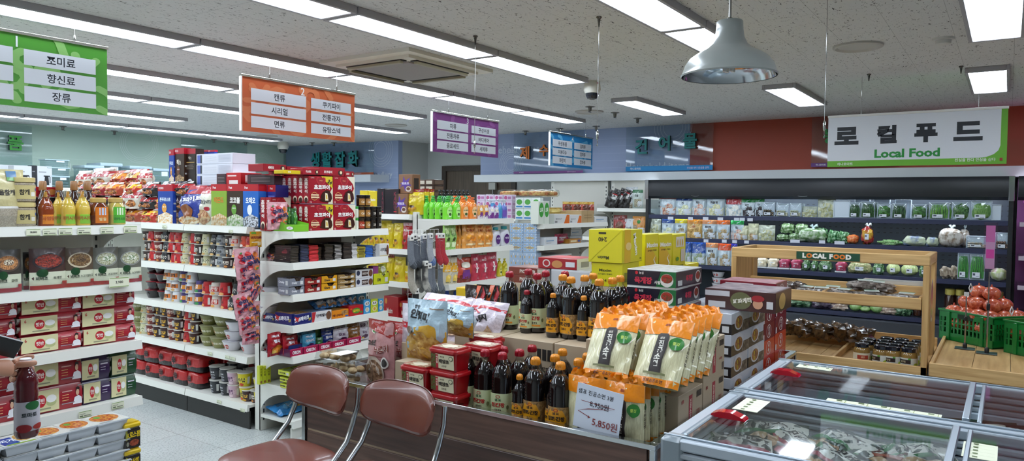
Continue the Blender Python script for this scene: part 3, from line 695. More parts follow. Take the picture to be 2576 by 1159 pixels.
for k,px,py,lb in (('dumpB',2500,1005,'green and pink frozen bag in the right compartment of rear freezer'),('dumpA',2565,1050,'frozen bag at far right of the rear freezer')):
    p=at(px,py,'z',.70);place(k,(min(p.x,3.2),p.y,.60),-PI/2+.3,lb,None,tx=-.9)
proto('fbx','cardboard_box','box',(.3,.4,.22),lambda:carton(.3,.4,.22,'b9bdb8:p'))
for i in range(2):place('fbx',(2.9,-.2-.32*i,.381),-PI/2,'white carton under the frozen bags in the rear freezer, '+('left','right')[i],'white cartons in the rear freezer')
proto('frz','frozen_bag','bag',(.2,.05,.16),lambda:bag(.2,.16,.05,'c4a08c:g',[('r',.1,.5,.9,.8,'a8402c:g')],wr=.01))
p=at(2090,1000,'z',.6);place('frz',(min(p.x,3.1),p.y,.40),-PI/2,'small pale frozen bag on the frosty floor of the rear freezer',tx=-1.2)
# ---------------------------------------------------------------- wooden LOCAL FOOD rack
WD='dcb67c:wy:bb9058';WX='dcb67c:wd:bb9058';WZ='d3ab70:wv:b08650'
YL,YR,XA=1.62,.39,5.15;yc=(YL+YR)/2;W=YL-YR
t=thing('wooden_rack','light pine display rack with LOCAL FOOD sign, empty planks and honey jars','rack',(XA,yc,0),-PI/2)
# local: x -> -Y world (right), y -> +X world (back), front at y=0
h=W/2
WDl,WXl='dcb67c:wy:bb9058','dcb67c:wd:bb9058'
Mb().box(-h,0,1.19,h,.035,1.255,WDl,.004).box(-h,.50,1.19,h,.535,1.255,WDl,.004).build('top_rail',t)
for sx in (-1,1):
    X_=sx*(h-.018)
    M=Mb().box(X_-.018,.035,1.19,X_+.018,.50,1.255,WXl,.003).box(X_-.018,.0,.0,X_+.018,.09,1.19,WZ,.003).box(X_-.018,.42,.0,X_+.018,.535,1.19,WZ,.003)
    if sx<0:M.box(X_-.012,.09,.55,X_+.012,.42,1.19,WZ,.002)
    M.build('side_frame',t)
M=Mb().box(-h+.04,.004,.915,h-.04,.026,.985,WDl,.003).box(-h+.04,.33,.93,h-.04,.35,1.03,WDl,.003).box(-h+.04,.02,.91,h-.04,.34,.925,WDl,.002)
for sx in (-1,0,1):M.box(sx*(h-.05)-.009,.02,.925,sx*(h-.05)+.009,.34,.99,WXl,.002)
M.build('middle_tray',t)
M=Mb().box(-h,0,.49,h,.022,.56,WDl,.003).box(-h,.78,.49,h,.80,.63,WDl,.003)
for i in range(9):M.box(-h+.02+i*(W-.04)/9+.001,.02,.49,-h+.02+(i+1)*(W-.04)/9-.001,.78,.507+.0*i,WXl,.0015)
for sx in (-1,1):M.box(sx*(h-.011)-.011,.02,.49,sx*(h-.011)+.011,.78,.57,WXl,.002)
M.box(.05,.02,.507,.07,.78,.55,WXl,.002)
M.build('bottom_tray',t)
M=Mb()
for i in range(7):M.box(-h+i*W/7+.0015,.03,0,-h+(i+1)*W/7-.0015,.05,.49,WZ,.002)
M.box(-h,.05,0,h,.78,.02,WZ,0);M.build('plank_front',t)
sa=at(2004,628,'x',XA);sb=at(2163,655,'x',XA);M=Mb();w_=sa.y-sb.y;xc=yc-(sa.y+sb.y)/2
S=Fl((xc-w_/2,-.004,1.197),(1,0,0),(0,0,1),w_,.05);M.box(xc-w_/2,-.004,1.197,xc+w_/2,0,1.247,'17492f:p',0)
M.art(S,[('t',c,x,.5,.66,k,0,.12,1.1) for c,x,k in zip('LOCALFOOD',(.13,.21,.30,.385,.455,.56,.64,.735,.83),('f0ece0:p','e07a28:p','f0ece0:p','f0ece0:p','f0ece0:p','f0ece0:p','e07a28:p','e07a28:p','f0ece0:p'))]);M.build('sign_plate',t)
M=Mb().box(h,.05,.9,h+.004,.2,1.15,'e8e4dc:p',.0);M=Mb();M.art(Fl((h+.002,.1,.82),(0,1,0),(0,0,1),.16,.28),[('e',.5,.5,.5,.5,'efe9e2:s'),('e',.5,.5,.4,.42,'c86a6a:s'),('e',.5,.35,.28,.2,'d8c060:s')]);M.build('oval_sticker',t)
# wooden table right
t=thing('wooden_table','low pine plank display table with the green onion crates, right of the rack','table',(XA-.05,-.335,0),-PI/2)
h=.71
M=Mb().box(-h,0,.52,h,.025,.60,WDl,.003).box(-h,1.6,.52,h,1.62,.6,WDl,.003)
for i in range(7):M.box(-h+.02+i*.197+.001,.025,.55,-h+.02+(i+1)*.197-.001,1.6,.575,WXl,.0015)
M.box(-h,.025,.52,-h+.02,1.6,.6,WXl,.002).box(h-.02,.025,.52,h,1.6,.6,WXl,.002);M.build('table_top',t)
M=Mb()
for i in range(7):M.box(-h+.01+i*.2+.0015,.04,0,-h+.01+(i+1)*.2-.0015,.06,.52,WZ,.002)
M.box(-h,.06,0,h,1.58,.02,WZ,0);M.build('plank_front',t)
# ---------------------------------------------------------------- chiller cabinet
BK='1d2025:p';NV='2e3450:s'
t=thing('refrigerated_display','long dark open chiller cabinet full of vegetables under the white ledge','refrigerator',(8.4,1.84,0),-PI/2)
h=1.86
pr=[(0,1.84),(-.02,1.80),(-.03,1.72),(-.02,1.66),(.03,1.63),(.12,1.63),(.12,1.86),(.02,1.86)]
Mb().prism(pr,'x',-h,h,BK).box(-h,.1,1.84,h,.58,1.86,BK,0).build('canopy',t)
for px in (1750,2020,):
    q=at(px,483,'x',8.39);Mb().tube([(1.84-q.y+a*.05,-.022,1.665-.006*(1-a*a)) for a in (-1,-.5,0,.5,1)],.003,'b5b9bd:m',6).build('handle',t)
M=Mb().box(-h,.5,0,h,.56,1.84,'39444f:p',0)
for z in [1.27+i*.05 for i in range(7)]+[.95+i*.05 for i in range(4)]:
    for i in range(60):M.box(-h+.03+i*.062,.498,z,-h+.055+i*.062,.4995,z+.008,'1a1e24:p',0)
M.build('back_panel',t)
for z in (1.43,1.155,.84,.43):
    o=Mb().box(-h+.02,.01,z-.02,h-.02,.49,z,'343b4a:s',.001).build('shelf',t)
    Mb().box(-h+.02,-.006,z-.045,h-.02,.012,z+.002,NV,.002).build('price_rail',o)
for x in (-h,h-.0):
    o=Mb().box(x-.02,-.01,.3,x+.02,.06,1.66,'1e2024:s',.003).build('side_post',t)
    Mb().box(x-.024,-.035,1.62,x+.024,-.005,1.86,'b4b6b8:m',.004).build('chrome_trim',o)
V=0
Mb().prism([(.05,.5),(.05,1.62),(.5,1.62),(.5,.5)],'x',-h-.003,-h+.003,'c9d4d8:t:1.45').build('glass_end',t)
Mb().box(-h,.0,0,h,.56,.36,'2a2d33:s',.01).box(-h,-.10,.12,h,-.01,.38,'34383f:s',.01).build('base_tub',t)
Mb().box(-h+.05,.135,1.70,h-.05,.2,1.712,'eaf4ff:e:22',0).build('cabinet_light',t)
for z in (1.39,1.115):Mb().box(-h+.06,.05,z+.0,h-.06,.075,z+.012,'eaf4ff:e:7',0).build('shelf_light',t)
# magenta meat chiller to the right
t=thing('refrigerated_display','meat chiller glowing magenta at the right edge of the picture','refrigerator',(8.4,-1.05,0),-PI/2)
h=.98
Mb().prism(pr,'x',-h,h,BK).build('canopy',t)
Mb().box(-h,.5,0,h,.56,1.84,'6a3a68:p',0).build('back_panel',t)
for z in (1.42,1.10,.82,.54):
    o=Mb().box(-h+.02,.01,z-.02,h-.02,.49,z,'4a3d50:s',.001).build('shelf',t);Mb().box(-h+.02,-.006,z-.04,h-.02,.012,z+.002,'b7a8b4:s',.002).build('price_rail',o)
Mb().box(h-.02,-.01,.3,h+.02,.06,1.66,'1e2024:s',.003).build('side_post',t)
Mb().box(-h,.0,0,h,.56,.45,'2a2d33:s',.01).build('base_tub',t)
Mb().box(-h+.05,.1,1.61,h-.05,.16,1.628,'ff60d8:e:3.5',0).build('pink_light',t)
for z in (1.38,1.06):Mb().box(-h+.06,.04,z,h-.06,.07,z+.012,'ff70d8:e:3',0).build('pink_light',t)
# ---------------------------------------------------------------- folding chairs
LE='6c3426:s'
def chair():
    # local: front of seat toward -y; seat centre origin
    seat=Mb().ell((0,0,.445),(.215,.21,.038),LE,32,12,0,.55)
    for sx in (-1,):pass
    back=Mb()
    def bk(u,v,sg):
        a=u*2-1;bb=v*2-1
        # super-ellipse outline
        th=max(0,1-abs(a)**3.2)
        x=a*.222;hz=.092*(th**.35)
        z=.715+bb*hz;cur=.05*(a*a)
        tt=.024*max(0,(1-abs(a)**4))**.5*max(0,(1-bb**4))**.5
        y=.235-cur+(z-.715)*.28+(sg*tt)
        return (x,y,z)
    back.grid(lambda u,v:bk(u,v,-1),24,10,LE);back.grid(lambda u,v:bk(u,v,1),24,10,LE,True)
    # seam piping
    seam=Mb().tube([bk(i/40,0.0,0) for i in range(1,40)]+[bk(1-i/40,1.0,0) for i in range(1,40)],.0035,'56281d:s',6,True)
    seam2=Mb().tube([(.215*math.copysign(abs(math.cos(a))**.55,math.cos(a))*1.0,.21*math.copysign(abs(math.sin(a))**.55,math.sin(a)),.445) for a in [2*PI*i/48 for i in range(48)]],.004,'56281d:s',6,True)
    out=[('seat',seat,[('piping',seam2)]),('backrest',back,[('piping',seam)])]
    for sx in (-1,1):
        P=[(sx*.215,.255,.75),(sx*.22,.245,.68),(sx*.215,.225,.60),(sx*.218,.19,.53),(sx*.218,.12,.46),(sx*.218,.03,.37),(sx*.218,-.08,.2),(sx*.218,-.19,.0)]
        out.append(('side_tube',Mb().tube(P,.0115,'d0d3d6:m',12)))
        out.append(('rear_leg',Mb().tube([(sx*.185,.0,.43),(sx*.19,.06,.33),(sx*.2,.24,.0)],.011,'6d4438:m',10)))
        out.append(('hinge',Mb().box(sx*.2-.012,-.01,.36,sx*.2+.012,.06,.42,'8a8c90:m',.004)))
    out.append(('stretcher',Mb().tube([(-.2,.18,.12),(.2,.18,.12)],.009,'b8bbbe:m',8).tube([(-.218,-.12,.12),(.218,-.12,.12)],.009,'b8bbbe:m',8)))
    return out
proto('chair','folding_chair','chair',(.43,.45,.8),chair)
place('chair',(1.965,2.53,0),-PI/2-.10,'brown vinyl folding chair with chrome frame on the left, against the counter','folding chairs')
place('chair',(1.965,2.05,0),-PI/2-.10,'brown vinyl folding chair with chrome frame on the right, seat mostly cut off','folding chairs')
# ---------------------------------------------------------------- product makers
def pouch(key,name,cat,dims,base,items,**kw):
    w,d,h=dims
    proto(key,name,cat,dims,lambda:bag(w,h,d,base,items,**kw).xf(Matrix.Translation((0,d/2,0))))
def ctn(key,name,cat,dims,base,fr=(),rs=(),tp=(),ls=(),c=.002):
    proto(key,name,cat,dims,lambda:carton(*dims,base,fr,rs,tp,ls,c))
def bottle(key,name,cat,dims,prof,body,capk,capprof,lab,sq=1,labk=None,extra=(),sy=1,liq=None,seg=24):
    """prof: (r,z) fractions of w/2 and h"""
    w,d,h=dims
    def f():
        R=w/2;A=lambda pr:[(max(r*R,.0004),z*h) for r,z in pr];T=Matrix.Translation((0,R*sy,0));Q=[]
        M=Mb().lathe(A(prof),body,seg,0,0,1,sy,sq)
        if liq:
            z1,kq=liq;ring=[p for p in prof if p[1]<=z1];M.lathe(A([(p[0]*.93,p[1]+.004) for p in ring]+[(ring[-1][0]*.85,z1)]),kq,seg,0,0,1,sy,sq)
        for e in extra:M.join(e(R,h))
        M.xf(T);Q.append(('body',M))
        if capprof:Q.append(('cap',Mb().lathe(A(capprof),capk,18,0,0,1,sy).xf(T)))
        if lab:
            z0,z1,r,a,items=lab[:5];r1=lab[5] if len(lab)>5 else r
            L_=Mb();S=Cy(r*R,z0*h,z1*h,a,r1=r1*R,sq=sq);
            if sy!=1:
                g=S.__call__
                class W_(Cy):
                    def __call__(s,u,v,o=0):
                        p=Cy.__call__(s,u,v,o);p.y*=sy;return p
                S=W_(r*R,z0*h,z1*h,a,r1=r1*R,sq=sq)
            L_.art(S,items,.0008,.0003);L_.xf(T);Q.append(('label',L_))
        return Q
    proto(key,name,cat,dims,f)
def cup(key,name,dims,k1,items,lidk='d9d6ce:s',inv=False,taper=.76):
    w,d,h=dims
    def f():
        R=w/2;rb,rt=(R,R*taper) if inv else (R*taper,R)
        T=Matrix.Translation((0,R,0))
        M=Mb().lathe([(rb*.97,0),(rb,.004),(rt,h-.004),(rt*.98,h-.002)],k1,20)
        M.art(Cy(rb,.002,h-.006,1.35,r1=rt),items,.0006,.0003);M.xf(T)
        L_=Mb().lathe([(R*1.05,0),(R*1.06,.0015),(R*1.05,.004),(R*.9,.004)],lidk,20).xf(Matrix.Translation((0,R,-.0005 if inv else h-.003)))
        return [('cup_body',M),('lid',L_)]
    proto(key,name,'noodles',dims,f)
def at_row(ax,c,items,z):
    """items: (key,xl,xr,yt,label[,group[,kw]])"""
    for it in items:
        k,xl,xr,yt,lb=it[:5];g=it[5] if len(it)>5 else None;kw=it[6] if len(it)>6 else {}
        kw=dict(kw);dz=kw.pop('dz',0);cc=c+kw.pop('dc',0);fit(k,ax,cc,z+dz,xl,xr,yt,lb,g,**kw)
WT='ece9e2:s';BLK='1c1a1a:s'
# ================================================================ far-left end unit
Yf=3.85
pouch('sesp','sesame_pouch','pouch',(.2,.09,.27),'c9bd8a:g',[('r',.0,.0,1,.32,'b5ab98:n:9a8f7c:200'),('r',0,.32,1,.36,'e5e2dc:g'),('t','볶음참깨',.5,.6,.1,'2a241c:p',0,.04),('r',.6,.80,.82,.97,'2a6a9a:s'),('r',.6,.80,.82,.86,'5a9a3a:s')],seal=.06,bot=.5)
place('sesp',(at(12,500,'y',Yf).x,Yf,1.416),0,'beige sesame pouch with blue mark at the left edge of the top shelf',s=(.95,1,1.0))
J='6d4a33:n:8a6a50:150'
bottle('sesj','sesame_jar','jar',(.13,.13,.115),[(.88,0),(.95,.03),(.95,.72),(.8,.82),(.8,.86)],'b5a894:n:96876f:260','d8c586:s',[(.93,.80),(.96,.82),(.96,.99),(.9,1)],(.12,.68,.96,1.2,[('r',0,0,1,1,'cdbc80:p'),('t','참깨',.4,.5,.42,'2a241c:p',0,.05),('r',.62,.2,.8,.5,'ece8dc:p'),('e',.85,.7,.05,.12,'3a5a9a:p')]))
for i,(z,n) in enumerate(((0,'lower'),(.118,'upper'))):
    fit('sesj','y',Yf-.01,1.416+z,38,103,None,n+' sesame seed jar with yellow lid of the pair on the top shelf','sesame jars',sz=.116)
SY=[(.85,0),(.97,.02),(.9,.3),(.97,.38),(.95,.5),(.72,.66),(.46,.74),(.44,.80)]
def syr(key,body,lk,t,w=.085,h=.2):
    bottle(key,'syrup_bottle','bottle',(w,w,h),SY,body,'dcd8cc:t:1.4',[(.47,.76),(.5,.78),(.62,.82),(.5,.97),(.42,1)],(.06,.60,.98,.75,[('r',0,0,1,1,lk),('r',.05,.55,.25,.95,'f0eee4:p'),('e',.5,.78,.12,.1,'2a4a9a:p'),('t',t,.5,.28,.2,'26402a:p' if 'a6' in lk else 'b04018:p',0,.03)],.8),sq=.8,liq=(.62,body),extra=(lambda R,H:Mb().lathe([(.25*R,.8*H),(.2*R,.95*H)],'d8a040:p',10),))
syr('syrA','8a3a18:k','e58a28:s','사양꿀');syr('syrB','d8b84c:k','8cc63a:s','아카시아꿀')
bottle('honA','honey_jar','jar',(.11,.11,.15),[(.85,0),(.97,.03),(.97,.62),(.7,.80),(.66,.84)],'6a2c16:k','c9a860:s',[(.7,.82),(.78,.83),(.78,.97),(.7,1)],(.08,.66,.98,.7,[('r',0,0,1,1,'e07a24:s'),('r',.3,.5,.7,.95,'b9c6dc:p'),('t','벌꿀',.5,.25,.2,'f8e8b0:p',0,.03)]),sq=.8)
bottle('honB','honey_jar','jar',(.11,.11,.15),[(.85,0),(.97,.03),(.97,.62),(.7,.80),(.66,.84)],'c8b45a:k','c9a860:s',[(.7,.82),(.78,.83),(.78,.97),(.7,1)],(.08,.66,.98,.7,[('r',0,0,1,1,'5cb83c:s'),('r',.3,.5,.7,.95,'e4ecd4:p'),('t','아카시아',.5,.25,.2,'20502a:p',0,.03)]),sq=.8)
bottle('sau','sauce_bottle','bottle',(.085,.085,.24),SY,'33180c:k','9a6a3a:s',[(.5,.78),(.62,.79),(.62,.97),(.5,1)],None,sq=.8)
for i,(xl,xr) in enumerate(((100,130),(143,170),(180,207),(213,242))):
    fit('sau','y',4.02,1.416,xl,xr,455,'dark sauce bottle with brown cap in the back row, '+nth(i,4),'brown capped bottles at the back of the top shelf')
at_row('y',Yf,[('syrB',140,168,479,'green-label honey syrup bottle half hidden behind the amber one','squeeze syrup bottles',{'dc':.09}),('syrA',103,143,477,'dark amber syrup bottle with orange label, leftmost of the squeeze bottles','squeeze syrup bottles'),
('syrB',162,196,477,'golden syrup bottle with green label, just right of the half hidden one','squeeze syrup bottles'),('syrB',198,234,477,'golden syrup bottle with green label, left of the honey jars','squeeze syrup bottles'),
('honA',235,282,497,'dark honey jar with orange label and gold lid'),('honB',281,324,497,'pale honey jar with green label at the right end of the shelf')],1.416)
# price tags on g1 rails: printed cards
def tagcard(ax,c,xl,xr,yt,yb,label,hand=None,cat='price tag'):
    a=at(xl,yb,ax,c);b=at(xr,yt,ax,c);ux=(1,0,0) if ax=='y' else (0,-1,0);w=abs(b.x-a.x) if ax=='y' else abs(a.y-b.y);h=b.z-at(xr,yb,ax,c).z
    M=Mb();S=Fl((0,0,0),ux,(0,0,1),w,h);V=[S(u,v,q) for q in (0,-.0015) for u,v in ((0,0),(1,0),(1,1),(0,1))];M.add(V,[(0,1,2,3),(7,6,5,4),(0,4,5,1),(1,5,6,2),(2,6,7,3),(3,7,4,0)],'e6e7cc:p')
    M.art(S,[('r',.03,.03,.97,.1,'8aa860:p'),('r',.03,.9,.97,.97,'8aa860:p')]+([('t',hand,.5,.5,.3,'2c2c2c:p')] if hand else [('r',.08,.55,.5,.62,'8a8a7a:p'),('r',.08,.2,.32,.38,'5a6a4a:p'),('r',.4,.24,.9,.36,'8a8a7a:p')]),.0004,.0002)
    o=M.build('price_tag',None,(a.x,a.y,a.z));tag(o,label,cat,'shelf price tags')
for i,(x0,x1,y) in enumerate(((66,102,576),(108,143,575),(148,182,574),(195,229,573),(253,286,571),(312,345,569))):
    tagcard('y',3.785,x0,x1,y,y+17,'green-edged price tag on the top rail of the left unit, '+nth(i,6),'38,800' if i==0 else None)
for i,(x0,x1,y,c,lb) in enumerate(((198,231,1040,3.785,'price tag on the lowest rail below the purple rice packs'),(282,312,1017,3.785,'price tag on the lowest rail below the green rice packs'))):tagcard('y',c,x0,x1,y-3,y+13,lb)
# stew pouches
def stew(key,bg,soup,bits,name,l3):
    pouch(key,'stew_pouch','pouch',(.2,.05,.25),bg,[('r',0,.0,1,.42,'d9dcc2:s'),('e',.5,.68,.44,.2,bits),('e',.5,.69,.38,.165,soup),('e',.52,.70,.2,.07,l3),('e',.3,.4,.16,.1,'1d4a28:s'),('t','비비고',.28,.27,.09,'1a2a1c:p',0,.05),('t',name,.72,.27,.07,'1a2a1c:p',0,.02),('r',0,.0,1,.10,'9a2a34:s'),('r',.86,.1,1,.18,'a83030:s')],seal=.05,bot=.6,wr=.003)
stew('stA','3a3430:s','c98a50:n:8a5a34:90','5a4a40:s','갈비탕','5a3a28:n:e8dcc0:120')
stew('stB','4a3230:s','a03420:n:5a1810:90','2a2226:s','육개장','3a1a10:n:b03018:140')
stew('stC','5a4a3c:s','5a3a1c:n:8a6a3c:100','c8b89a:s','소고기장터국','33200f:n:7a5a34:140')
stew('stD','6a6a60:s','c9c9b0:n:8a8a60:90','8a8c86:s','소고기무국','eceadc:n:5a7a3c:80')
for i,(k,xl,xr,yt,w) in enumerate([('stA',-14,56,628,'galbi stew pouch at the left edge'),('stA',60,84,634,'dark stew pouch peeking between its neighbours'),('stB',77,170,624,'red spicy beef stew pouch, second from the left in front'),('stC',168,238,623,'brown beef stew pouch in the middle'),('stD',238,301,622,'pale radish beef soup pouch, second from the right'),('stD',301,359,621,'pale radish beef soup pouch at the right end')]):
    fit(k,'y',Yf+(.06 if i==1 else 0),1.111,xl,xr,yt,w+' of the second shelf','stew pouches on the second shelf')
tagcard('y',3.77,275,325,700,724,'handwritten red and blue price card on the stew pouch guard','3,980',cat='price card')
# instant rice
def rice(key,main,txt='햇반',six=True):
    w,d,h=.33,.14,.1
    def f():
        M=Mb()
        P=[(.012,.0),(d-.012,0),(d-.001,.03),(d-.001,h-.03),(d-.02,h),(.02,h),(.001,h-.03),(.001,.03)]
        M.prism(P,'x',-w/2+.014,w/2,main)
        S=FR(w-.014,h-.03,.001,-w/2+.014,.015)
        it=[('r',0,-.1,.60,1.1,'ddd6a6:p'),('e',.3,.52,.085,.36,'c0202c:p'),('t',txt,.3,.52,.3,'f6f0e6:p',0,.04),('e',.47,.38,.085,.22,'b9bd86:p'),('e',.47,.58,.085,.22,'f2f2ee:p'),('r',.18,.02,.46,.1,'9a977a:p')]
        if six:it+=[('t','6',.07,.85,.24,'c0202c:p'),('r',.65,.78,.82,.84,'e8b0a8:p'),('r',.65,.6,.76,.63,'e8c080:p'),('r',.65,.45,.76,.48,'e8c080:p'),('r',.65,.3,.76,.33,'e8c080:p'),('p',[(.83,.0),(.99,.0),(.98,.35),(.93,.48),(.86,.40)],'ecebf0:p'),('e',.91,.68,.028,.2,'e0b496:p'),('p',[(.88,.7),(.885,.95),(.915,1.0),(.945,.93),(.942,.72),(.93,.82),(.90,.84)],'2a201e:p'),('r',.64,.1,.86,.16,'9a8a90:p')]
        else:it+=[('r',.66,.7,.92,.78,'d8d0e0:p'),('r',.66,.5,.84,.54,'c8c0d0:p'),('r',.66,.35,.84,.39,'c8c0d0:p')]
        M.art(S,it,.0005,.0002)
        T=Mb()
        for z in (.012,.055):T.prism([(.01,z+.02),(.03,z),(d-.03,z),(d-.01,z+.02),(d-.01,z+.034),(.01,z+.034)],'x',-w/2,-w/2+.05,'a9a89f:s').prism([(.01,z+.02),(.03,z),(d-.03,z),(d-.01,z+.02),(d-.01,z+.034),(.01,z+.034)],'x',w/2-.02,w/2+.004,'a9a89f:s')
        return [('sleeve',M),('tray_end',T)]
    proto(key,'instant_rice_pack','rice pack',(w,d,h),f)
rice('rcR','a8202e:s');rice('rcP','3a2450:s',six=False);rice('rcG','1f4a2c:s',six=False)
def rstack(key,xl,xr,z0,n,hh,c,what,grp):
    a=at(xl,850,'y',c);b=at(xr,850,'y',c);W=b.x-a.x
    for k in range(n):
        z=z0+k*hh*1.005
        place(key,((a.x+b.x)/2+random.uniform(-.006,.006),c+random.uniform(0,.01),z),random.uniform(-.02,.02),'%s, %s layer'%(what,lev(k,n)) ,grp,(W/.33,1.1,hh/.1))
rstack('rcR',-105,44,.801,3,.093,Yf,'red and cream instant rice six-pack cut by the left edge, middle shelf','instant rice packs on the middle shelf')
rstack('rcR',47,205,.801,3,.093,Yf,'red and cream instant rice six-pack in the left full stack, middle shelf','instant rice packs on the middle shelf')
rstack('rcR',206,342,.801,3,.093,Yf,'red and cream instant rice six-pack in the right stack, middle shelf','instant rice packs on the middle shelf')
rstack('rcR',-125,40,.501,2,.125,Yf,'large red instant rice pack at the left edge of the lowest shelf','instant rice packs on the lowest shelf')
rstack('rcR',44,204,.501,2,.125,Yf,'large red instant rice pack behind the juice bottle, lowest shelf','instant rice packs on the lowest shelf')
rstack('rcP',205,279,.501,2,.118,Yf,'purple instant rice pack in front on the lowest shelf','purple and green rice packs')
rstack('rcG',280,345,.501,2,.118,Yf,'green instant rice pack in front on the lowest shelf','purple and green rice packs')
rstack('rcP',200,262,.501,3,.118,Yf+.17,'purple instant rice pack in the back row of the lowest shelf','purple and green rice packs')
rstack('rcG',262,320,.501,3,.118,Yf+.17,'green instant rice pack in the back row of the lowest shelf','purple and green rice packs')
# foil trays stacked on the floor
def ftray(key,film,top):
    w,d,h=.2,.16,.05
    def f():
        V=[];b=.8
        M=Mb()
        pts=lambda s,z:[(-w/2*s,d/2-d/2*s,z),(w/2*s,d/2-d/2*s,z),(w/2*s,d/2+d/2*s,z),(-w/2*s,d/2+d/2*s,z)]
        P=pts(.78,0)+pts(.93,h-.006)+pts(1.04,h-.006)+pts(1.04,h-.003)
        M.add(P,[(3,2,1,0)]+[(j*4+i,j*4+(i+1)%4,j*4+4+(i+1)%4,j*4+4+i) for j in range(3) for i in range(4)]+[(12,13,14,15)],'c3c8cf:s')
        F_=Mb().box(-w/2,0,h-.002,w/2,d,h,'dfe3e2:s',0)
        F_.art(TP(w*.98,d*.98,h,0.002),top,.0004,.0003)
        return [('tray',M),('film_lid',F_)]
    proto(key,'foil_tray','food tray',(w,d,h),f)
ftray('trA',0,[('r',.02,.02,.98,.98,'e4e4dc:g'),('e',.5,.55,.42,.4,'c8501c:nf:e8a040:60'),('e',.35,.7,.1,.12,'6a9a3a:p'),('r',.1,.04,.5,.12,'9aa0a0:p')])
ftray('trB',0,[('r',.02,.02,.98,.98,'e4e4dc:g'),('r',.05,.1,.5,.8,'1a4aa0:g'),('t','찌개',.28,.5,.3,'f0f4f8:p'),('e',.72,.55,.22,.35,'c88a3c:nf:e8c070:60'),('r',.1,.02,.9,.1,'9ac040:g')])
zt=at(285,1060,'y',3.36).z;tn=round(zt/.05);tp=zt/tn
for j,(xl,xr,n,w) in enumerate(((-85,6,6,'at the left edge'),(8,104,7,'below the juice bottle'),(108,184,8,'second from the right'),(170,252,8,'just left of the last stack') ,(243,328,8,'beside the yellow ham tubs'))):
    if j==2:xl,xr=92,176
    a=at(xl,1090,'y',3.36);b=at(xr,1090,'y',3.36);Ws=(b.x-a.x)/.208
    nn=tn
    for k in range(nn):
        place('trB' if (j<2 and k==nn-1) else 'trA',((a.x+b.x)/2+random.uniform(-.004,.004),3.36+random.uniform(-.006,.006),tp*k+.002),random.uniform(-.03,.03),'foil stew tray in the stack %s, %s'%(w,'resting on the floor' if k==0 else 'topmost' if k==nn-1 else ORD[k]+' from the floor'),'foil trays stacked on the floor',(Ws,1,tp/.0515))
def tub(key,t):
    w,d,h=.11,.09,.105
    def f():
        M=Mb().box(-w/2+.004,.004,0,w/2-.004,d-.004,h-.02,'26201c:s',.006)
        M.art(FR(w-.01,h-.028,.004,-w/2+.005,.002),[('r',.03,.03,.97,.97,'241d1a:p'),('t',t,.56,.7,.32,'e8c81c:p',0,.05),('e',.6,.28,.32,.17,'a85030:n:6a2a1a:90'),('e',.16,.25,.09,.12,'8a8a7a:p'),('r',.02,.45,.14,.95,'9a9a3a:p')])
        M.art(RS(d-.01,h-.03,w/2-.004,.002,.005),[('r',.0,.0,1,1,'2c2420:p'),('r',.2,.3,.8,.6,'5a4a3a:p')])
        L_=Mb().box(-w/2,0,h-.022,w/2,d,h-.004,'dcb818:s',.005).box(-w/2+.01,.01,h-.005,w/2-.01,d-.01,h,'dcb818:s',.003)
        return [('tub',M),('lid',L_)]
    proto(key,'ham_tub','tub',(w,d,h),f)
tub('hamA','K로스팜');tub('hamB','국산햄')
zt=at(335,1062,'y',3.36).z;n=4;hh=zt/n
for k in range(n):
    a=at(314,1100,'y',3.36);b=at(356,1100,'y',3.36)
    place('hamA' if (n-1-k)%2==0 else 'hamB',((a.x+b.x)/2,3.36,.002+k*hh),.02,'yellow-lidded black ham tub, %s in the corner stack'%('topmost' if k==n-1 else 'on the floor' if k==0 else ORD[k]+' from the floor'),'ham tubs on the floor',((b.x-a.x)/.11,1,hh/.106))
for k in range(n-1):
    place('hamA',((a.x+b.x)/2+.02,3.5,.002+k*hh),.05,'yellow-lidded ham tub hidden in the rear stack, %s'%lev(k,n-1),'ham tubs on the floor',((b.x-a.x)/.11,1,hh/.106))
# ---------------------------------------------------------------- shopper's arm with bottle
bp=at(66,1000,'y',2.15);zb0=at(66,1097,'y',2.15).z;zb1=at(66,905,'y',2.15).z;H=zb1-zb0
R_=(at(100,1000,'y',2.15).x-at(32,1000,'y',2.15).x)/2*.9
t=thing('juice_bottle','dark red juice bottle with white cap held by a shopper at the left edge','bottle',(bp.x,2.15,zb0))
Mb().lathe([(R_*.85,0),(R_,.01),(R_,.35*H),(R_*.93,.5*H),(R_*.98,.6*H),(R_*.9,.64*H),(R_*.97,.70*H),(R_*.86,.79*H),(R_*.62,.87*H),(R_*.42,.92*H),(R_*.40,.97*H)],'5c1620:k',28).build('body',t)
M=Mb();M.art(Cy(R_*1.01,.1*H,.48*H,1.5),[('r',0,0,1,1,'c9c4cc:p'),('e',.55,.86,.2,.15,'1f6a34:p'),('t','토마토',.45,.55,.16,'2a3438:p',0,.05),('e',.3,.1,.2,.14,'9a2028:p'),('e',.7,.12,.18,.1,'a83028:p')],.0012,.0004);M.build('label',t)
Mb().lathe([(R_*.48,.955*H),(R_*.48,1.02*H),(R_*.4,1.025*H)],'eceaf0:s',20).build('cap',t)
hz=zb1-.028;hx=bp.x
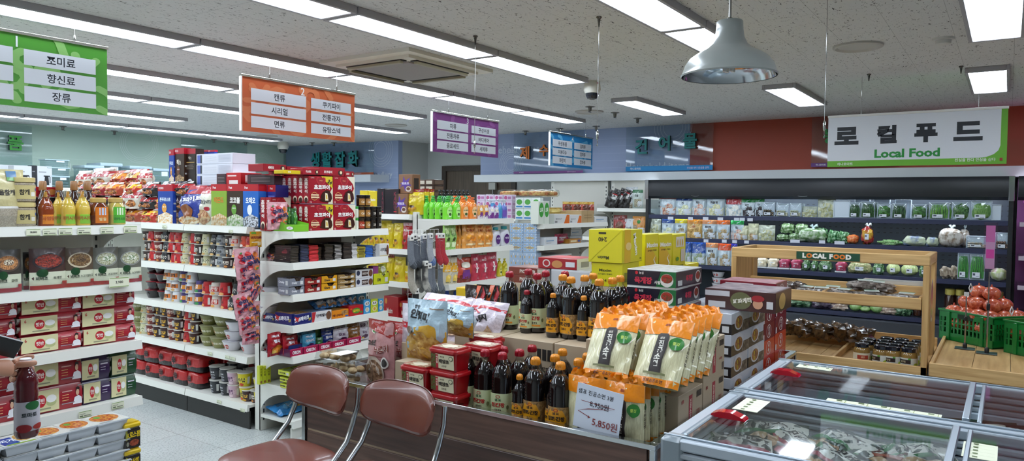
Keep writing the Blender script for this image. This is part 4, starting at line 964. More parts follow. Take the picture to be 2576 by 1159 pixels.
# figure: skin skeleton of a person standing just outside the left edge
def skin(name,nodes,edges,k,parent=None,sub=2,loc=(0,0,0)):
    me=bpy.data.meshes.new(name);me.from_pydata([n[0] for n in nodes],edges,[]);o=bpy.data.objects.new(name,me);COL.objects.link(o)
    md=o.modifiers.new('s','SKIN');me.skin_vertices.new() if not me.skin_vertices else None
    for i,n in enumerate(nodes):me.skin_vertices[0].data[i].radius=n[1] if isinstance(n[1],tuple) else (n[1],n[1])
    me.skin_vertices[0].data[0].use_root=True;md.use_smooth_shade=True
    sb=o.modifiers.new('u','SUBSURF');sb.levels=sb.render_levels=sub
    GS.collection.objects.link(o);GVL.update();m2=bpy.data.meshes.new_from_object(o.evaluated_get(GVL.depsgraph))
    bpy.data.objects.remove(o);m2.materials.clear();m2.materials.append(mat(k));m2.polygons.foreach_set('use_smooth',[True]*len(m2.polygons))
    q=bpy.data.objects.new(name,m2);COL.objects.link(q);q.parent=parent;q.location=loc;return q
px_,py_=hx-.62,2.28
hb=Vector((hx-.035,2.13,hz+.015))
B=lambda x,y,z:(px_+x,py_+y,z)
SKN='c98f72:p'
N_=[(B(0,0,.95),.13),(B(0,0,1.15),.12),(B(0,0,1.38),.15),(B(0,0,1.46),.06),(B(.01,0,1.53),.05),(B(.02,0,1.62),(.075,.09)),(B(.01,0,1.70),(.07,.085)),
 (B(.0,-.17,1.38),.06),(B(.08,-.22,1.16),.045),((hb.x-.12,hb.y-.03,hb.z+.03),.026),((hb.x-.05,hb.y-.01,hb.z+.012),(.022,.018)),((hb.x+.0,hb.y,hb.z+.0),(.026,.013)),
 (B(0,.17,1.38),.06),(B(0,.22,1.1),.045),(B(.02,.22,.86),.035),(B(.02,.22,.78),.03),
 (B(0,.09,.9),.1),(B(.01,.1,.5),.065),(B(0,.1,.1),.045),(B(.1,.1,.04),.04),(B(0,-.09,.9),.1),(B(.01,-.1,.5),.065),(B(0,-.1,.1),.045),(B(.1,-.1,.04),.04)]
E_=[(0,1),(1,2),(2,3),(3,4),(4,5),(5,6),(2,7),(7,8),(8,9),(9,10),(10,11),(2,12),(12,13),(13,14),(14,15),(0,16),(16,17),(17,18),(18,19),(0,20),(20,21),(21,22),(22,23)]
# fingers: rooted in the palm, curled round the bottle neck
pal=len(N_)-13
ps=skin('person',N_,E_,SKN)
tag(ps,'shopper in dark sleeve outside the left edge, hand gripping a juice bottle and phone','person')
def fing(nm,pts,r):
    return skin(nm,[(p,rr) for p,rr in zip(pts,r)],[(i,i+1) for i in range(len(pts)-1)],SKN,ps,2)
for i,(dz,rad) in enumerate(((.022,.047),(.006,.05),(-.010,.048),(-.024,.043))):
    c=(hx,2.15,hz+dz+.012);pts=[]
    for a in (3.3,2.75,2.2,1.6,1.0,.4,-.1)[:5+(i<3)]:
        rr=.027
        pts.append((c[0]+rr*math.cos(a),c[1]+rr*math.sin(a),c[2]-.006+.004*math.sin(a*2)))
    fing('finger',pts,(.0078,.0078,.0076,.0074,.0072,.0068,.006))
c=(hx,2.15,hz+.01);fing('thumb',[(c[0]+.029*math.cos(a),c[1]+.029*math.sin(a),c[2]+.012) for a in (3.4,4.0,4.7,5.3)],(.0095,.009,.0085,.0075))
sl=skin('sleeve',[(B(0,-.05,1.40),.12),(B(.0,-.17,1.38),.075),(B(.08,-.22,1.16),.058),((hb.x-.075,hb.y-.02,hb.z+.02),.034)],[(0,1),(1,2),(2,3)],'16181c:p',ps)
sl2=skin('jacket',[(B(0,0,.92),.15),(B(0,0,1.15),.15),(B(0,0,1.38),.17)],[(0,1),(1,2)],'16181c:p',ps)
tr=skin('trousers',[(B(0,0,.95),.145),(B(0,.09,.9),.11),(B(.01,.1,.5),.08),(B(0,.1,.14),.06),(B(0,-.09,.9),.11),(B(.01,-.1,.5),.08),(B(0,-.1,.14),.06)],[(0,1),(1,2),(2,3),(0,4),(4,5),(5,6)],'23262e:p',ps)
hr=Mb().ell(B(-.01,0,1.69),(.1,.1,.1),'1c1714:p',16,10);o=hr.build('hair',ps)
pc=at(10,868,'y',2.16)
o=Mb().box(-.036,-.008,-.022,.032,.006,.022,'101114:s',.007).box(-.036,-.011,-.024,.034,-.007,.024,'1a1b20:s',.002).box(-.034,-.007,-.0205,.0325,.003,.0205,'8a8a8c:p',.0).build('phone_case',None,(pc.x,2.16,pc.z),0);o.rotation_euler=(.25,.42,-.15);tag(o,'black phone wallet case in the hand above the juice bottle','phone case')
# ================================================================ noodle aisle, plane x=3.03
XN=3.06
def cer(key,base,top,t,tc,bowl,dims=(.2,.07,.3),brand=None,face=None):
    it=[('r',0,.84,1,1,top)]
    if brand:it+=[('t',brand,.22,.92,.06,'f4ecec:p',0,.04)]
    it+=[('t',t,.5,.62,.15 if len(t)<4 else .10,tc,0,.06),('p',[(.0,0),(1,0),(1,.22),(.55,.3),(0,.2)],bowl)]
    if face:it+=[('e',.45,.4,.16,.12,face),('e',.4,.43,.03,.02,'f4f4f4:p'),('e',.52,.43,.03,.02,'f4f4f4:p')]
    ctn(key,'cereal_box','cereal box',dims,base,it,[('r',0,.84,1,1,top),('r',.1,.3,.9,.34,'b0b0b0:p'),('r',.1,.5,.9,.54,'b0b0b0:p')],[('r',0,0,1,1,top)],[('r',0,.84,1,1,top),('r',.15,.2,.85,.6,'c8c8c8:p')])
cer('cfb','1c3f9a:s','b01c2c:s','콘푸로스트','dce8f8:p','d8a860:n:f0ece0:60',brand='CORN',face='e8a040:s')
cer('chx','3a2318:s','b01c2c:s','첵스','e8dcc8:p','5a3420:n:c8a878:60',brand='CHOCO',face='6a4028:s')
cer('alm','8cae3a:s','b81c28:s','아몬드','d87a20:p','e8dcc0:n:c8924a:50',brand='Post')
cer('coc','3a2218:s','b81c28:s','코코볼','f2ece4:p','6a9a34:n:e8e4d4:50',brand='Post',face='6aa03a:s')
cer('ore','2a68c0:s','b81c28:s','오레오','f4f8fc:p','2a2020:n:e8ecf4:70',brand='Post',face='f0f4fa:s')
pouch('cbg','cereal_bag','cereal bag',(.2,.1,.28),'26368c:g',[('r',0,.78,1,1,'b01c28:g'),('t','콘푸라이트',.5,.64,.13,'f0f0f8:p',10,.06),('e',.5,.32,.22,.2,'8a4a20:s'),('e',.5,.1,.4,.12,'c88a40:n:e8dcc0:60')],seal=.05,bot=.5,wr=.01)
pouch('cbc','cereal_bag','cereal bag',(.17,.1,.28),'d8d4c0:g',[('r',0,.82,1,1,'b01c28:g'),('t','그래놀라',.5,.6,.12,'3a3a34:p',0,.04),('e',.45,.2,.38,.2,'9a5a34:n:d8b484:50'),('e',.72,.42,.12,.05,'b02030:s')],seal=.05,bot=.5,wr=.01)
zt=1.373
at_row('x',XN,[('cfb',397,434,465,'blue corn flake cereal box with red top, leftmost of the front row'),('chx',432,456,468,'dark brown cereal box half hidden behind the blue cereal bag',None,{'dc':.03}),
('cbg',436,502,466,'blue and red cereal bag with a bear, in the front row'),('cbc',489,531,469,'cream granola bag with red top between bag and green box',None,{'dc':.01}),('alm',531,570,463,'green and white almond cereal box'),('coc',571,611,463,'dark brown cocoa ball cereal box with green figure'),('ore',611,650,463,'blue cookie cereal box at the right end of the front row'),
],zt)
ctn('orb','cereal_box','cereal box',(.1,.2,.28),'2a2f8a:s',[('r',0,.84,1,1,'b81c28:s'),('r',.1,.3,.9,.75,'6a70c0:s'),('t','Post',.5,.92,.05,'f0e8e8:p')])
for i,(xl,xr) in enumerate(((652,672),(673,693))):fit('orb','x',XN+.06,zt,xl,xr,465,'blue cereal box seen side-on behind the choco pies, '+('left one','right one')[i],'side-on cereal boxes',ds=1)
# second tier on top of the front row
z2=at(460,466,'x',XN+.05).z
XT=XN+.13
for i in range(4):
    y=4.35+i*.28;place('cfb',(XN+.11,y,zt),-PI/2,'cereal box hidden in the second row of the top shelf, '+nth(3-i,4),'cereal boxes in the second row',(1.25,1,(z2-.004-zt)/.3))
fit('chx','x',XT-.02,z2,437,463,372,'tall brown cereal carton standing on top of the cereal row, front face');
ctn('chs','cereal_box','cereal box',(.17,.08,.3),'2a1a14:s',[('r',0,.86,1,1,'b01c2c:s'),('t','첵스',.5,.75,.08,'e8e0d0:p'),('r',.1,.62,.9,.64,'b08a4a:p'),('r',.1,.55,.8,.565,'8a7a6a:p'),('r',.1,.5,.85,.515,'8a7a6a:p'),('r',.1,.45,.8,.465,'8a7a6a:p'),('e',.5,.12,.2,.06,'d8d8e0:p')])
fit('chs','x',XT,z2,464,492,374,'tall dark cereal carton with fine print, right of the brown one on top')
fit('cfb','x',XT-.03,z2,425,437,376,'narrow sliver of a blue cereal box at the left of the top cartons')
ctn('wht','shipping_carton','carton',(.34,.2,.12),'d4d6e0:p',[('r',.03,.1,.12,.9,'5a6ab8:p'),('r',.12,.1,.16,.9,'26282e:p'),('r',.2,.15,.6,.85,'dfe0e8:p')]+[('r',.22,.22+i*.1,.58,.235+i*.1,'9a9ca8:p') for i in range(6)]+[('r',.64,.2+i*.12,.96,.23+i*.12,'a8aab6:p') for i in range(6)])
zz=z2
for k in range(3):
    yt=(439,412,386)[k];o=fit('wht','x',XT-.01,zz,494,585,yt,'white cereal shipping carton with fine print, %s of the stack of three'%lev(k,3),'white shipping cartons');zz=at(540,yt,'x',XT-.01).z+.001
for i,(xl,xr) in enumerate(((505,521),(522,540))):fit('cfb','x',XT+.12,zz+.001-.05,xl,xr,377,'red topped cereal box peeking over the white cartons, '+('left','right')[i],'peeking cereal boxes')
ctn('redc','snack_carton','carton',(.2,.2,.1),'b81c24:s',[('r',.2,.1,.8,.4,'e8e4e0:p'),('r',.1,.7,.7,.8,'e8e0d8:p')],[('r',.2,.2,.5,.8,'e8d0d0:p')],[('r',.1,.1,.9,.9,'d8c8c8:p')])
ctn('drk','snack_carton','carton',(.3,.2,.12),'4a2c34:s',[('r',.1,.2,.9,.85,'2e2020:p')]+[('r',.14,.3+i*.12,.86,.33+i*.12,'8a7a7c:p') for i in range(4)],[],[('r',0,0,1,1,'5a3440:p')])
at_row('x',XT-.03,[('redc',569,606,434,'small red carton lying on top of the cocoa cereal'),('drk',622,690,438,'dark brown snack carton lying on top behind the choco pies'),('drk',545,568,437,'black end of a carton between the white cartons and the red one')],z2)
# ramen multipacks
def ramen(key,base,band,t,tc,w=.2,h=.11,bk='1c1a1a:g',bowl='c8803c:n:5a2a14:80'):
    pouch(key,'ramen_multipack','ramen pack',(w,.14,h),base,[('r',0,.52,1,.82,band),('t',t,.45,.66,.24,tc,0,.06),('e',.25,.26,.16,.18,bowl),('e',.68,.26,.16,.18,bowl),('r',.8,.85,.97,.98,'d8d4cc:g')],seal=.03,bot=.7,wr=.012)
ramen('rmB','1e1a1c:g','b01c20:g','辛','1a1416:p');ramen('rmY','c8301c:g','e8b820:g','짜파','2a1a14:p');ramen('rmR','9a1c20:g','c8a860:g','칼국수','2a1410:p')
ramen('rmW','d8d0c0:g','a82028:g','감칠국수','f0e8e0:p',.24,.16);ramen('rmO','b04020:g','d88a28:g','너구리','f0e0c0:p')
ys=[5.12,5.36,5.6,5.85,6.1,6.35,6.6]
for i,y in enumerate(ys):
    for k in range(3):
        kk=('rmB','rmB','rmY','rmO','rmR','rmB','rmW')[(i+k*3)%7] if i>1 else ('rmB','rmY')[int(k==1 and i==1)]
        place(kk,(XN+.01+random.uniform(0,.02),y+random.uniform(-.02,.02),zt+k*.105),-PI/2+random.uniform(-.15,.15),'multipack of ramen, %s layer, %s in the row left of the cereal'%(lev(k,3),nth(len(ys)-1-i,len(ys))),'ramen multipacks on the top shelf',(1.12,1,1))
# flamboyant packs on top of the farther ones
for i,(k,xl,xr,yt,yb,lb) in enumerate([('rmW',177,212,428,476,'cream noodle pack leaning at the left of the top pile'),('rmW',212,266,421,470,'large red and white knife-cut noodle pack on top of the pile'),('rmO',262,305,427,474,'red and orange ramen pack right of the white one on the pile'),('rmR',300,345,424,472,'dark red noodle pack near the right end of the pile'),('rmW',340,367,428,468,'striped white pack at the right end of the pile'),
('rmY',318,358,466,490,'yellow and red ramen pack in front of the pile')]):
    c=3.3-.0*i;a=at((xl+xr)/2,yb,'x',c);fit(k,'x',c,a.z,xl,xr,yt,lb,rz=random.uniform(-.1,.1))
for i in range(5):
    place('rmB',(XN+.24,5.5+i*.33,zt),-PI/2,'black ramen multipack under the colourful pile, '+nth(4-i,5),'ramen multipacks under the pile',(1.6,1.4,2.6))
# cups
CP={}
def mkcup(k,*a,**kw):
    cup(k,'cup_noodles',*a,**kw)
inv=True
def ci(t,tc,band,pic):return [('r',.0,.30,1,.72,band),('t',t,.5,.52,.36,tc,0,.06),('e',.5,.14,.16,.12,pic),('r',.86,.2,1,.8,'d8d8d4:p')]
D0=(.086,.086,.078)
SPEC={'cR':('b81a20:s','신','1a1414:p','c8242a:s','e0a060:p'),'cS':('d8d0c4:s','새우탕','f0e8e0:p','c83a24:s','e0a050:p'),'cO':('d84a28:s','辛','1e1a1a:p','d84a28:s','e8e0d8:p'),'cB':('3a2a26:s','짬뽕','f0e8d8:p','2a1e1c:s','c8803c:p'),
'cK':('26262a:s','칼국수','e8e4d8:p','3a3a3e:s','d8b070:p'),'cG':('7a7f86:s','Rice','1c1c1e:p','a8acb0:s','c8b080:p'),'cC':('c8c49a:s','쌀국수','3a4a2a:p','d8d4b0:s','c8a060:p'),'cM':('6a2420:s','육개장','f0e0d0:p','8a2a24:s','d08040:p'),
'cW':('d8dade:s','참깨','2a2a2a:p','e07a28:s','c8a060:p'),'cP':('4a3a7a:s','김','f0e8e8:p','d8882a:s','3a8a4a:p'),'cV':('8a8a4a:s','짜장','f0ecd8:p','9a9a5a:s','6a3a20:p'),'cE':('3a1c1a:s','불닭','e0b040:p','2a1412:s','d8a030:p'),
'cY':('d8c81c:s','라볶','2a2a20:p','e8dc3c:s','c84a28:p'),'cL':('c8a8b8:s','왕뚜','5a2a5a:p','d8b8c8:s','e8d0d8:p'),'cD':('2c2e34:s','黑','c8c8cc:p','32343a:s','8a8a90:p')}
NM={'cR':'red','cS':'white and red shrimp','cO':'orange-red','cB':'dark brown','cK':'charcoal','cG':'grey rice-noodle','cC':'cream','cM':'maroon','cW':'white and orange','cP':'purple and orange','cV':'olive','cE':'black and orange','cY':'yellow','cL':'pale pink','cD':'matte black'}
for k,(b,t,tc,bd,pc) in SPEC.items():mkcup(k,D0,b,ci(t,tc,bd,pc),inv=k not in 'cM cE cR2 cY cL cD cB'.split())
def bowl(key,nm,dims,base,items,lid):
    w,d,h=dims
    def f():
        R=w/2;T=Matrix.Translation((0,R,0));M=Mb().lathe([(R*.62,0),(R*.66,.004),(R*.86,h*.55),(R*.96,h-.006),(R,h-.004),(R,h)],base,24);M.art(Cy(R*.7,.006,h-.01,1.3,r1=R*.95),items,.001,.0003);M.xf(T)
        return [('bowl',M),('lid',Mb().lathe([(R*1.02,h),(R*1.03,h+.002),(R*.9,h+.003)],lid,24).xf(T))]
    proto(key,nm,'noodles',(w,d,h+.003),f)
bowl('bW','noodle_bowl',(.15,.15,.07),'dcdbe0:s',[('e',.5,.5,.1,.3,'b82a24:p'),('e',.28,.5,.07,.22,'c83a2c:p'),('t','튀김',.5,.5,.3,'f0e8e0:p')],'c9c6cc:s')
bowl('bK','noodle_bowl',(.13,.13,.062),'1e1a1e:k',[('t','감',.5,.5,.4,'8a8a8a:p')],'a82a34:s')
bowl('bG','noodle_bowl',(.15,.15,.075),'86854c:s',[('e',.3,.5,.16,.4,'5a3a24:n:c8a060:80'),('t','짜파게티',.68,.5,.3,'e8e4cc:p',0,.05)],'b0ae88:s')
bowl('bR','noodle_bowl',(.16,.16,.07),'98222c:s',[('t','잔치',.5,.5,.4,'f0d8d8:p',0,.05)],'c8c0c4:s')
def colm(i,n):
    if i==0:return 'leftmost column'
    if i==n-1:return 'rightmost column'
    return ORD[i]+' column from left' if i<n/2 else ORD[n-1-i]+' column from right'
def cuprow(cols,y0,dy,z,lv,where,row=0):
    n=len(cols);y=y0
    for i,c in enumerate(cols):
        k=c[0];nl=c[1];s=c[2] if len(c)>2 else 1;w=PR[k][2][0]*s;h=PR[k][2][2]*s+.0015
        y-=w/2*1.04
        for l in range(nl):
            place(k,(XN+.0+random.uniform(0,.02)+row,y+random.uniform(-.003,.003),z+.0008+l*h),-PI/2+random.uniform(-.9,.9)*(.35),
             '%s, %s, %s, %s'%(NM[k].replace(' and ','-')+' noodle cup' if k[0]=='c' else {'bW':'white noodle bowl','bK':'black noodle bowl','bG':'olive noodle bowl','bR':'crimson noodle bowl'}[k],colm(i,n),'single layer' if nl==1 else lev(l,nl)+' layer',where),
             'instant noodles on the '+where,(s,s,s))
        y-=w/2*1.04+dy
    return y
random.seed(3)
A=lambda s,n=3,sc=1.0:[(k,n,sc) for k in s.split()]
cuprow(A('cB cR cM cK cR cR cC cR cB cC cK cG cB cS cO cR',3,.98),5.62,.0,ZN[1],3,'second noodle shelf')
cuprow(A('bK bK',4,1)+A('cW cW cP cW',3,1.02)+A('cP cR cS',2,1.15)+A('cR cK cB cM',2,1.2)+A('bW',3,.85),5.6,.004,ZN[2],3,'middle noodle shelf')
cuprow(A('bG cC cM cE cE cM cE cR cE',3,1.08)+A('bG',3,.95)+A('bG',3)+A('bW',3,.95)+A('bW',3,1.03)+A('bR',2,.93),5.85,.002,ZN[3],3,'fourth noodle shelf')
cuprow([('cD',2,1.2),('cD',2,1.2),('cL',2,1.15),('cY',2,1.2),('cB',1,1.1)],4.75,.006,ZN[4],2,'lowest shelf')
cuprow([('cE',1,1.0),('cY',2,1.1)],4.36,.01,ZN[4],2,'lowest shelf near the post')
cuprow([('cD',2,1.2),('cK',2,1.2),('cL',2,1.1),('cY',2,1.1),('cY',2,1.1)],4.78,.01,ZN[4],2,'lowest shelf back row',row=.15)
# red ramen five-packs
def shin():
    M=Mb().ell((0,.09,.058),(.1,.09,.056),'b41418:g',20,12,0,.45,.10,3)
    M.v=[(x,y,max(z,.001)) for x,y,z in M.v]
    S=Fl((-.075,-.004,.018),(1,0,0),(0,0,1),.15,.09)
    M.art(S,[('t','辛',.28,.5,.62,'1a1012:p',0,.08)],.004,.0006)
    M.art(Fl((.104,.03,.02),(0,1,0),(0,0,1),.12,.08),[('t','辛',.5,.5,.7,'1a1012:p',0,.08)],.004)
    B_=Mb().ell((0,.09,.022),(.102,.092,.024),'201416:g',20,8,0,.4)
    B_.v=[(x,y,max(z,.0)) for x,y,z in B_.v]
    return [('packs',M),('tray_wrap',B_)]
proto('shin','ramen_five_pack','ramen pack',(.2,.18,.115),shin)
for j,(n_,x_) in enumerate(((6,0),(5,.21))):
    for i in range(n_):
        for l in range(2):
            y=4.93+i*.19
            if l==0 and i==0 and j==0:pass
            place('shin',(XN+x_+random.uniform(0,.02),y+random.uniform(-.01,.01),ZN[4]+l*.118),-PI/2+random.uniform(-.12,.12),'red ramen five-pack, %s, %s layer, %s row'%(nth(n_-1-i,n_),('lower','upper')[l],('front','rear')[j]),'red ramen five-packs',(.95,1,1.05))
for i in range(3):place('shin',(XN+.25,4.75-i*.2,ZN[4]),-PI/2,'red ramen five-pack at the back right of the lowest shelf, '+nth(i,3),'red ramen five-packs',(.95,1,1.4))
for i,(c,xl,xr,y) in enumerate(((3.015,408,418,566),(3.015,575,585,578),(3.015,522,533,884),(3.015,566,577,893),(3.015,579,591,897),(3.015,545,556,1005),(3.015,604,615,1026))):
    tagcard('x',c,xl,xr,y,y+8,'small price tag on the noodle aisle rails, '+('top rail left','top rail right','fourth rail left','fourth rail middle','fourth rail right','bottom rail left','bottom rail near the post')[i])
# far left beyond: plastic bins and kettle boxes on the green wall shelves
for i in range(4):
    rack('f','tall white wall shelving against the green wall, %s section'%nth(i,4),3.95+i*1.25,10.75,1.24,.45,[1.70,1.3,.9,.5,.15],1.72)
def tbin():
    w,d,h=.42,.3,.2;M=Mb().prism([(.03,0),(d-.03,0),(d,h-.02),(0,h-.02)],'x',-w/2+.02,w/2-.02,'cfdfe8:t:1.5')
    for z in (.03,.08,.13):M.box(-w/2+.02,.02,z,w/2-.02,.024,z+.004,'bccfda:s',0)
    return [('tub',M),('lid',Mb().box(-w/2,-.01,h-.025,w/2,d+.01,h,'b4cad6:s',.006)),('label',Mb().box(-.02,-.012,h-.07,.12,-.002,h-.03,'dde6ee:p',0))]
proto('bin','storage_bin','storage bin',(.42,.3,.2),tbin)
zb=1.705
def far(k,xl,xr,yt,yb,lb,g=None,c=10.82):
    z=at((xl+xr)/2,yb,'y',c).z;fit(k,'y',c,z,xl,xr,yt,lb,g)
z0=1.705
zz=[at(150,y,'y',10.8).z for y in (464,442,421,401)]
for k,(xl,xr) in enumerate(((130,176),(119,177),(113,175))):
    fit('bin','y',10.8,z0 if k==0 else zz[k],xl,xr,(442,421,401)[k],'pale blue storage bin, %s of the stack by the kettle boxes'%lev(k,3),'plastic storage bins')
for i,(xl,xr,yt) in enumerate(((212,262,416),(252,308,410),(326,382,418),(385,430,424),(560,600,432))):
    zq=at((xl+xr)/2,yt+21,'y',10.8).z
    fit('bin','y',10.8,z0,xl,xr,yt,'pale blue storage bin, '+('left of the pair above the noodle pile','right of the pair above the noodle pile','wrapped one behind the striped noodle pack','left of the tall cereal cartons','just visible right of the white cartons')[i],'plastic storage bins')
def kett(key,base):ctn(key,'kettle_box','box',(.25,.2,.3),base,[('p',[(.45,.1),(.8,.1),(.75,.5),(.5,.5)],'1c1d20:p'),('r',.42,.5,.85,.56,'1c1d20:p'),('r',.82,.2,.88,.5,'1c1d20:p'),('r',.1,.7,.6,.74,'8a8c90:p'),('e',.2,.15,.1,.05,'d8d4cc:p')])
kett('ket','c9cbd0:p');kett('ket2','23252a:p')
at_row('y',10.8,[('ket',35,80,417,'white electric kettle carton at far left behind the sesame jars'),('ket2',80,93,416,'dark carton squeezed between the two kettle boxes'),('ket',94,131,418,'second white kettle carton, left of the plastic bins')],z0)
ctn('snk','snack_carton','carton',(.3,.1,.06),'b8202c:s',[('e',.35,.5,.08,.4,'e8d8d0:p'),('e',.7,.5,.15,.3,'c8803c:p')])
a=at(110,455,'y',4.6);fit('snk','y',4.08,1.56+.0,82,150,443,'red snack box on top behind the syrup bottles',sz=.05)
place('ket2',(at(110,470,'y',4.1).x,4.09,1.416),0,'dark carton under the red snack box',None,(1.2,.5,.47))
# ================================================================ choco pie end unit, plane y=3.8
YE=3.83
RDK='9c1424:s'
heart=[(.5,.86),(.42,.97),(.32,.95),(.30,.85),(.36,.75),(.5,.62),(.64,.75),(.70,.85),(.68,.95),(.58,.97)]
def cpie(promo):
    it=[('p',[(.62,1),(1,1),(1,.5),(.9,.75)],'e0d8c0:p') if not promo else ('p',[(.5,1),(.99,1),(.99,.55)],'d8c020:p'),('p',[(.80,0),(1,0),(1,.62),(.9,.45)],'ddd4b8:p'),
        ('p',heart,'c8303a:p'),('p',[(.5+(x-.5)*.86,.81+(y-.81)*.86) for x,y in heart],'9c1424:p'),('t','Happy',.5,.84,.05,'e0a070:p'),('t','초코파이',.53,.60,.18,'f4f0ea:p',0,.07),('t','LOTTE',.14,.93,.035,'e8d8c8:p'),
        ('o',.22,.27,.15,.02,'d08a50:p'),('r',.08,.2,.42,.26,'e8c8a0:p'),('r',.08,.29,.4,.34,'e8c8a0:p'),
        ('p',[(.42,.14),(.5,.2),(.48,.28),(.56,.42),(.7,.5),(.84,.48),(.93,.36),(.96,.2),(.9,.08),(.72,.06),(.55,.08)],'38180f:s'),('p',[(.66,.40),(.76,.38),(.8,.12),(.66,.12)],'e8dcb8:p'),('p',[(.69,.33),(.74,.32),(.76,.18),(.7,.18)],'d8b040:p'),('t','12',.06,.06,.06,'f0e8e0:p')]
    if promo:it+=[('t','24',.86,.8,.14,'2a2418:p',-30,.05)]
    return it
SP=[('tv','초코파이',.5,.86,.125,'f2ece4:p',0,.08),('e',.5,.16,.38,.12,'e8dcc0:p'),('e',.5,.12,.3,.1,'38180f:p')]
ctn('pieA','choco_pie_box','cookie box',(.26,.055,.26),RDK,cpie(True),SP,[('r',0,0,1,1,'9c1424:s')],SP)
ctn('pieB','choco_pie_box','cookie box',(.26,.055,.26),RDK,cpie(False),SP,[('r',0,0,1,1,'9c1424:s')],SP)
z=Z2[0]+.001;zu=at(830,512.5,'y',YE).z
G='choco pie boxes facing front'
at_row('y',YE,[('pieA',777,838,514,'red choco pie box with yellow corner, lower left of the four facing front',G,{'ds':1}),('pieB',838.5,894,514,'red choco pie box with cream edge, lower right of the four facing front',G,{'ds':1})],z)
at_row('y',YE,[('pieA',777,837,443,'red choco pie box with yellow corner, upper left of the four facing front',G,{'ds':1}),('pieB',838,892,444,'red choco pie box with cream edge, upper right of the four facing front',G,{'ds':1})],zu)
for l,(zz,yt) in enumerate(((z,514),(zu,443))):
    pa=at(777,530,'y',YE);pb=at(838,530,'y',YE);pc=at(893,530,'y',YE);H_=at(830,yt,'y',YE).z-zz
    for i in range(1,6):
        for c_,(q0,q1) in enumerate(((pa,pb),(pb,pc))):
            place('pieB',((q0.x+q1.x)/2,YE+i*.0565,zz),0,'choco pie box with spine to the left, %s behind front, %s column, %s row'%(ORD[i-1],('left','right')[c_],('lower','upper')[l]),'choco pie boxes behind the front ones',((q1.x-q0.x)/.26*.99,1,H_/.26))
pa=at(672,560,'y',4.0);pb=at(722,560,'y',4.0);H_=at(690,496,'y',4.0).z-z
for i in range(2):place('pieB',((pa.x+pb.x)/2+.03,4.0+i*.0565,z),0,'choco pie box at the left end of the shelf, '+('front','rear')[i]+' one','choco pie boxes at the left end',((pb.x-pa.x)/.26,1,H_/.26))
def flat(key,t,base='9c1424:s',pie=True,w=.26,d=.2,h=.055):
    it=[('t',t,.34,.5,.42,'f2ece4:p',0,.05)]
    if pie:it+=[('e',.84,.45,.1,.4,'38180f:p'),('e',.86,.5,.05,.22,'e0d0a8:p')]
    ctn(key,'snack_box','snack box',(w,d,h),base,it,[('r',.1,.2,.9,.8,'c8b8a8:p')],[('r',.04,.05,.96,.95,base),('r',.2,.2,.8,.7,'c8a88c:p')])
flat('flA','초코파이');flat('flB','카스타드');flat('flY','몽쉘','d8b818:s',False)
zt1=at(800,441,'y',YE).z+.002
at_row('y',YE,[('flB',762,803,424,'narrow red snack box lying upside down on top, left of the choco pie bar'),('flA',803.5,866,424,'long red choco pie box lying flat on top of the upright boxes'),('flA',867,890,431,'short red box end at the right of the flat boxes on top',None,{'dc':.02}),('flY',713,756,428,'yellow snack box lying on top of the upright choco pies',None,{'dc':.0})],zt1)
flat('flC','빼빼로');
z3=at(710,431,'y',YE+.22).z
fit('flC','y',YE+.22,zt1,668,714,441,'lower dark red long box at the back left of the top pile')
fit('flC','y',YE+.22,at(690,431,'y',YE+.22).z,662,720,413,'upper dark red long box at the back left of the top pile')
fit('flB','y',YE+.22,zt1,722,790,420,'cream and red box in the middle back of the top pile');fit('flA','y',YE+.26,zt1,792,868,421,'long red box at the back right of the top pile')
# green candy display box with gummy bags
w=at(751,570,'y',3.79).x-at(659,570,'y',3.79).x
def jb():
    w,d,h=.3,.12,.12
    M=Mb()
    M.box(-w/2,.0,0,w/2,d,.05,'7cc234:s',.001);P=[(-w/2,0),(w*.2,0),(w*.2,.06),(w*.1,.075),(-.01,.118),(-w/2,.118)]
    M.prism(P,'y',-.001,.002,'7cc234:s').prism([(-w/2,.05),(w/2,.05),(w/2,.06),(-w/2,.115)],'y',d-.002,d,'7cc234:s').box(-w/2,0,.05,-w/2+.003,d,.115,'7cc234:s',0)
    M.art(FR(w,h),[('e',.22,.55,.15,.2,'f0eef0:p'),('e',.22,.55,.13,.165,'b82a44:p'),('t','Jellico',.22,.55,.14,'f4f0f0:p',12,.05),('t','공룡',.5,.3,.2,'f0f4e8:p',0,.06),('e',.88,.22,.1,.1,'f0eef0:p'),('t','Jellico',.88,.22,.08,'b82a44:p',8,.04)],.0025)
    return M
proto('jel','candy_display_box','display box',(.3,.12,.12),jb)
fit('jel','x',3.075,z,659,740,541,'bright green candy display box at the left end of the choco pie shelf')
GUM=[('r',0,.86,1,1,'e8b0b8:g'),('r',0,0,1,.08,'e8b0b8:g')]+[('e',.2+.3*(i%3),.75-.22*(i//3)+.05*(i%2),.13,.08,('c01c2c:g','d83a40:g','e07a30:g')[i%3]) for i in range(9)]+[('t','구미',.4,.66,.17,'26265a:p',14,.1),('t','구미',.62,.5,.17,'26265a:p',14,.1)]+[('e',.8,.3,.07,.03,'3a8a3a:p'),('e',.2,.85,.07,.03,'3a8a3a:p'),('t','딸기',.3,.36,.12,'2a2a6a:p',80,.08)]
pouch('gum','gummy_bag','candy bag',(.14,.04,.24),'e4a4ae:g',GUM,seal=.1,wr=.012)
pouch('gre','candy_bag','candy bag',(.08,.04,.12),'2c6a30:g',[('e',.5,.5,.3,.3,'5aa03c:g')],wr=.012)
fit('gum','y',3.93,z+.01,677,727,508,'pink gummy bag standing in the green candy box');fit('gre','y',3.94,z+.02,722,736,520,'small dark green candy bag in the display box, left');fit('gre','y',3.9,z+.02,737,750,524,'small dark green candy bag in the display box, right')
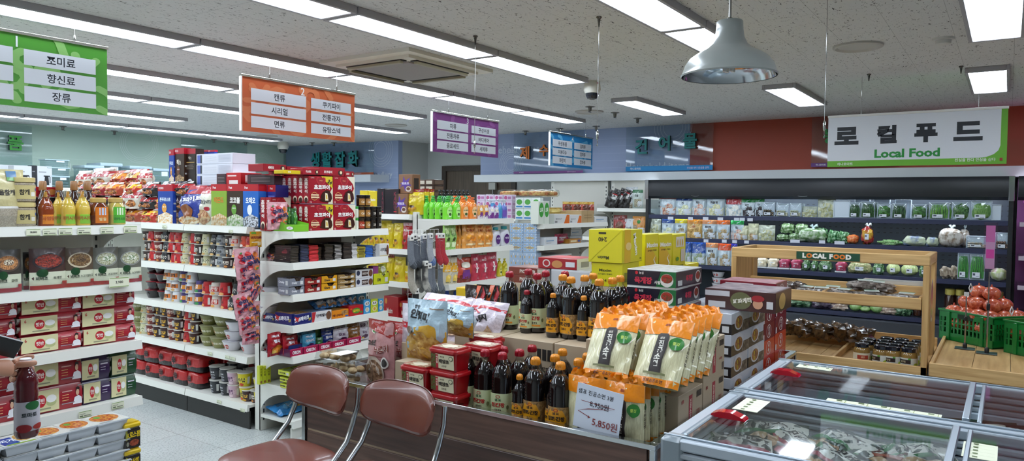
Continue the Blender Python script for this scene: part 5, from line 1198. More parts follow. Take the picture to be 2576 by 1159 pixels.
# coffee jars at right end
def cj(key,base,lab,lid,t=''):
    bottle(key,'coffee_jar','jar',(.075,.075,.085),[(.85,0),(.97,.04),(.97,.72),(.85,.78)],base,lid,[(.92,.78),(.96,.8),(.96,.98),(.9,1)],(.1,.68,.985,1.1,[('r',0,0,1,1,lab),('t',t or 'Cafe',.5,.5,.35,'e8e0d0:p',0,.04)]))
cj('cjB','241812:k','1e1816:s','1a1614:s','220');cj('cjG','2a1a12:k','a8783a:s','1a1614:s');cj('cjR','5a2a1a:k','a83a24:s','2a2018:s','Crema');cj('cjW','e8e4d8:s','e0e4d0:s','3aa03a:s','Y')
zz=z;JR=[['cjR','cjG','cjB','cjB'],['cjG','cjG','cjB','cjB'],['cjG','cjG']]
for l,r in enumerate(JR):
    for i,k in enumerate(r):
        xl=(907,923,937,951)[i];xr=(922,936,950,964)[i]
        fit(k,'y',3.84,z+l*.083,xl,xr,None,'small coffee jar, %s from left, %s layer beside the choco pies'%(ORD[i],lev(l,3)),'coffee jars',sz=.082)
for l in range(2):fit('cjW','y',3.84,z+l*.083,894,906,None,'white and green jar right of the choco pies, '+('lower','upper')[l],'white jars',sz=.082)
# ---- second shelf: chocolate bars
def bar(key,base,edge,txtk='b0a090:p'):
    ctn(key,'chocolate_bar','chocolate bar',(.08,.16,.011),base,[('r',.12,.3,.88,.7,edge)],[],[('r',.1,.1,.9,.9,edge)],c=.001)
for k,b,e in (('chA','26201e:s','4a423c:p'),('chN','1c2238:s','4a5070:p'),('chR','c01c28:s','d84048:p'),('chD','3a2c22:s','5a4a3a:p'),('chW','1e1c1c:s','d8d4d0:p'),('chX','d8d6d4:s','b0aeb0:p'),('chY','b8a83a:s','2a2620:p'),('chU','2458a8:s','4a80c8:p'),('chG','6a6e78:s','9a9ea8:p')):bar(k,b,e)
z=Z2[1]+.001
ctn('gha','chocolate_display_box','display box',(.13,.07,.125),'201c1c:s',[('t','Ghana',.45,.38,.2,'d8ccb4:p',0,.05),('t','초콜릿',.45,.2,.08,'c8bca8:p'),('p',[(.45,.7),(.75,.92),(.9,.7),(.6,.52)],'6a2028:p')]+[('r',.5+i*.09,.62,.57+i*.09,.68,'8a3038:p') for i in range(4)],[('r',0,.3,1,.5,'3a2c28:p')])
fit('gum','x',3.12,z,663,692,None,'pink gummy bag lying left of the black chocolate box',sz=.055)
fit('gha','x',3.085,z,692,728,622,'black chocolate display box at the left of the bars')
ST=[('chA',731,752,11,0),('chA',742,760,11,.1),('chN',755,777,12,0),('chR',777,801,12,0),('chD',802,817,11,.03),('chA',817,838,12,0),('chW',840,861,11,0),('chA',863,885,12,0),('chX',886,899,12,0),('chY',899,919,9,0),('chU',919,938,9,0),('chG',938,955,9,0)]
NMC={'chA':'black','chN':'navy','chR':'bright red','chD':'dark brown','chW':'black and white','chX':'white','chY':'gold and black','chU':'blue','chG':'grey'}
def lv2(l,n):return 'bottom one' if l==0 else 'top one' if l==n-1 else ORD[l]+' from bottom' if l<n/2 else ORD[n-1-l]+' from top'
for i,(k,a,b,n,dc) in enumerate(ST):
    yt=(618,618,615,617,622,614,615,610,613,619,617,619)[i];top=at((a+b)/2,yt,'y',3.84).z;hh=(top-z)/n
    A_=at(a,640,'y',3.84);B_=at(b,640,'y',3.84)
    for l in range(n):
        place(k,((A_.x+B_.x)/2+random.uniform(-.003,.003),3.84+dc+random.uniform(-.004,.006),z+l*hh),random.uniform(-.04,.04),'%s chocolate bar, %s, %s stack'%(NMC[k],lv2(l,n),nth(i,12)),'stacked chocolate bars',((B_.x-A_.x)/.08*.97,1,hh/.0114))
for l in range(5):
    A_=at(815,600,'y',4.0);place('chA',(A_.x,3.98,z+.145+l*.011),random.uniform(-.1,.1),'loose black chocolate bar on the rear pile, '+lv2(l,5),'loose chocolate bars behind',(2.1,.8,1))
ctn('sup','chocolate_box','box',(.3,.12,.145),'2a2220:s');A_=at(815,600,'y',4.0);place('sup',(A_.x,3.985,z-.0),0,'dark chocolate carton under the rear pile',None)
ctn('abc','chocolate_box','box',(.12,.06,.1),'dcdad6:s',[('t','시리얼',.4,.55,.3,'2a2a34:p',0,.06),('e',.82,.5,.12,.4,'6a3a24:p'),('r',0,.0,1,.12,'c8b890:p')])
fit('abc','y',3.8,z,955,979,613,'small white chocolate box at the right end of the bar shelf')
# ---- third shelf
z=Z2[2]+.001
def tray(key,base,t,tc,h=.07,w=.2,fill='3a2a24:g',d=.16,front=None,cut=True):
    def f():
        M=Mb().box(-w/2,0,0,w/2,d,.003,base,0).box(-w/2,0,0,-w/2+.002,d,h,base,0).box(w/2-.002,0,0,w/2,d,h,base,0).box(-w/2,d-.002,0,w/2,d,h,base,0)
        if cut:M.prism([(-w/2,0),(w/2,0),(w/2,h),(w*.32,h),(w*.2,h*.62),(-w*.05,h*.62),(-w*.15,h),(-w/2,h)],'y',0,.002,base)
        else:M.box(-w/2,0,0,w/2,.002,h,base,0)
        M.art(FR(w,h),front or [('t',t,.35,.42,.32,tc,0,.06),('r',.72,.2,.9,.6,'d8d8d8:p')],.0006)
        M.art(RS(d,h,w/2),[('r',.1,.2,.6,.7,tc)]);M.art(LS(d,h,-w/2),[('t',t or '스낵',.35,.5,.36,tc,0,.05),('r',.7,.2,.9,.7,'c8c8c8:p')]);F=[]
        for i in range(6):F.append(('pack',Mb().box(-w/2+.006+i*(w-.012)/6,.01,.004,-w/2+.004+(i+1)*(w-.012)/6,d-.01,h*.86+.006*(i%2),fill,.003)))
        return [('tray_box',M)]+F
    proto(key,'snack_tray','snack tray',(w,d,h),f)
tray('crG','7c808c:s','Crunky','ececf0:p');tray('ghR','8c1a1c:s','Ghana','e8d8b8:p');tray('ghY','d89a18:s','Ghana','3a2414:p');tray('crB','96794a:s','Crunky','f0e8d8:p',w=.16)
tray('wb','d4d4d8:s','단백질','2a3048:p',front=[('e',.14,.6,.1,.3,'2a3048:p'),('r',.34,.2,.72,.8,'3a2420:p'),('t','크런치',.53,.5,.3,'e8e0d8:p'),('e',.86,.5,.12,.4,'6a4028:p')],w=.16,cut=False)
tray('pbY','c8cc24:s','꼬북','2a2a20:p',w=.14,h=.05,fill='c8c83a:g')
def tr2(key,xl,xr,tops,lb,g=None,c=3.815):
    zz=z
    for i,yt in enumerate(tops):
        fit(key,'y',c,zz,xl,xr,yt,lb+(', '+lev(i,len(tops))+' layer' if len(tops)>1 else ''),g);zz=at((xl+xr)/2,yt,'y',c).z+.0015
tr2('crG',727,766,[721,699],'grey crunch bar tray box at the left of the third shelf','grey crunch trays')
tr2('ghR',767,808,[716,698],'dark red chocolate tray on the third shelf');tr2('ghY',809,848,[712,693],'golden yellow chocolate tray on the third shelf')
tr2('crB',850,894,[714,702,689],'tan crunch bar tray on the third shelf');tr2('wb',895,938,[699,677],'white protein bar tray with brown bars on the third shelf')
tr2('pbY',939,979,[687],'yellow snack tray at the right end of the third shelf');
pouch('yel','snack_bag','snack bag',(.1,.04,.13),'b8bc34:g',[('e',.5,.6,.35,.25,'d8d8c0:g'),('e',.5,.2,.3,.1,'3a3a20:p')],wr=.01)
fit('yel','y',3.83,z+.045,955,974,664,'yellow snack pouch standing in the yellow tray');
ctn('pnk','small_box','box',(.06,.04,.06),'b858a8:s');fit('pnk','y',3.84,z+.045,938,952,669,'small magenta box behind the yellow tray')
# ---- fourth shelf
z=Z2[3]+.001
HB=[('t','핫브레이크',.42,.52,.42,'eeeef4:p',5,.08),('p',[(.0,.8),(.08,.55),(.02,.3),(.14,.42),(.2,.2),(.22,.5),(.3,.7),(.18,.68)],'c8302c:p'),('t','27',.88,.4,.25,'d8c81c:p',0,.06)]
ctn('hot','bar_display_box','snack box',(.22,.18,.1),'1c2468:s',HB,[('r',.2,.3,.8,.7,'3a4080:p')],[('r',.05,.05,.95,.95,'6a4428:n:b89060:60')])
ctn('pro','bar_display_box','snack box',(.2,.18,.1),'d8d6d6:s',[('p',[(0,0),(.1,0),(.2,1),(0,1)],'b82430:p'),('t','단백질바',.5,.6,.3,'2a2a38:p',0,.05),('e',.85,.5,.13,.42,'6a4630:p')],[('r',.1,.2,.9,.6,'a83030:p')],[('r',.05,.05,.95,.95,'7a8aa8:g')])
ctn('enr','bar_display_box','snack box',(.18,.18,.1),'dc8418:s',[('t','에너지바',.35,.4,.3,'5a1c14:p',0,.06),('e',.75,.65,.2,.25,'7a4a28:n:c89a5c:80'),('e',.88,.2,.1,.1,'2a5aa8:p')],[],[('r',.05,.05,.95,.95,'c88a3a:g')])
ctn('rdj','bar_display_box','snack box',(.15,.15,.12),'b81824:s',[('e',.5,.5,.28,.28,'4a8a2a:p'),('t','젤리2',.5,.5,.25,'e8c020:p',0,.08),('e',.15,.7,.08,.08,'d86a20:p'),('e',.85,.3,.08,.1,'3a9a3a:p')],[],[('r',.05,.05,.95,.95,'d83a20:g')])
ctn('pcB','choco_snack_box','snack box',(.09,.05,.14),'3c94c8:s',[('e',.5,.72,.36,.16,'e8e8e4:p'),('t','초코',.5,.73,.16,'3a2414:p',0,.06),('e',.5,.3,.3,.18,'c8d8e0:p'),('e',.5,.3,.18,.12,'d8c8a0:p')],[('t','초코',.5,.7,.2,'2a2a30:p')])
ctn('pcY','choco_snack_box','snack box',(.09,.05,.14),'b8c42c:s',[('e',.5,.72,.36,.16,'e8e8e4:p'),('t','초코',.5,.73,.16,'3a2414:p',0,.06),('e',.5,.3,.3,.18,'e0e0a0:p'),('e',.5,.3,.18,.12,'d8a040:p')])
at_row('y',3.815,[('hot',741,784,788,'dark blue candy bar box with yellow number, right one','dark blue bar boxes'),
('pro',785,834,782,'white protein bar box with red corner on the fourth shelf'),('enr',835,877,779,'orange energy bar box on the fourth shelf'),('rdj',878,914,768,'red jelly box with green circle on the fourth shelf'),('pcB',915,932,753,'light blue choco snack box, left of the yellow one'),('pcY',933,951,752,'yellow-green choco snack box between the light blue ones'),('pcB',952,964,751,'light blue choco snack box at the right end')],z)
for a_,b_,l_ in ((661,691,'at the left end of the fourth shelf'),(692,734,'with red burst, second from left')):fit('hot','x',3.085,z,a_,b_,787,'dark blue candy bar box '+l_,'dark blue bar boxes',ds=.2)
for i in range(4):
    A_=at(905-i*11,760,'y',3.92);place('pcB',(A_.x,3.90+i*.01,z),.0,'light blue choco box in the row behind, %s from the right'%ORD[i],'light blue boxes behind')
pouch('blz','snack_bag','snack bag',(.14,.04,.1),'2a6aa8:g',[('e',.5,.5,.35,.25,'c8d8e8:g'),('r',.1,.1,.9,.3,'b88a5c:g')],wr=.014)
for i,px in enumerate((812,838,866,893)):
    A_=at(px,790,'y',3.9);place('blz',(A_.x,3.88,z+.09),.1*i,'blue glossy snack sachet heaped on the bar boxes, '+nth(i,4),'sachets heaped on the bar boxes',tx=-1.1)
# ---- fifth shelf: pouches in a magenta tray
z=Z2[4]+.001
M_=Mb()
def otray():
    w,d,h=.17,.24,.055;M=Mb().box(-w/2,0,0,w/2,d,.002,'a81c48:s',0).box(-w/2,0,0,w/2,.002,h,'a81c48:s',0).box(-w/2,0,0,-w/2+.002,d,h,'5a1a4a:s',0).box(w/2-.002,0,0,w/2,d,h,'a81c48:s',0).box(-w/2,d-.002,0,w/2,d,h,'a81c48:s',0)
    return M.art(FR(w,h),[('t','ORION',.5,.5,.46,'f2ecee:p',0,.06),('r',.0,.9,1,1,'c83a68:p')])
proto('otr','pouch_display_tray','display tray',(.17,.24,.055),otray)
for i,(a,b) in enumerate(((729,762),(763,800),(801,835),(836,871),(872,909))):fit('otr','y',3.808,z,a,b,None,'magenta display tray on the fifth shelf, '+nth(i,5),'magenta display trays',sz=.05,ds=1)
ctn('otL','pouch_display_tray','display tray',(.12,.2,.08),'2a3a7a:s',[('t','ORION',.4,.7,.3,'f0ecf0:p',0,.06),('e',.7,.3,.25,.25,'d87a28:p')],[],[('r',0,0,1,1,'8a1a40:p')])
fit('otL','x',3.08,z,685,728,866,'blue and red printed tray end at the left of the fifth shelf')
def op(key,base,t,c1,tc='f0eef4:p'):
    pouch(key,'snack_pouch','snack pouch',(.13,.035,.15),base,[('t','ORION',.45,.86,.1,'f0eef4:p',0,.06),('t',t,.5,.64,.16,tc,0,.06),('e',.55,.3,.32,.18,c1),('e',.3,.2,.14,.08,'e8c060:p')],seal=.06,wr=.008)
op('opR','a81828:g','젤리','e08a28:g');op('opB','4aa0c8:g','마이구미','5a2a6a:g');op('opD','1c3a8a:g','젤리밥','c8d0d8:g');op('opW','d4ccd8:g','포도','4a1a4a:g','5a2a5a:p');op('opT','8a5a28:g','호두','d8b060:g');op('opG','2a6a3a:g','','c8302c:g')
for i,(k,a,b,yt,nm) in enumerate([('opR',688,706,846,'red'),('opR',699,720,845,'red'),('opR',715,752,845,'red'),('opB',758,775,843,'light blue'),('opB',764,797,840,'light blue'),('opG',797,814,848,'dark green'),('opD',812,845,833,'dark blue'),('opW',842,880,826,'white grape'),('opT',878,908,822,'golden brown'),('opW',906,930,824,'purple and white')]):
    fit(k,'y',(3.99,3.94,3.86)[i] if i<3 else 3.83+(.02 if i%3==0 else 0),z+.006,a,b,yt,'%s snack pouch standing in the fifth shelf trays, %s'%(nm,nth(i,10)),'snack pouches in the magenta trays')
    A_=at((a+b)/2,850,'y',3.9);place(k,(A_.x,3.9+.02*(i%2),z+.004),.1,'%s snack pouch in the rear row of the trays, %s'%(nm,nth(i,10)),'snack pouches in the rear row')
# ---- sixth shelf
z=Z2[5]+.001
tray('ybx','c8d030:s','자이리톨','2a2a1c:p',w=.2,h=.06,fill='6a7a28:g',front=[('r',.04,.15,.72,.85,'dcdcd8:p'),('t','크런키',.9,.5,.3,'2a2a1c:p')],cut=False)
ctn('ybf','snack_box','snack box',(.2,.14,.055),'c8d030:s',[('t','캬라멜',.5,.5,.42,'3a3218:p',0,.07)],[('t','캬라멜',.5,.5,.4,'3a3218:p',0,.06)],[('r',0,0,1,1,'b8c02c:p')],[('t','캬라멜콘 크런치',.5,.5,.4,'3a3218:p',0,.07)])
ctn('ybu','snack_box','snack box',(.055,.14,.16),'c8d030:s',[('e',.5,.12,.3,.08,'8a5a28:p'),('tv','캬라멜',.5,.8,.13,'3a3218:p',0,.05)],[('r',0,0,1,1,'c0c82c:p')])
for i,(a,b) in enumerate(((653,661),(662,671),(672,681))):fit('ybu','y',4.07,z,a,b,920,'yellow-green caramel box standing on edge, '+nth(i,3),'caramel boxes on edge',ds=.2)
zz=z
for l,(k,yt,nm) in enumerate((('ybf',958,'bottom'),('ybf',942,'middle'),('ybx',925,'top open tray'))):
    fit(k,'y',3.815,zz,729,785,yt+4,'yellow-green caramel box lying flat left of the chair back, '+nm,'flat caramel boxes');zz=at(740,yt+4,'y',3.815).z+.002
tray('brx','a8622a:s','','3a2014:p',w=.2,h=.06,fill='8a4a20:g',cut=False)
fit('brx','y',3.86,z,770,818,None,'brown biscuit tray behind the left chair back',sz=.07)
fit('opT','y',3.9,z+.07,795,815,913,'shiny brown pouch poking from the biscuit tray')
# ---- base deck
z=Z2[6]+.001
pouch('blb','candy_bag','candy bag',(.2,.05,.14),'2c86c8:g',[('e',.5,.5,.3,.25,'5aaee0:g'),('t','캔디',.5,.5,.2,'e8f0f8:p',0,.05),('e',.75,.3,.1,.1,'d8a030:g')],wr=.016)
o=place('blb',(at(740,1045,'y',3.95).x,3.93,z+.035),.0,'bright blue candy bag lying on the bottom deck behind the chair',None,(1.2,1,1.2),tx=-1.35)
ctn('men','candy_box','candy box',(.15,.12,.14),'c8407c:s',[('t','mentos',.6,.2,.16,'1c2a5a:p',0,.06),('e',.3,.6,.14,.14,'e0a030:p'),('e',.6,.7,.12,.12,'6ab040:p'),('e',.8,.5,.12,.12,'d84050:p')],[])
fit('men','y',3.92,z,778,815,1012,'pink fruit candy box on the bottom deck between the chairs')
# bottom deck box front
def deck():
    M=Mb().box(-.35,0,.0,.35,.3,.1,GW,.003);return M
# ---------------------------------------------------------------- hanging bags on the post
pouch('vit','vitamin_candy_bag','candy bag',(.1,.02,.14),'d89a20:g',[('t','비타500',.5,.62,.2,'8a2414:p',0,.08),('r',.1,.3,.7,.36,'f0e0c0:p'),('e',.75,.22,.18,.12,'e8d0a0:p'),('r',.1,.85,.5,.96,'5aa030:p')],seal=.05,wr=.004)
fit('vit','y',4.08,at(640,622,'y',4.08).z,630,660,582,'yellow vitamin candy bag hanging at the corner post')
t=thing('clip_strip','hanging wire strip of clips at the corner post carrying pink gummy bags','clip strip',(at(638,600,'y',4.12).x,4.125,at(638,870,'y',4.12).z))
zz0=at(638,870,'y',4.12).z;zz1=at(638,572,'y',4.12).z
Mb().box(-.008,0,0,.008,.002,zz1-zz0,'d8d8d4:p',0).build('strip',t)
for i in range(9):Mb().tube([(0,-.002,.05+i*.09),(0,-.02,.045+i*.09),(0,-.022,.06+i*.09)],.0015,'c8c8c8:m',5).build('clip',t)
for i,(xl,xr,yt,yb,tz,y) in enumerate([(600,660,622,700,-.10,3.765),(601,656,668,732,.03,3.785),(628,674,712,746,-.9,3.78),(597,643,736,800,-.16,3.765),(612,655,758,818,.06,3.785),(606,648,790,838,-.12,3.76),(612,655,822,866,.05,3.78),(604,645,700,752,-.05,3.80)]):
    y+=.30;a=at((xl+xr)/2,yb,'y',y);o=fit('gum','y',y,a.z,xl,xr,yt,'pink strawberry gummy bag hanging on the post, '+('topmost and largest','second from top','sticking out sideways','fourth from top in front','behind the fourth','near the bottom in front','lowest','behind the second')[i],'hanging gummy bags');o.rotation_euler=(.0,tz,0)
# ================================================================ detergent end unit (y=3.8) and coffee shelves (x=4.62)
YD=3.83
DT=[(.85,0),(.97,.02),(.97,.55),(.9,.66),(.6,.76),(.4,.80)]
def det(key,body,lab,capk,w=.07,h=.2,txt='',flat=.7):
    bottle(key,'detergent_bottle','bottle',(w,w,h),DT,body,capk,[(.42,.79),(.5,.80),(.5,.86),(.2,.88),(.2,.93),(.45,.95),(.4,1)],(.08,.6,.96,.8,[('e',.5,.55,.42,.42,lab),('r',.3,.08,.7,.14,'e8f0e0:p'),('e',.5,.3,.2,.12,'3a5a2a:p'),('t',txt or '주방',.5,.62,.14,'3a6a3a:p')]),sy=flat)
det('deG','7cd83a:k','b8ec8a:s','3aa83a:s');det('deO','f08c3a:k','f8c890:s','e87428:s',txt='오렌지');det('deB','3a8c4c:k','a8d8b0:s','1e2224:s')
z=Z3[0]+.001
Gd='green dish soap bottles in front'
for i,(a,b) in enumerate(((1072,1086),(1087,1101),(1102,1121),(1122,1144),(1146,1163))):fit('deG','y',YD+(.24,.17,.1,.02,0)[i],z,a,b,497,'bright green dish soap bottle, %s of the five in front'%nth(i,5),Gd)
for i,(a,b) in enumerate(((1163,1184),(1186,1205))):fit('deO','y',YD,z,a,b,496,'orange dish soap bottle, '+('left','right')[i]+' of the two in front','orange dish soap bottles')
for i,px in enumerate((1078,1095,1112,1134)):fit('deG','y',YD+(.27,.2,.18,.14)[i],z,px-8,px+10,492,'green dish soap bottle in the second row, '+nth(i,4),'green bottles, second row')
for i,px in enumerate((1150,1168,1186)):fit('deO','y',YD+.1,z,px-8,px+9,492,'orange dish soap bottle in the second row, '+nth(i,3),'orange bottles, second row')
for i in range(8):fit('deB','y',YD+.22,z,1106+i*10,1118+i*10,477,'dark capped green bottle in the back row, '+nth(i,8),'dark capped bottles')
def refill(key,base,acc,capk,w=.12,h=.16):
    def f():
        M=bag(w,h,.05,base,[('r',.0,.0,1,.3,acc),('r',.25,.15,.75,.5,'7a3a8a:p'),('e',.5,.7,.3,.12,'f0e8d8:p')],seal=.04,bot=.6,wr=.006);M.xf(Matrix.Translation((0,.025,0)))
        return [('pouch',M),('spout',Mb().lathe([(.011,h-.01),(.011,h+.008),(.013,h+.01),(.013,h+.025),(.01,h+.027)],capk,12,-w*.25,.025))]
    proto(key,'refill_pouch','refill pouch',(w,.05,h+.02),f)
refill('rfO','e0a050:g','d8d4d8:g','e8e4dc:s');refill('rfW','d0c8d8:g','7a3a90:g','8a4aa0:s');refill('rfR','c8503a:g','7a3020:g','e0e0dc:s')
at_row('y',YD,[('rfO',1205,1219,512,'orange and white refill pouch, left one beside the orange bottles'),('rfO',1217,1232,511,'orange and white refill pouch, right one beside the orange bottles'),('rfW',1232,1247,515,'white and purple refill pouch, left one'),('rfW',1244,1258,517,'white and purple refill pouch, right one')],z)
def spray(key,body,lab):
    w,h=.09,.25
    def f():
        T=Matrix.Translation((0,.03,0));M=Mb().lathe([(.036,0),(.042,.006),(.042,.11),(.034,.15),(.016,.18),(.014,.19)],body,20,0,0,1,.6).xf(T)
        L_=Mb().lathe([(.0425,.02),(.0428,.105)],lab,20,0,0,1,.6,cap=False).xf(T)
        H_=Mb().box(-.045,-.012,.205,.025,.012,.235,'d8dce4:s',.005).box(-.06,-.007,.212,-.045,.007,.228,'d8dce4:s',.003).lathe([(.015,.185),(.015,.205)],'d8dce4:s',12).tube([(-.02,0,.205),(-.03,0,.185),(-.026,0,.17)],.004,'d8dce4:s',6).xf(T)
        return [('body',M),('label',L_),('trigger_head',H_)]
    proto(key,'spray_bottle','spray bottle',(w,.06,h),f)
spray('spB','58a0d0:k','4a98c8:s');spray('spP','6a78c8:k','7a5ab8:s')
at_row('y',YD,[('spB',1236,1258,497,'light blue trigger spray bottle in the back behind the purple pouches',None,{'dc':.08}),('spB',1257,1268,497,'blue trigger spray bottle, left of the front pair'),('spP',1268,1280,498,'blue to purple trigger spray bottle at the right end of the top shelf')],z)
# second shelf
z=Z3[1]+.001
pouch('gpo','detergent_pouch','refill pouch',(.12,.05,.2),'9ac46a:g',[('e',.5,.75,.3,.15,'c8e0a0:g'),('t','친환경',.5,.6,.12,'2a5a2a:p',0,.05),('r',.2,.1,.8,.3,'d8e8b8:p'),('e',.5,.42,.25,.08,'3a4a20:p')],seal=.05,bot=.6,wr=.01)
pouch('opo','detergent_pouch','refill pouch',(.13,.05,.23),'e09a4a:g',[('t','오렌지',.5,.75,.12,'b0441c:p',0,.05),('e',.35,.45,.2,.12,'f0a02a:s'),('e',.65,.4,.2,.12,'e88a20:s'),('r',.1,.12,.9,.2,'f0d8a8:p'),('e',.5,.9,.2,.05,'d86a28:p')],seal=.05,bot=.6,wr=.01)
at_row('y',YD,[('gpo',1119,1137,566,'light green detergent refill pouch, left of the pair'),('gpo',1134,1151,566,'light green detergent refill pouch, right of the pair'),
('opo',1148,1163,566,'orange refill pouch in the shade behind the front ones',None,{'dc':.05}),('opo',1158,1174,565,'second shaded orange refill pouch behind',None,{'dc':.03}),('opo',1169,1203,564,'large orange refill pouch with fruit print in front'),('opo',1200,1222,565,'orange refill pouch right of the large one'),('opo',1219,1243,566,'orange refill pouch at the right of the orange group')],z)
def wbot(key):
    w,h=.085,.2
    def f():
        T=Matrix.Translation((0,.025,0));M=Mb().lathe([(.036,0),(.042,.01),(.042,.12),(.035,.155),(.018,.17)],'dcdce4:s',20,0,0,1,.6).xf(T);M.art(Cy(.042,.02,.13,.7,cy=.0),[],0)
        L_=Mb();S=FR(.05,.1,-.002,None,.02);L_.art(S,[('e',.5,.5,.48,.5,'5a2a78:s'),('t','세정',.5,.6,.2,'e8e0f0:p')],.001);C_=Mb().lathe([(.018,.168),(.02,.17),(.02,.195),(.014,.2)],'3aa0a8:s',14).xf(T);H=Mb().ell((.0,.02,.16),(.02,.012,.014),'a8b83a:s',10,6)
        return [('body',M),('label',L_),('cap',C_),('tag',H)]
    proto(key,'cleaner_bottle','bottle',(w,.05,h),f)
wbot('wbo')
at_row('y',YD,[('wbo',1243,1263,571,'white bottle with purple oval label, left of the pair'),('wbo',1263,1286,568,'white bottle with purple oval label, right of the pair')],z)
# third shelf
z=Z3[2]+.001
pouch('ypo','detergent_pouch','refill pouch',(.12,.05,.22),'dcd4c0:g',[('r',0,.45,1,.8,'e0a828:g'),('e',.5,.2,.3,.15,'e8c860:s'),('r',.2,.05,.8,.1,'8a8a70:p')],seal=.05,bot=.6,wr=.01)
pouch('ppo','detergent_pouch','refill pouch',(.12,.05,.22),'c03a50:g',[('t','죠르디',.5,.8,.09,'f4e4e4:p',0,.06),('e',.5,.62,.1,.05,'f0e4e0:p'),('r',.42,.3,.58,.58,'f0e4e0:p'),('r',.3,.45,.7,.5,'f0e4e0:p'),('t','1.2L',.75,.1,.08,'f0e0e0:p')],seal=.05,bot=.6,wr=.008)
at_row('y',YD,[('ypo',1119,1140,645,'white pouch with yellow band, left one'),('ypo',1138,1155,647,'white pouch with yellow band, right one'),('rfR',1155,1194,640,'large orange and brown refill pouch with fruit print on the third shelf'),('ppo',1190,1210,639,'crimson refill pouch with white figure, leftmost of three'),('ppo',1210,1232,641,'crimson refill pouch with white figure, middle one'),('ppo',1231,1255,635,'crimson refill pouch with white figure, rightmost')],z)
det('deY','d8c828:s','f0e878:s','c8b820:s')
for i,(a,b) in enumerate(((1255,1267),(1268,1280))):fit('deY','y',YD+.05,z,a,b,650,'yellow cleaner bottle at the right end of the third shelf, '+('left','right')[i]+' one','yellow cleaner bottles')
# fourth shelf
z=Z3[3]+.001
bottle('ble','bleach_bottle','bottle',(.13,.13,.24),[(.9,0),(.97,.03),(.97,.45),(.6,.75),(.28,.84)],'d4d6dc:s','2a50b0:s',[(.3,.83),(.34,.84),(.34,.96),(.28,1)],(.1,.5,.98,.8,[('e',.5,.5,.3,.45,'3a70c0:p'),('t','락스',.5,.5,.25,'f0f4f8:p',0,.05)]),sy=.8)
bottle('blr','bleach_bottle','bottle',(.1,.1,.22),[(.9,0),(.97,.03),(.97,.5),(.6,.75),(.28,.84)],'d0c428:s','c83228:s',[(.3,.83),(.34,.84),(.34,.96),(.28,1)],None,sy=.8)
for i,(a,b,yt) in enumerate(((1120,1154,729),(1146,1168,733),(1154,1175,731),(1174,1203,728))):fit('ble','y',YD+(.06 if i in(1,2) else .0),z,a,b,yt,'white bleach bottle with blue cap behind the snack bags, '+nth(i,4),'bleach bottles')
for i,(a,b,yt) in enumerate(((1188,1206,722),(1204,1222,723),(1222,1238,724))):fit('blr','y',YD+.1,z,a,b,yt,'yellow bottle with red cap beside the bleach, '+nth(i,3),'yellow red-capped bottles')
# socks on a wire rack
def sock(key,base,toe,band=None,dots=None):
    def f():
        M=Mb();P=[(0,.0,0),(0,.002,-.05),(.0,.0,-.10),(.004,0,-.14),(.02,0,-.175),(.045,0,-.2),(.06,0,-.21)]
        def tb(Q,r,k,s_=.38):
            B_=Mb().tube(Q,r,k,12);B_.v=[(x,y*s_,z) for x,y,z in B_.v];M.join(B_)
        tb(P[:6],[.03,.031,.031,.033,.036,.030],base);tb(P[4:],[.0365,.0305,.018],toe);tb([(0,0,.002),(0,0,-.022)],[.0312,.0314],band or base)
        if dots:
            for i in range(7):M.ell((-.018+.018*(i%3),-.0125,-.03-.022*(i//3)-.006*(i%2)),(.004,.001,.004),dots,8,4)
        T=Mb().box(-.02,-.016,-.02,.02,.012,.018,'dcdad4:p',.002).tube([(0,0,.018),(0,0,.035),(.006,0,.042)],.0012,'2a2a2a:p',5);T.box(-.008,-.0165,-.008,.008,-.0155,.004,'2a2a30:p',0)
        return [('sock_pair',M),('tag',T)]
    proto(key,'sock_pair','socks',(.1,.03,.23),f)
sock('skG','7a808a:n:6a707a:200','4a5058:p','9a9ea6:p');sock('skD','585e68:n:4a505a:200','3a4048:p',None,'d8d8d8:p');sock('skR','b8303c:n:a02833:120','b8303c:p','c84058:p');sock('skB','a8acb2:n:989ca4:200','5a78b0:p');sock('skC','b8b2a4:n:a8a294:200','c0baae:p');sock('skS','b0aea6:n:3a3a3c:14','8a8a86:p');sock('skK','1c1c20:n:141418:200','1c1c20:p')
a=at(1050,590,'y',3.72);t=thing('sock_rack','white wire grid rack hooked to the detergent shelving unit','rack',(a.x+.12,3.74,.62))
M=Mb()
for i in range(8):M.tube([(-.2+i*.05,0,0),(-.2+i*.05,0,.72)],.0017,'e0e0dc:s',5)
for i in range(10):M.tube([(-.2,0,i*.08),(.15,0,i*.08)],.0017,'e0e0dc:s',5)
for k in range(6):M.tube([(-.19+k*.06,0,.64),(-.19+k*.06,-.09,.63),(-.19+k*.06,-.095,.645)],.0018,'d8d8d8:m',5)
M.build('wire_grid',t)
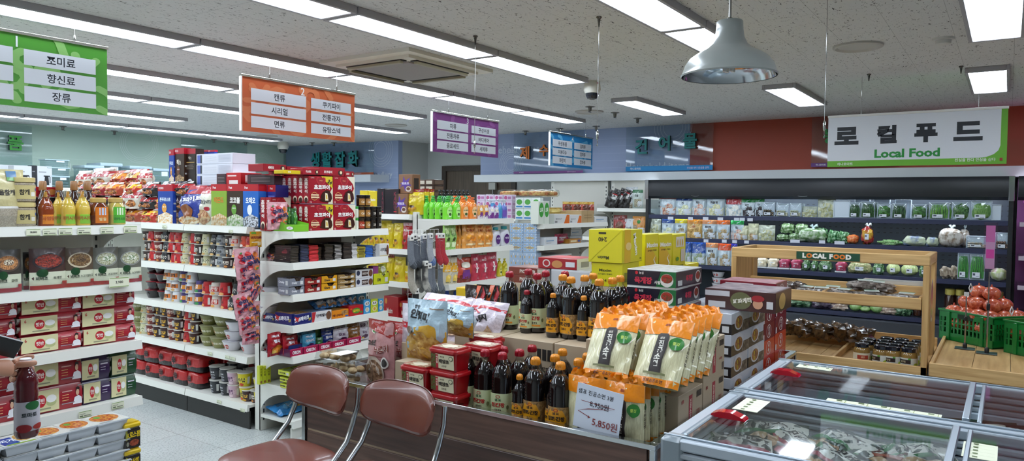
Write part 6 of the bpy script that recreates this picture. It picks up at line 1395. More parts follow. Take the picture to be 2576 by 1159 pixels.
for i,(k,px,py,hh,rz) in enumerate([('skG',1033,598,742-598,0),('skD',1050,598,80,.1),('skG',1066,594,80,0),('skB',1082,592,140,.1),('skR',1102,592,80,.2),('skR',1112,592,80,-.1),('skD',1042,594,70,-.2),('skC',1034,662,60,0),('skS',1052,660,60,.1),('skS',1070,662,60,0),('skG',1088,664,60,.1),('skG',1108,668,60,.2),('skG',1078,668,50,0),('skK',1046,732,50,0)]):
    dc=(i%3)*.03;a=at(px,py,'y',3.64+dc);place(k,(a.x,3.64+dc,a.z),rz-.1,'%s pair of socks hanging, %s'%({'skG':'plain grey','skD':'dark grey dotted','skR':'red and grey','skB':'grey pair with blue toe,','skC':'beige','skS':'striped','skK':'black'}[k],['far left of the upper row','second in the upper row','third in the upper row','fourth in the upper row','fifth in the upper row','rightmost in the upper row','behind the first one','far left of the lower row','second in the lower row','third in the lower row','fourth in the lower row','rightmost in the lower row','behind the third one','lowest at the bottom left'][i]),'socks on the wire rack',(1,1,1.05))
# ---------------------------------------------------------------- coffee shelves x=4.62
XC=4.65
def cof(key,base,top,w=.15,h=.24,cupk='c89018:s',txt='Maxim'):
    pouch(key,'coffee_bag','coffee bag',(w,.08,h),base,[('r',0,.88,1,1,top),('t',txt,.5,.72,.1,'c8a048:p' if base!='b01c24:g' else 'f0e4dc:p',0,.04),('e',.4,.25,.24,.12,cupk),('e',.4,.32,.2,.05,'4a2410:s'),('r',.6,.2,.7,.3,cupk),('e',.15,.12,.1,.06,'8a6a18:p')],seal=.08,bot=.5,wr=.009)
cof('cfY','d8c018:g','d8c018:g');cof('cfT','d8c018:g','8a1c1c:g');cof('cfR','b01c24:g','c8a0a0:g',cupk='b82a2c:s')
zc=[1.446,1.146,.861,.551]
ctn('mat','coffee_mix_box','coffee box',(.16,.12,.22),'8a6448:s',[('p',[(.1,.5),(.3,.6),(.35,.9),(.5,.66),(.85,.82),(.7,.58),(.95,.4),(.6,.4),(.5,.1),(.35,.4),(.1,.3),(.25,.46)],'5a3a98:p'),('t','맛초코',.5,.52,.14,'e8e0f0:p',0,.06),('e',.72,.22,.2,.14,'d8ccc0:p'),('e',.72,.24,.14,.08,'6a4028:p')],[('r',.2,.2,.8,.8,'2a2018:p')])
ctn('kan','coffee_mix_box','coffee box',(.18,.14,.24),'1e1a20:s',[('tv','KANU',.75,.8,.16,'8a2a40:p',0,.0),('r',.65,.08,.85,.12,'b82a34:p')],[('r',.4,.7,.7,.75,'5a4a50:p')])
ctn('mxs','coffee_mix_box','coffee box',(.15,.12,.24),'dcc428:s',[('t','Maxim',.5,.62,.12,'f0ece0:p',0,.05),('p',[(0,.55),(.4,.5),(.7,.3),(1,.2),(1,0),(0,0)],'e0ac28:p'),('e',.5,.25,.2,.1,'c87a20:p')],[('r',.3,.3,.8,.7,'d8d0b0:p')])
ctn('brs','snack_box','snack box',(.2,.14,.05),'4a3428:s',[('r',.1,.2,.45,.8,'c8c0b0:p'),('r',.55,.2,.9,.8,'c8c0b0:p')],[('r',.1,.2,.9,.8,'6a5444:p')])
at_row('x',XC,[('mxs',905,925,479,'yellow coffee mix box, left of the black boxes',None,{'dc':.02}),('mxs',927,948,480,'yellow coffee mix box touching the black boxes',None,{'dc':.02}),('kan',949,967,474,'black coffee box with red letters, left one'),('kan',968,1003,475,'black coffee box with red letters, right one'),
('mat',993,1025,487,'brown box with purple star, lower one'),('cfT',1019,1059,475,'big yellow coffee bag with red top, in front'),('cfT',1057,1074,474,'yellow coffee bag with red top, middle one',None,{'dc':.1}),('cfT',1072,1087,475,'yellow coffee bag with red top, right one',None,{'dc':.14})],zc[0])
fit('mat','x',XC+.02,at(1010,486,'x',XC).z,1003,1037,438,'brown box with purple star, upper one');
for k in range(6):
    c=4.95;z_=zc[0]+.0;hh=.052
    place('brs',(c,at(1070,450,'x',c).y,z_+.0+k*hh),-PI/2,'dark brown biscuit box at the back, %s in its stack'%lev(k,6),'dark brown biscuit boxes')
z=zc[1]
at_row('x',XC,[('cfY',967,985,562,'yellow coffee bag on the second shelf, leftmost',None,{'dc':-.0}),('cfY',985,1008,561,'yellow coffee bag on the second shelf beside the red one'),('cfR',1008,1031,560,'red coffee bag on the second shelf beside the socks')],z)
for i,px in enumerate((906,920,934,948,962)):
    a=at(px,600,'x',4.68);place('cfY',(4.68,a.y,z),-PI/2,'yellow coffee bag receding behind the chocolate shelf end, '+nth(i,5),'yellow coffee bags receding')
z=zc[2]
at_row('x',XC,[('cfY',985,1014,646,'large yellow coffee bag on the third shelf'),('mxs',1015,1031,668,'small yellow coffee box right of the third shelf bag',None,{'dc':.03}),('cfT',968,986,640,'yellow coffee bag with brown top behind the snack shelf end')],z)
for i,px in enumerate((930,942,955)):a=at(px,690,'x',4.68);place('cfT',(4.68,a.y,z),-PI/2,'yellow and brown coffee bag on the third shelf, receding, '+nth(i,3),'receding yellow brown bags')
z=zc[3]
ctn('mxr','coffee_mix_box','coffee box',(.3,.16,.13),'a01820:s',[('t','Maxim',.4,.3,.26,'e0ccc4:p',0,.04),('e',.15,.75,.08,.14,'c8803a:p')],[('r',.2,.3,.8,.6,'b83038:p')],[('r',.1,.1,.9,.9,'a8202a:p')])
fit('mxr','x',XC-.02,z,966,1002,745,'red coffee mix box on the fourth shelf, front left');fit('mxr','x',XC+.0,z,1004,1033,757,'red coffee mix box on the fourth shelf, front right');
for k in range(2):place('mxr',(XC+.18,4.35,z+k*.13),-PI/2,'red coffee mix box in the rear, '+('lower','upper')[k],'rear red coffee boxes',(.9,1,1))
# ================================================================ tissue shelf and last end unit
tissue=[('e',.15+.17*(i%6),.2+.3*(i//6)+.1*(i%2),.03,.06,('d8a850:p','e8e8ec:p')[i%2]) for i in range(18)]
ctn('tis','tissue_pack','tissue pack',(.24,.12,.19),'9cb4d0:s',[('e',.5,.5,.28,.14,'c8b060:p'),('t','미용티슈',.5,.5,.12,'5a5ab0:p',0,.05)]+tissue,tissue)
ctn('tis2','tissue_pack','tissue pack',(.24,.12,.24),'a8bcd4:s',tissue+[('t','물티슈',.4,.2,.14,'2a5a7a:p',0,.05)],tissue)
z0=.2
for c,(xl,xr) in enumerate(((1283,1316),(1317,1350))):
    zz=z0+.002;
    for l,(yt,k) in enumerate(((0,'tis'),(0,'tis'),(0,'tis2'),(634,'tis2'),(610,'tis'),(586,'tis'),(561,'tis'))):
        if yt==0:h=(at(1316,634,'x',6.12).z-.215-z0-.002)/3-.002
        else:h=at((xl+xr)/2,yt,'x',6.12).z-zz-.002
        if yt==634:zz=at(1316,690,'x',6.12).z;h=at(1316,634,'x',6.12).z-zz-.002
        fit(k,'x',6.12,zz,xl,xr,None,'blue daisy-print tissue pack, %s column, %s'%(('left','right')[c],('lowest','second from the floor','third from the floor','fourth from the floor','third from top','second from top','topmost')[l]),'tissue packs',sz=h);zz+=h+.002
z=1.345
ctn('pkb','small_box','soap box',(.1,.08,.06),'cdbcd0:s',[('e',.3,.5,.18,.3,'b05080:p'),('r',.55,.3,.9,.7,'a86898:p')],[('r',.2,.3,.8,.7,'b890b0:p')])
ctn('grb','small_box','soap box',(.09,.06,.11),'d4dcd8:s',[('e',.5,.6,.35,.25,'4a9a3a:p'),('r',.1,.1,.9,.25,'3a7ab0:p')])
for r in range(4):
    for i in range(4):
        place('pkb',(6.18,4.62-i*.115,z+.04+r*.064),-PI/2,'small pink soap carton, %s, %s row, tissue shelf'%(nth(i,4),lev(r,4)),'pink soap cartons',(1.1,1,1.05))
for r in range(2):
    for i in range(3):place('grb',(6.17+.0*i,4.12-i*.1,z+.04+r*.115),-PI/2,'blue-green soap carton right of pink ones, %s, %s row'%(nth(i,3),('lower','upper')[r]),'blue green soap cartons',(1.1,1,1))
Y4=3.83
ctn('gw','small_box','box',(.12,.08,.16),'d8dcd0:s',[('e',.5,.62,.42,.32,'3c9a34:p'),('t','초록',.5,.62,.2,'e8f0e0:p',0,.05)],[('r',0,.0,1,.5,'4a9a3a:p')])
ctn('mxo','glove_box','box',(.26,.16,.13),'d4d4d2:s',[('p',[(.62,0),(.98,0),(.98,.9),(.8,.9)],'d86a20:p'),('t','MAXCUT',.3,.5,.14,'7a7a7a:p'),('r',.05,.1,.2,.3,'8a8a8a:p')],[('r',.2,.2,.8,.8,'d87a30:p')],[('r',.3,.2,.7,.8,'b8b8b8:p')])
ctn('brn','cardboard_box','box',(.18,.16,.16),'b0946a:p',[('r',.45,0,.5,1,'a08458:p'),('r',.2,.6,.8,.63,'6a5030:p'),('r',.2,.4,.8,.43,'6a5030:p')])
ctn('smw','small_box','box',(.14,.1,.07),'d6d8da:s',[('r',.1,.5,.7,.6,'5a8ab0:p'),('r',.1,.25,.5,.3,'8a8a8a:p')],[('r',.2,.2,.8,.8,'a0c0a0:p')])
ctn('org','small_box','box',(.14,.1,.09),'b07a30:s',[('r',.1,.3,.6,.7,'d8c8a0:p'),('e',.8,.5,.12,.25,'3a4a8a:p')])
z=Z4[0]+.001
at_row('y',Y4,[('gw',1355,1369,506,'green and white carton, left of two'),('gw',1369,1382,506,'green and white carton, right of two'),('mxo',1394,1433,538,'white and orange glove carton, left on the last unit'),('mxo',1433,1463,540,'white and orange glove carton, right on the last unit'),('brn',1463,1494,529,'brown cardboard box with flaps on the last unit'),('smw',1496,1528,545,'small white box in a wire tray at the right end')],z)
fit('brn','y',Y4+.14,z,1435,1465,530,'brown cardboard box behind the orange carton')
z=Z4[1]+.001
at_row('y',Y4,[('smw',1371,1402,596,'white and blue carton on the second shelf of the last unit'),('org',1432,1462,600,'blue and pink flat carton on the second shelf')],z)
for k in range(5):place('smw',(at(1450,600,'y',4.0).x,4.0,z+k*.068),.05*(k%3),'white carton in the stack at the back of the second shelf, '+lev(k,5),'stacked white cartons',(2,1,.95))
pouch('pnp','glove_bag','bag',(.2,.04,.1),'a02c48:g',[('r',.2,.3,.7,.7,'d8c8d0:g')],wr=.014);fit('pnp','y',3.9,z,1400,1432,588,'crimson plastic bag between the white cartons')
z=Z4[2]+.001
at_row('y',Y4,[('mxo',1374,1438,640,'large white and orange carton tilted on the third shelf'),('org',1440,1462,660,'orange carton on the third shelf'),('brn',1462,1480,655,'brown carton on the third shelf')],z)
# snack packs above on the tissue shelf top and wall unit
pouch('pas','dried_food_bag','bag',(.24,.06,.12),'b89a4a:g',[('r',.1,.2,.9,.8,'d8c87a:st:b8a050:80')],wr=.014)
pouch('sea','seaweed_bag','bag',(.16,.04,.36),'25201f:g',[('r',.35,.55,.8,.8,'d0d0cc:p'),('r',.35,.8,.8,.86,'b82a30:p')],wr=.014,seal=.05)
pouch('anc','dried_food_bag','bag',(.2,.05,.33),'b4c0b8:g',[('r',0,.84,1,1,'1e6a3a:g'),('t','국물',.4,.68,.12,'2a3034:p',0,.03),('r',.2,.08,.9,.5,'c8c0a0:n:7a7060:70'),('r',.55,.1,.95,.4,'d8dce0:p')],wr=.008)
pouch('rdp','dried_food_bag','bag',(.2,.05,.24),'9a2c24:g',[('e',.5,.5,.3,.25,'6a3a20:g'),('r',.0,.8,1,1,'6a2018:g')],wr=.012);pouch('ylp','dried_food_bag','bag',(.2,.05,.24),'c8822a:g',[('r',.45,.1,.95,.5,'d8dce0:p'),('e',.5,.75,.15,.08,'3a8a3a:p'),('r',0,.35,.4,.6,'b8a080:n:8a7a60:60')],wr=.01)
pouch('wht2','dried_food_bag','bag',(.18,.05,.22),'c4c8ca:g',[('t','건새우',.55,.5,.16,'2a2a2a:p',0,.03),('r',.1,.0,.9,.25,'a89a80:n:7a7060:70')],wr=.01)
Xw=8.52;z=1.502
for i,(a,b,yt,tz) in enumerate(((1518,1548,478,.35),(1530,1562,476,.35),(1548,1580,474,.3),(1568,1592,480,.05))):
    o=fit('sea','x',Xw+.05*i*.5,z,a,b,yt,'dark dried seaweed bag with white label, '+nth(i,4),'seaweed bags');o.rotation_euler[1]=tz
fit('anc','x',Xw,z,1590,1616,477,'green topped dried anchovy bag left of the chiller');fit('wht2','x',Xw+.06,z,1572,1602,470,'white backed bag behind the seaweed bags')
z=1.122
at_row('x',Xw,[('rdp',1541,1575,541,'dark red dried food bag on the lower wall shelf'),('wht2',1567,1594,550,'white dried shrimp bag on the lower wall shelf'),('ylp',1589,1623,544,'orange dried food bag on the lower wall shelf')],z)
for i,(a,b,yt,yb) in enumerate(((1400,1440,512,532),(1436,1475,510,530),(1380,1420,514,533))):
    zz=at(a,yb,'y',4.0).z;fit('pas','y',4.0+.05*i,Z4[0]+.005+.03*i,a,b,None,'yellow dried noodle bag heaped on the last unit, '+nth(i,3),'yellow dried food bags',sz=.10)
pouch('rds','dried_food_bag','bag',(.2,.05,.16),'a83a24:g',[('e',.5,.5,.3,.3,'5a2a18:g'),('r',0,.8,1,1,'c8a040:g')],wr=.012)
for i,px in enumerate((1490,1506,1520)):place('rds',(8.52,4.62+.14*(2-i),1.422),-PI/2,'red spicy snack bag near the wall shelf, '+nth(i,3),'red snack bags')
def clam():
    M=Mb().ell((0,.08,.04),(.1,.08,.04),'eeeee4:t:1.4',18,8,0,.5);F=Mb().ell((0,.08,.035),(.085,.065,.028),'c8a868:n:b05a34:40',16,8,0,.6)
    return [('clear_box',M),('contents',F)]
proto('clm','clear_food_box','food box',(.2,.16,.08),clam)
for i,(px,c) in enumerate(((1270,6.3),(1290,6.4),(1318,6.35),(1345,6.3),(1368,6.4))):
    a=at(px,500,'x',c);place('clm',(c,a.y,1.62+.0),-PI/2,'clear plastic box of dried food on top of the soap cartons, '+nth(i,5),'clear boxes on the soap cartons',(1.2,1,1))
M=Mb()
# small wall devices
for nm,px,py,s_,lb in (('electrical_box',1236,468,.07,'small white electrical box with conduit right of the brown door'),('switch_box',1229,495,.06,'small white switch box below the electrical box')):
    a=at(px,py,'x',9.72);o=Mb().box(0,-s_,-s_*.8,.06,s_,s_*.8,'c9c8c0:s',.006).build(nm,None,(9.73,a.y,a.z));tag(o,lb,'electrical box')
    if s_==.07:Mb().tube([(.03,0,.05),(.03,0,.25)],.015,'8a8a88:b',8).tube([(.03,0,-.05),(.03,0,-.6)],.012,'8a8a88:b',8).build('conduit',o)
# ================================================================ promotion counter goods
ZD=ZF+.0035
def capput(key,px,py,zb,label,group,H,rz=-PI/2):
    w,d,h=PR[key][2];s=H/h;p=at(px,py,'z',zb+H);R=w*s/2
    return place(key,(p.x-R*math.cos(0),p.y,zb),rz+random.uniform(-.25,.25),label,group,(s,s,s))
def soy(key,w,h,capk,lk,t,sub,tk,lz,handle=True,back='c8cfa0:s'):
    def f():
        R=w/2;T=Matrix.Translation((0,R,0));SQ=.8
        M=Mb().lathe([(R*.8,0),(R*.96,.006),(R,.02),(R,.38*h),(R*.97,.40*h),(R*.97,.62*h),(R*.9,.70*h),(R*.68,.77*h),(R*.5,.81*h)],'120c0c:k',28,sq=SQ)
        if handle:
            for i in range(5):M.tube([(-R*.96,-R*.35,(.45+.04*i)*h),(-R*.6,-R*.93,(.45+.04*i)*h)],.0016,'120c0c:k',5)
        M.xf(T)
        N=Mb().lathe([(R*.52,.805*h),(R*.36,.86*h),(R*.34,.92*h)],'cfcfca:t:1.5',20,cap=False).lathe([(R*.68,.775*h),(R*.56,.80*h),(R*.5,.815*h)],'b8b4ae:t:1.5',20,cap=False,sq=.9).xf(T)
        C=Mb().lathe([(R*.42,.895*h),(R*.44,.90*h),(R*.44,.965*h),(R*.40,.985*h),(R*.28,1.0*h),(.001,1.0*h)],capk,22)
        for i in range(22):
            a=2*PI*i/22;C.tube([(R*.445*math.cos(a),R*.445*math.sin(a),.905*h),(R*.445*math.cos(a),R*.445*math.sin(a),.95*h)],.0011,capk,4)
        C.box(-.008,-R*.5,.95*h,.008,-R*.4,.975*h,capk,.002).xf(T)
        L_=Mb();z0,z1=lz
        S0=Cy(R*1.02,z0*h,z1*h,3.14,sq=SQ);L_.art(S0,[('r',0,0,1,1,back)],0)
        S=Cy(R*1.03,z0*h,z1*h,1.05,sq=SQ)
        it=[('o',.5,.86,.07,.025,'b02c28:p'),('t','샘표',.5,.72,.12,tk if back[0]!='c' else '2a5a34:p',0,.04),('t',t,.5,.5,.2,'b02420:p' if 'a0' in back else '2a1a10:p',0,.07),('t',sub,.5,.26,.12,'2a2018:p',0,.04)]
        if 'a0' in back:it+=[('r',.2,.08,.8,.17,'d88a28:p'),('e',.92,.4,.07,.1,'6a6a40:p'),('e',.08,.4,.06,.1,'6a6a40:p')]
        else:it=[('p',[(.12,.05),(.88,.05),(.96,.5),(.75,.86),(.5,.97),(.25,.86),(.04,.5)],'e09a1c:s')]+it+[('e',.9,.25,.07,.09,'5a4a2a:p')]
        L_.art(S,it,.0006,.0003);L_.xf(T)
        return [('body',M),('neck',N),('cap',C),('label',L_)]
    proto(key,'soy_sauce_bottle','bottle',(w,w,h),f)
RC='a01224:s';YC='e39024:s'
soy('sR',.098,.31,RC,0,'진간장','금F3','2a3a2a:p',(.09,.42));soy('sY',.098,.31,YC,0,'양조간장','501','3a2414:p',(.08,.40),back='8a6a40:n:b08a58:90')
soy('tR',.062,.215,RC,0,'진간장','금F3','2a3a2a:p',(.12,.46),False);soy('tY',.062,.215,YC,0,'양조간장','501','3a2414:p',(.12,.46),False,back='8a6a40:n:b08a58:90')
random.seed(11)
G1='soy sauce bottles standing on the counter';ZB=.886
for k,px,py,lb in [('sR',1175,870,'leftmost red-capped soy bottle in the front row on the counter'),('sR',1221,878,'red-capped soy bottle second in the front row on the counter'),('sR',1269,886,'red-capped soy bottle with full label, third in the front row'),
('sR',1213,862,'red-capped soy bottle behind the first and second front ones'),('sR',1254,857,'red-capped soy bottle at the back beside the red tubs'),('sR',1268,871,'red-capped soy bottle right behind the third front one'),('sR',1304,877,'red-capped soy bottle behind, left of the yellow capped one'),('sR',1339,867,'red-capped soy bottle touching the kraft carton'),
('sY',1349,898,'large yellow-capped soy bottle, left one in front'),('sY',1414,910,'large yellow-capped soy bottle, right one in front'),('sY',1392,890,'yellow-capped soy bottle between and behind the two front ones'),('sY',1413,876,'yellow-capped soy bottle at the back against the carton'),('sY',1451,900,'yellow-capped soy bottle right behind the right front one'),('sY',1481,888,'yellow-capped soy bottle beside the noodle bags')]:
    capput(k,px,py,ZD,lb,G1,.303)
for k,px,py,lb in (('tY',1309,941,'small yellow-capped soy bottle in the front row'),('tY',1390,953,'small yellow-capped soy bottle squeezed between the large ones')):capput(k,px,py,ZD,lb,G1,.222)
G2_='soy sauce bottles on the kraft cartons'
for k,px,py,lb in [('sR',1287,682,'leftmost red-capped soy bottle on the cartons'),('sR',1357,687,'red-capped soy bottle with full label on the cartons'),('sR',1331,676,'red-capped soy bottle behind, between the two front red ones'),('sR',1374,680,'red-capped soy bottle behind the full-label one'),('sR',1418,681,'red-capped soy bottle behind the yellow ones'),
('sY',1432,695,'left large yellow-capped soy bottle on the cartons'),('sY',1508,701,'right large yellow-capped soy bottle on the cartons'),('sY',1412,689,'yellow-capped soy bottle behind the left front yellow one'),('sY',1468,691,'yellow-capped soy bottle between the large ones, behind'),('sY',1490,686,'yellow-capped soy bottle in the back row on the cartons'),('sY',1536,697,'yellow-capped soy bottle second from right on the cartons'),('sY',1560,692,'rightmost yellow-capped soy bottle on the cartons')]:
    capput(k,px,py,ZB,lb,G2_,.305)
for k,px,py,lb in (('tR',1325,729,'small red-capped soy bottle on the cartons'),('tY',1394,737,'left small yellow-capped soy bottle on the cartons'),('tY',1469,743,'right small yellow-capped soy bottle on the cartons')):capput(k,px,py,ZB,lb,G2_,.22)
# kraft cartons
KR='b5a288:p'
ctn('krA','cardboard_carton','carton',(.3,.42,.28),KR,[('t','단적재',.82,.55,.10,'26221e:p',0,.05),('r',.70,.7,.78,.88,'26221e:p'),('r',.80,.7,.88,.88,'26221e:p'),('r',.90,.7,.97,.88,'26221e:p'),('t','샘표',.4,.3,.12,'2a2a2a:p',0,.05),('r',0,.48,1,.5,'a8957a:p')],[('r',.2,.4,.8,.6,'a08c70:p')],[('r',0,.48,1,.52,'a8957a:p')])
for i,y in enumerate((2.235,1.93,1.625)):
    place('krA',(2.97,y,ZD),-PI/2,'kraft carton carrying soy bottles, '+('left one','middle one','right one behind the noodle bags')[i],'kraft cartons under the soy bottles',(.99,1,(.885-ZD)/.28))
for i,y in enumerate((2.55,)):place('krA',(3.2,y,ZD),-PI/2,'kraft carton hidden behind the snack bags',None,(.95,1,1))
RB='a83040:p'
ctn('krB','noodle_carton','carton',(.29,.3,.175),KR,[('r',.42,.12,.56,.88,RB),('tv','진공소면',.49,.74,.11,'e8dcc8:p',0,.03),('t','샘표',.16,.82,.09,'a03038:p',0,.04),('t','204개입',.8,.42,.07,'a85048:p',0,.04),('r',.74,.75,.94,.9,'3a3430:p'),('r',.88,.1,.96,.3,'5a5048:p')],[],[('r',0,.48,1,.52,'a8957a:p')])
for X_,z_,lb in ((2.985,0,'kraft noodle carton, lower left beside the noodle bags'),(3.28,0,'kraft noodle carton, lower right'),(3.28,.177,'kraft noodle carton on top, with red stripe and 204 count'),(3.05,.177,'kraft noodle carton hidden behind the noodle bags')):
    place('krB',(X_,1.10 if X_!=3.05 else 1.3,ZD+z_),0,lb,'kraft noodle cartons',(.98,1 if X_!=3.05 else .9,1.03))
# gochujang tubs
def goch():
    w,d,h=.15,.12,.1
    def ring(s,z):return [(-w/2*s,d/2-d/2*s,z),(w/2*s,d/2-d/2*s,z),(w/2*s,d/2+d/2*s,z),(-w/2*s,d/2+d/2*s,z)]
    K='a01018:s'
    M=Mb();n=6
    def rr(hw,hd,r,z):
        P=[]
        for cx,cy,a0 in ((hw-r,hd-r,0),(-hw+r,hd-r,PI/2),(-hw+r,-hd+r,PI),(hw-r,-hd+r,1.5*PI)):
            for i in range(4):a=a0+i*PI/6;P.append((cx+r*math.cos(a),d/2+cy+r*math.sin(a),z))
        return P
    def loft(M,L,k,cap=(1,1)):
        V=[p for l in L for p in l];m=len(L[0]);F=[(j*m+i,j*m+(i+1)%m,(j+1)*m+(i+1)%m,(j+1)*m+i) for j in range(len(L)-1) for i in range(m)]
        if cap[0]:F.append(tuple(range(m))[::-1])
        if cap[1]:F.append(tuple(range((len(L)-1)*m,len(L)*m)))
        M.add(V,F,k)
    loft(M,[rr(w*.42,d*.42,.015,0),rr(w*.47,d*.47,.015,h*.8)],K)
    L_=Mb();S=Fl((-w*.40,.0075,.008),(1,0,0),(0,-.055,1),w*.80,h*.64)
    L_.art(S,[('r',0,0,1,1,'d8d2b0:p'),('r',0,0,.22,1,'6a2c1c:n:4a6a2c:120'),('r',.22,.0,.33,.95,'b02430:p'),('tv','해찬들',.275,.78,.16,'f0e4d0:p'),('t','우리쌀',.5,.82,.12,'4a3a2a:p'),('t','태양초',.58,.52,.30,'1c1612:p',0,.07),('t','고추장',.58,.2,.14,'4a2a20:p'),('e',.88,.78,.09,.16,'3a4a34:p'),('e',.88,.78,.07,.12,'d8d2b0:p')],.0012,.0003)
    C=Mb();loft(C,[rr(w*.5,d*.5,.018,h*.78),rr(w*.5,d*.5,.018,h*.9),rr(w*.485,d*.485,.02,h*.93),rr(w*.45,d*.45,.02,h*.93),rr(w*.44,d*.44,.02,h)],K)
    S=TP(w*.8,d*.78,h,d*.11);C.art(S,[('r',.02,.02,.98,.98,'c8c0a0:n:8a4a34:60'),('e',.5,.5,.3,.3,'d8d0b8:p')],.0008)
    return [('tub',M),('label',L_),('lid',C)]
proto('goc','gochujang_tub','tub',(.15,.12,.1),goch)
for X_,Y_,n,lb in ((2.59,2.105,3,'red chilli paste tub in the front stack of three'),(2.58,2.275,2,'red chilli paste tub in the left front stack'),(2.73,2.02,3,'red chilli paste tub in the stack behind the front one'),(2.87,1.95,3,'red chilli paste tub in the rear stack by the carton'),(2.73,2.2,2,'red chilli paste tub hidden under the snack bags')):
    for l in range(n):
        if (X_,Y_)==(2.87,1.95):continue
        place('goc',(X_-.06,Y_,ZD+l*.1035),-PI/2-.03,lb+', %s layer'%lev(l,n),'red chilli paste tubs',(1.15,1,1.03))
for l in range(3):
    p=at(1185,830,'z',ZD+.312);place('goc',(2.845,2.12-.0,ZD+l*.1035),-PI/2,'red chilli paste tub farthest back by the snack bags, %s layer'%lev(l,3),'red chilli paste tubs',(1.1,.85,1.03))
# snack bags on the left of the counter
def sbag(key,w,h,d,base,items,**kw):pouch(key,'rice_snack_bag','snack bag',(w,d,h),base,items,**kw)
sbag('nur',.2,.28,.08,'b88484:g',[('p',[(0,.86),(0,1),(1,1),(1,.72),(.6,.8)],'9a2420:g'),('e',.3,.83,.09,.05,'e8e8d8:p'),('e',.3,.82,.06,.025,'5a9a4a:p'),('t','고소한',.3,.64,.09,'2a1c14:p',6,.08),('t','누룽지',.68,.56,.12,'f0e4d8:p',12,.09),('t','누룽지',.68,.56,.12,'7a2a20:p',12,.03),('e',.44,.2,.36,.24,'c8b8a8:g'),('e',.44,.18,.33,.2,'a88464:n:6a4a34:60'),('e',.82,.36,.11,.09,'dcd8d0:p'),('e',.82,.36,.08,.065,'3a3634:p'),('r',.3,.44,.75,.455,'8a4a44:p')],seal=.04,bot=.6,wr=.008)
sbag('big',.42,.34,.12,'c8bcc4:g',[('r',.0,.72,1,.80,'b82430:g'),('t','쌀누룽지',.5,.4,.16,'1c1a1c:p',18,.09),('p',[(.1,.1),(.5,.02),(.3,.3)],'c8a888:n:a07850:50'),('p',[(.6,.05),(.95,.1),(.8,.3)],'c8a888:n:a07850:50'),('p',[(.08,.5),(.12,.5),(.3,.7),(.26,.7)],'b82430:p'),('p',[(.30,.7),(.26,.7),(.5,.55),(.54,.57)],'b82430:p')],seal=.05,wr=.016)
sbag('hnd',.3,.27,.09,'ccc4cc:g',[('r',0,.55,1,.66,'b82430:g'),('t','쌀누룽지',.5,.605,.06,'e8c8c0:p'),('t','수',.5,.3,.2,'1c1a1c:p',0,.1),('e',.5,.88,.08,.04,'4a3a38:p'),('p',[(.2,.1),(.25,.1),(.5,.45),(.45,.45)],'a83038:p')],seal=.04,wr=.012)
sbag('inj',.24,.30,.1,'a8c0cc:g',[('t','찹쌀',.3,.88,.06,'2a2a2c:p',0,.05),('t','인절미',.42,.75,.15,'1c1c20:p',-8,.07),('r',.6,.86,.95,.875,'8a6a4a:p'),('p',[(0,0),(1,0),(1,.5),(.7,.62),(.3,.55),(0,.35)],'d0a030:g'),('e',.5,.24,.46,.26,'d8b064:n:a8742c:30'),('e',.18,.5,.1,.06,'5a3a1c:g')],seal=.04,wr=.012)
p=at(955,962,'z',ZD);o=place('nur',(p.x-.03,p.y,ZD),-PI/2-.12,'pink brown-rice snack bag standing at the front left of the counter',None,(1.1,1,1.2))
place('nur',(p.x+.07,p.y-.07,ZD),-PI/2+.05,'second pink snack bag behind with dark red top',None,(1.1,1,1.14))
o=place('hnd',(2.84,2.53,ZD+.16),-PI/2,'white handled snack bag with red band, behind the pink bags',None,(.95,1,1))
o=place('inj',(2.62,2.31,ZD+.205),-PI/2+.05,'golden rice-cake snack bag with pale blue top, on the red tubs',None,(1.0,1,.98))
o=place('inj',(2.78,2.25,ZD+.31),-PI/2-.2,'second rice-cake snack bag lying behind the first',None,(.9,1,.5))
o=place('big',(2.98,2.60,ZD+.27),-PI/2,'large white snack bag lying tilted on the pile at the back',None,(1,1,.9),tx=-.8)
o=place('big',(2.98,2.28,ZD+.29),-PI/2-.1,'large white snack bag leaning toward the soy bottles',None,(.62,1,.62),tx=-.5)
o=place('big',(3.05,2.46,ZD+.2),-PI/2+.2,'large white snack bag in the middle of the pile',None,(.8,1,.85),tx=-.7)
place('krB',(3.02,2.36,ZD),0,'low kraft carton under the white snack bags',None,(1.2,.95,1.3))
ctn('krC','cardboard_carton','carton',(.24,.3,.14),KR);place('krC',(2.76,2.50,ZD),-PI/2,'flat kraft carton under the handled bag',None,(.9,.6,1.05))
# clear cookie boxes
def cbx():
    C=Mb().prism([(.01,.0),(.14,0),(.15,.025),(.145,.027),(.135,.055),(.015,.055),(.005,.027),(0,.025)],'x',-.1,.1,'e8ecec:t:1.5')
    F=[('box',C)]
    for i in range(6):F.append(('cookie',Mb().ell((-.07+.07*(i%3),.045+.05*(i//3),.03),(.03,.022,.018),'d0b488:n:a88458:40',10,6)))
    return F
proto('cbx','clear_cookie_box','food box',(.2,.15,.056),cbx)
for l,(dx,r) in enumerate(((0,.1),(.01,-.06),(-.01,.12))):
    place('cbx',(2.60+dx,2.90-dx*2,ZD+l*.058),-PI/2+r,'clear plastic cookie box at the left end of the counter, '+lev(l,3)+' of three','clear cookie boxes',(1,1,1))
a=at(876,872,'z',ZD+.18);o=Mb().box(-.06,-.04,0,.06,.04,.001,'dcdcdc:p',0).build('paper_note',None,(2.64,2.86,ZD+.1765));tag(o,'white paper note lying on the clear cookie boxes','note')
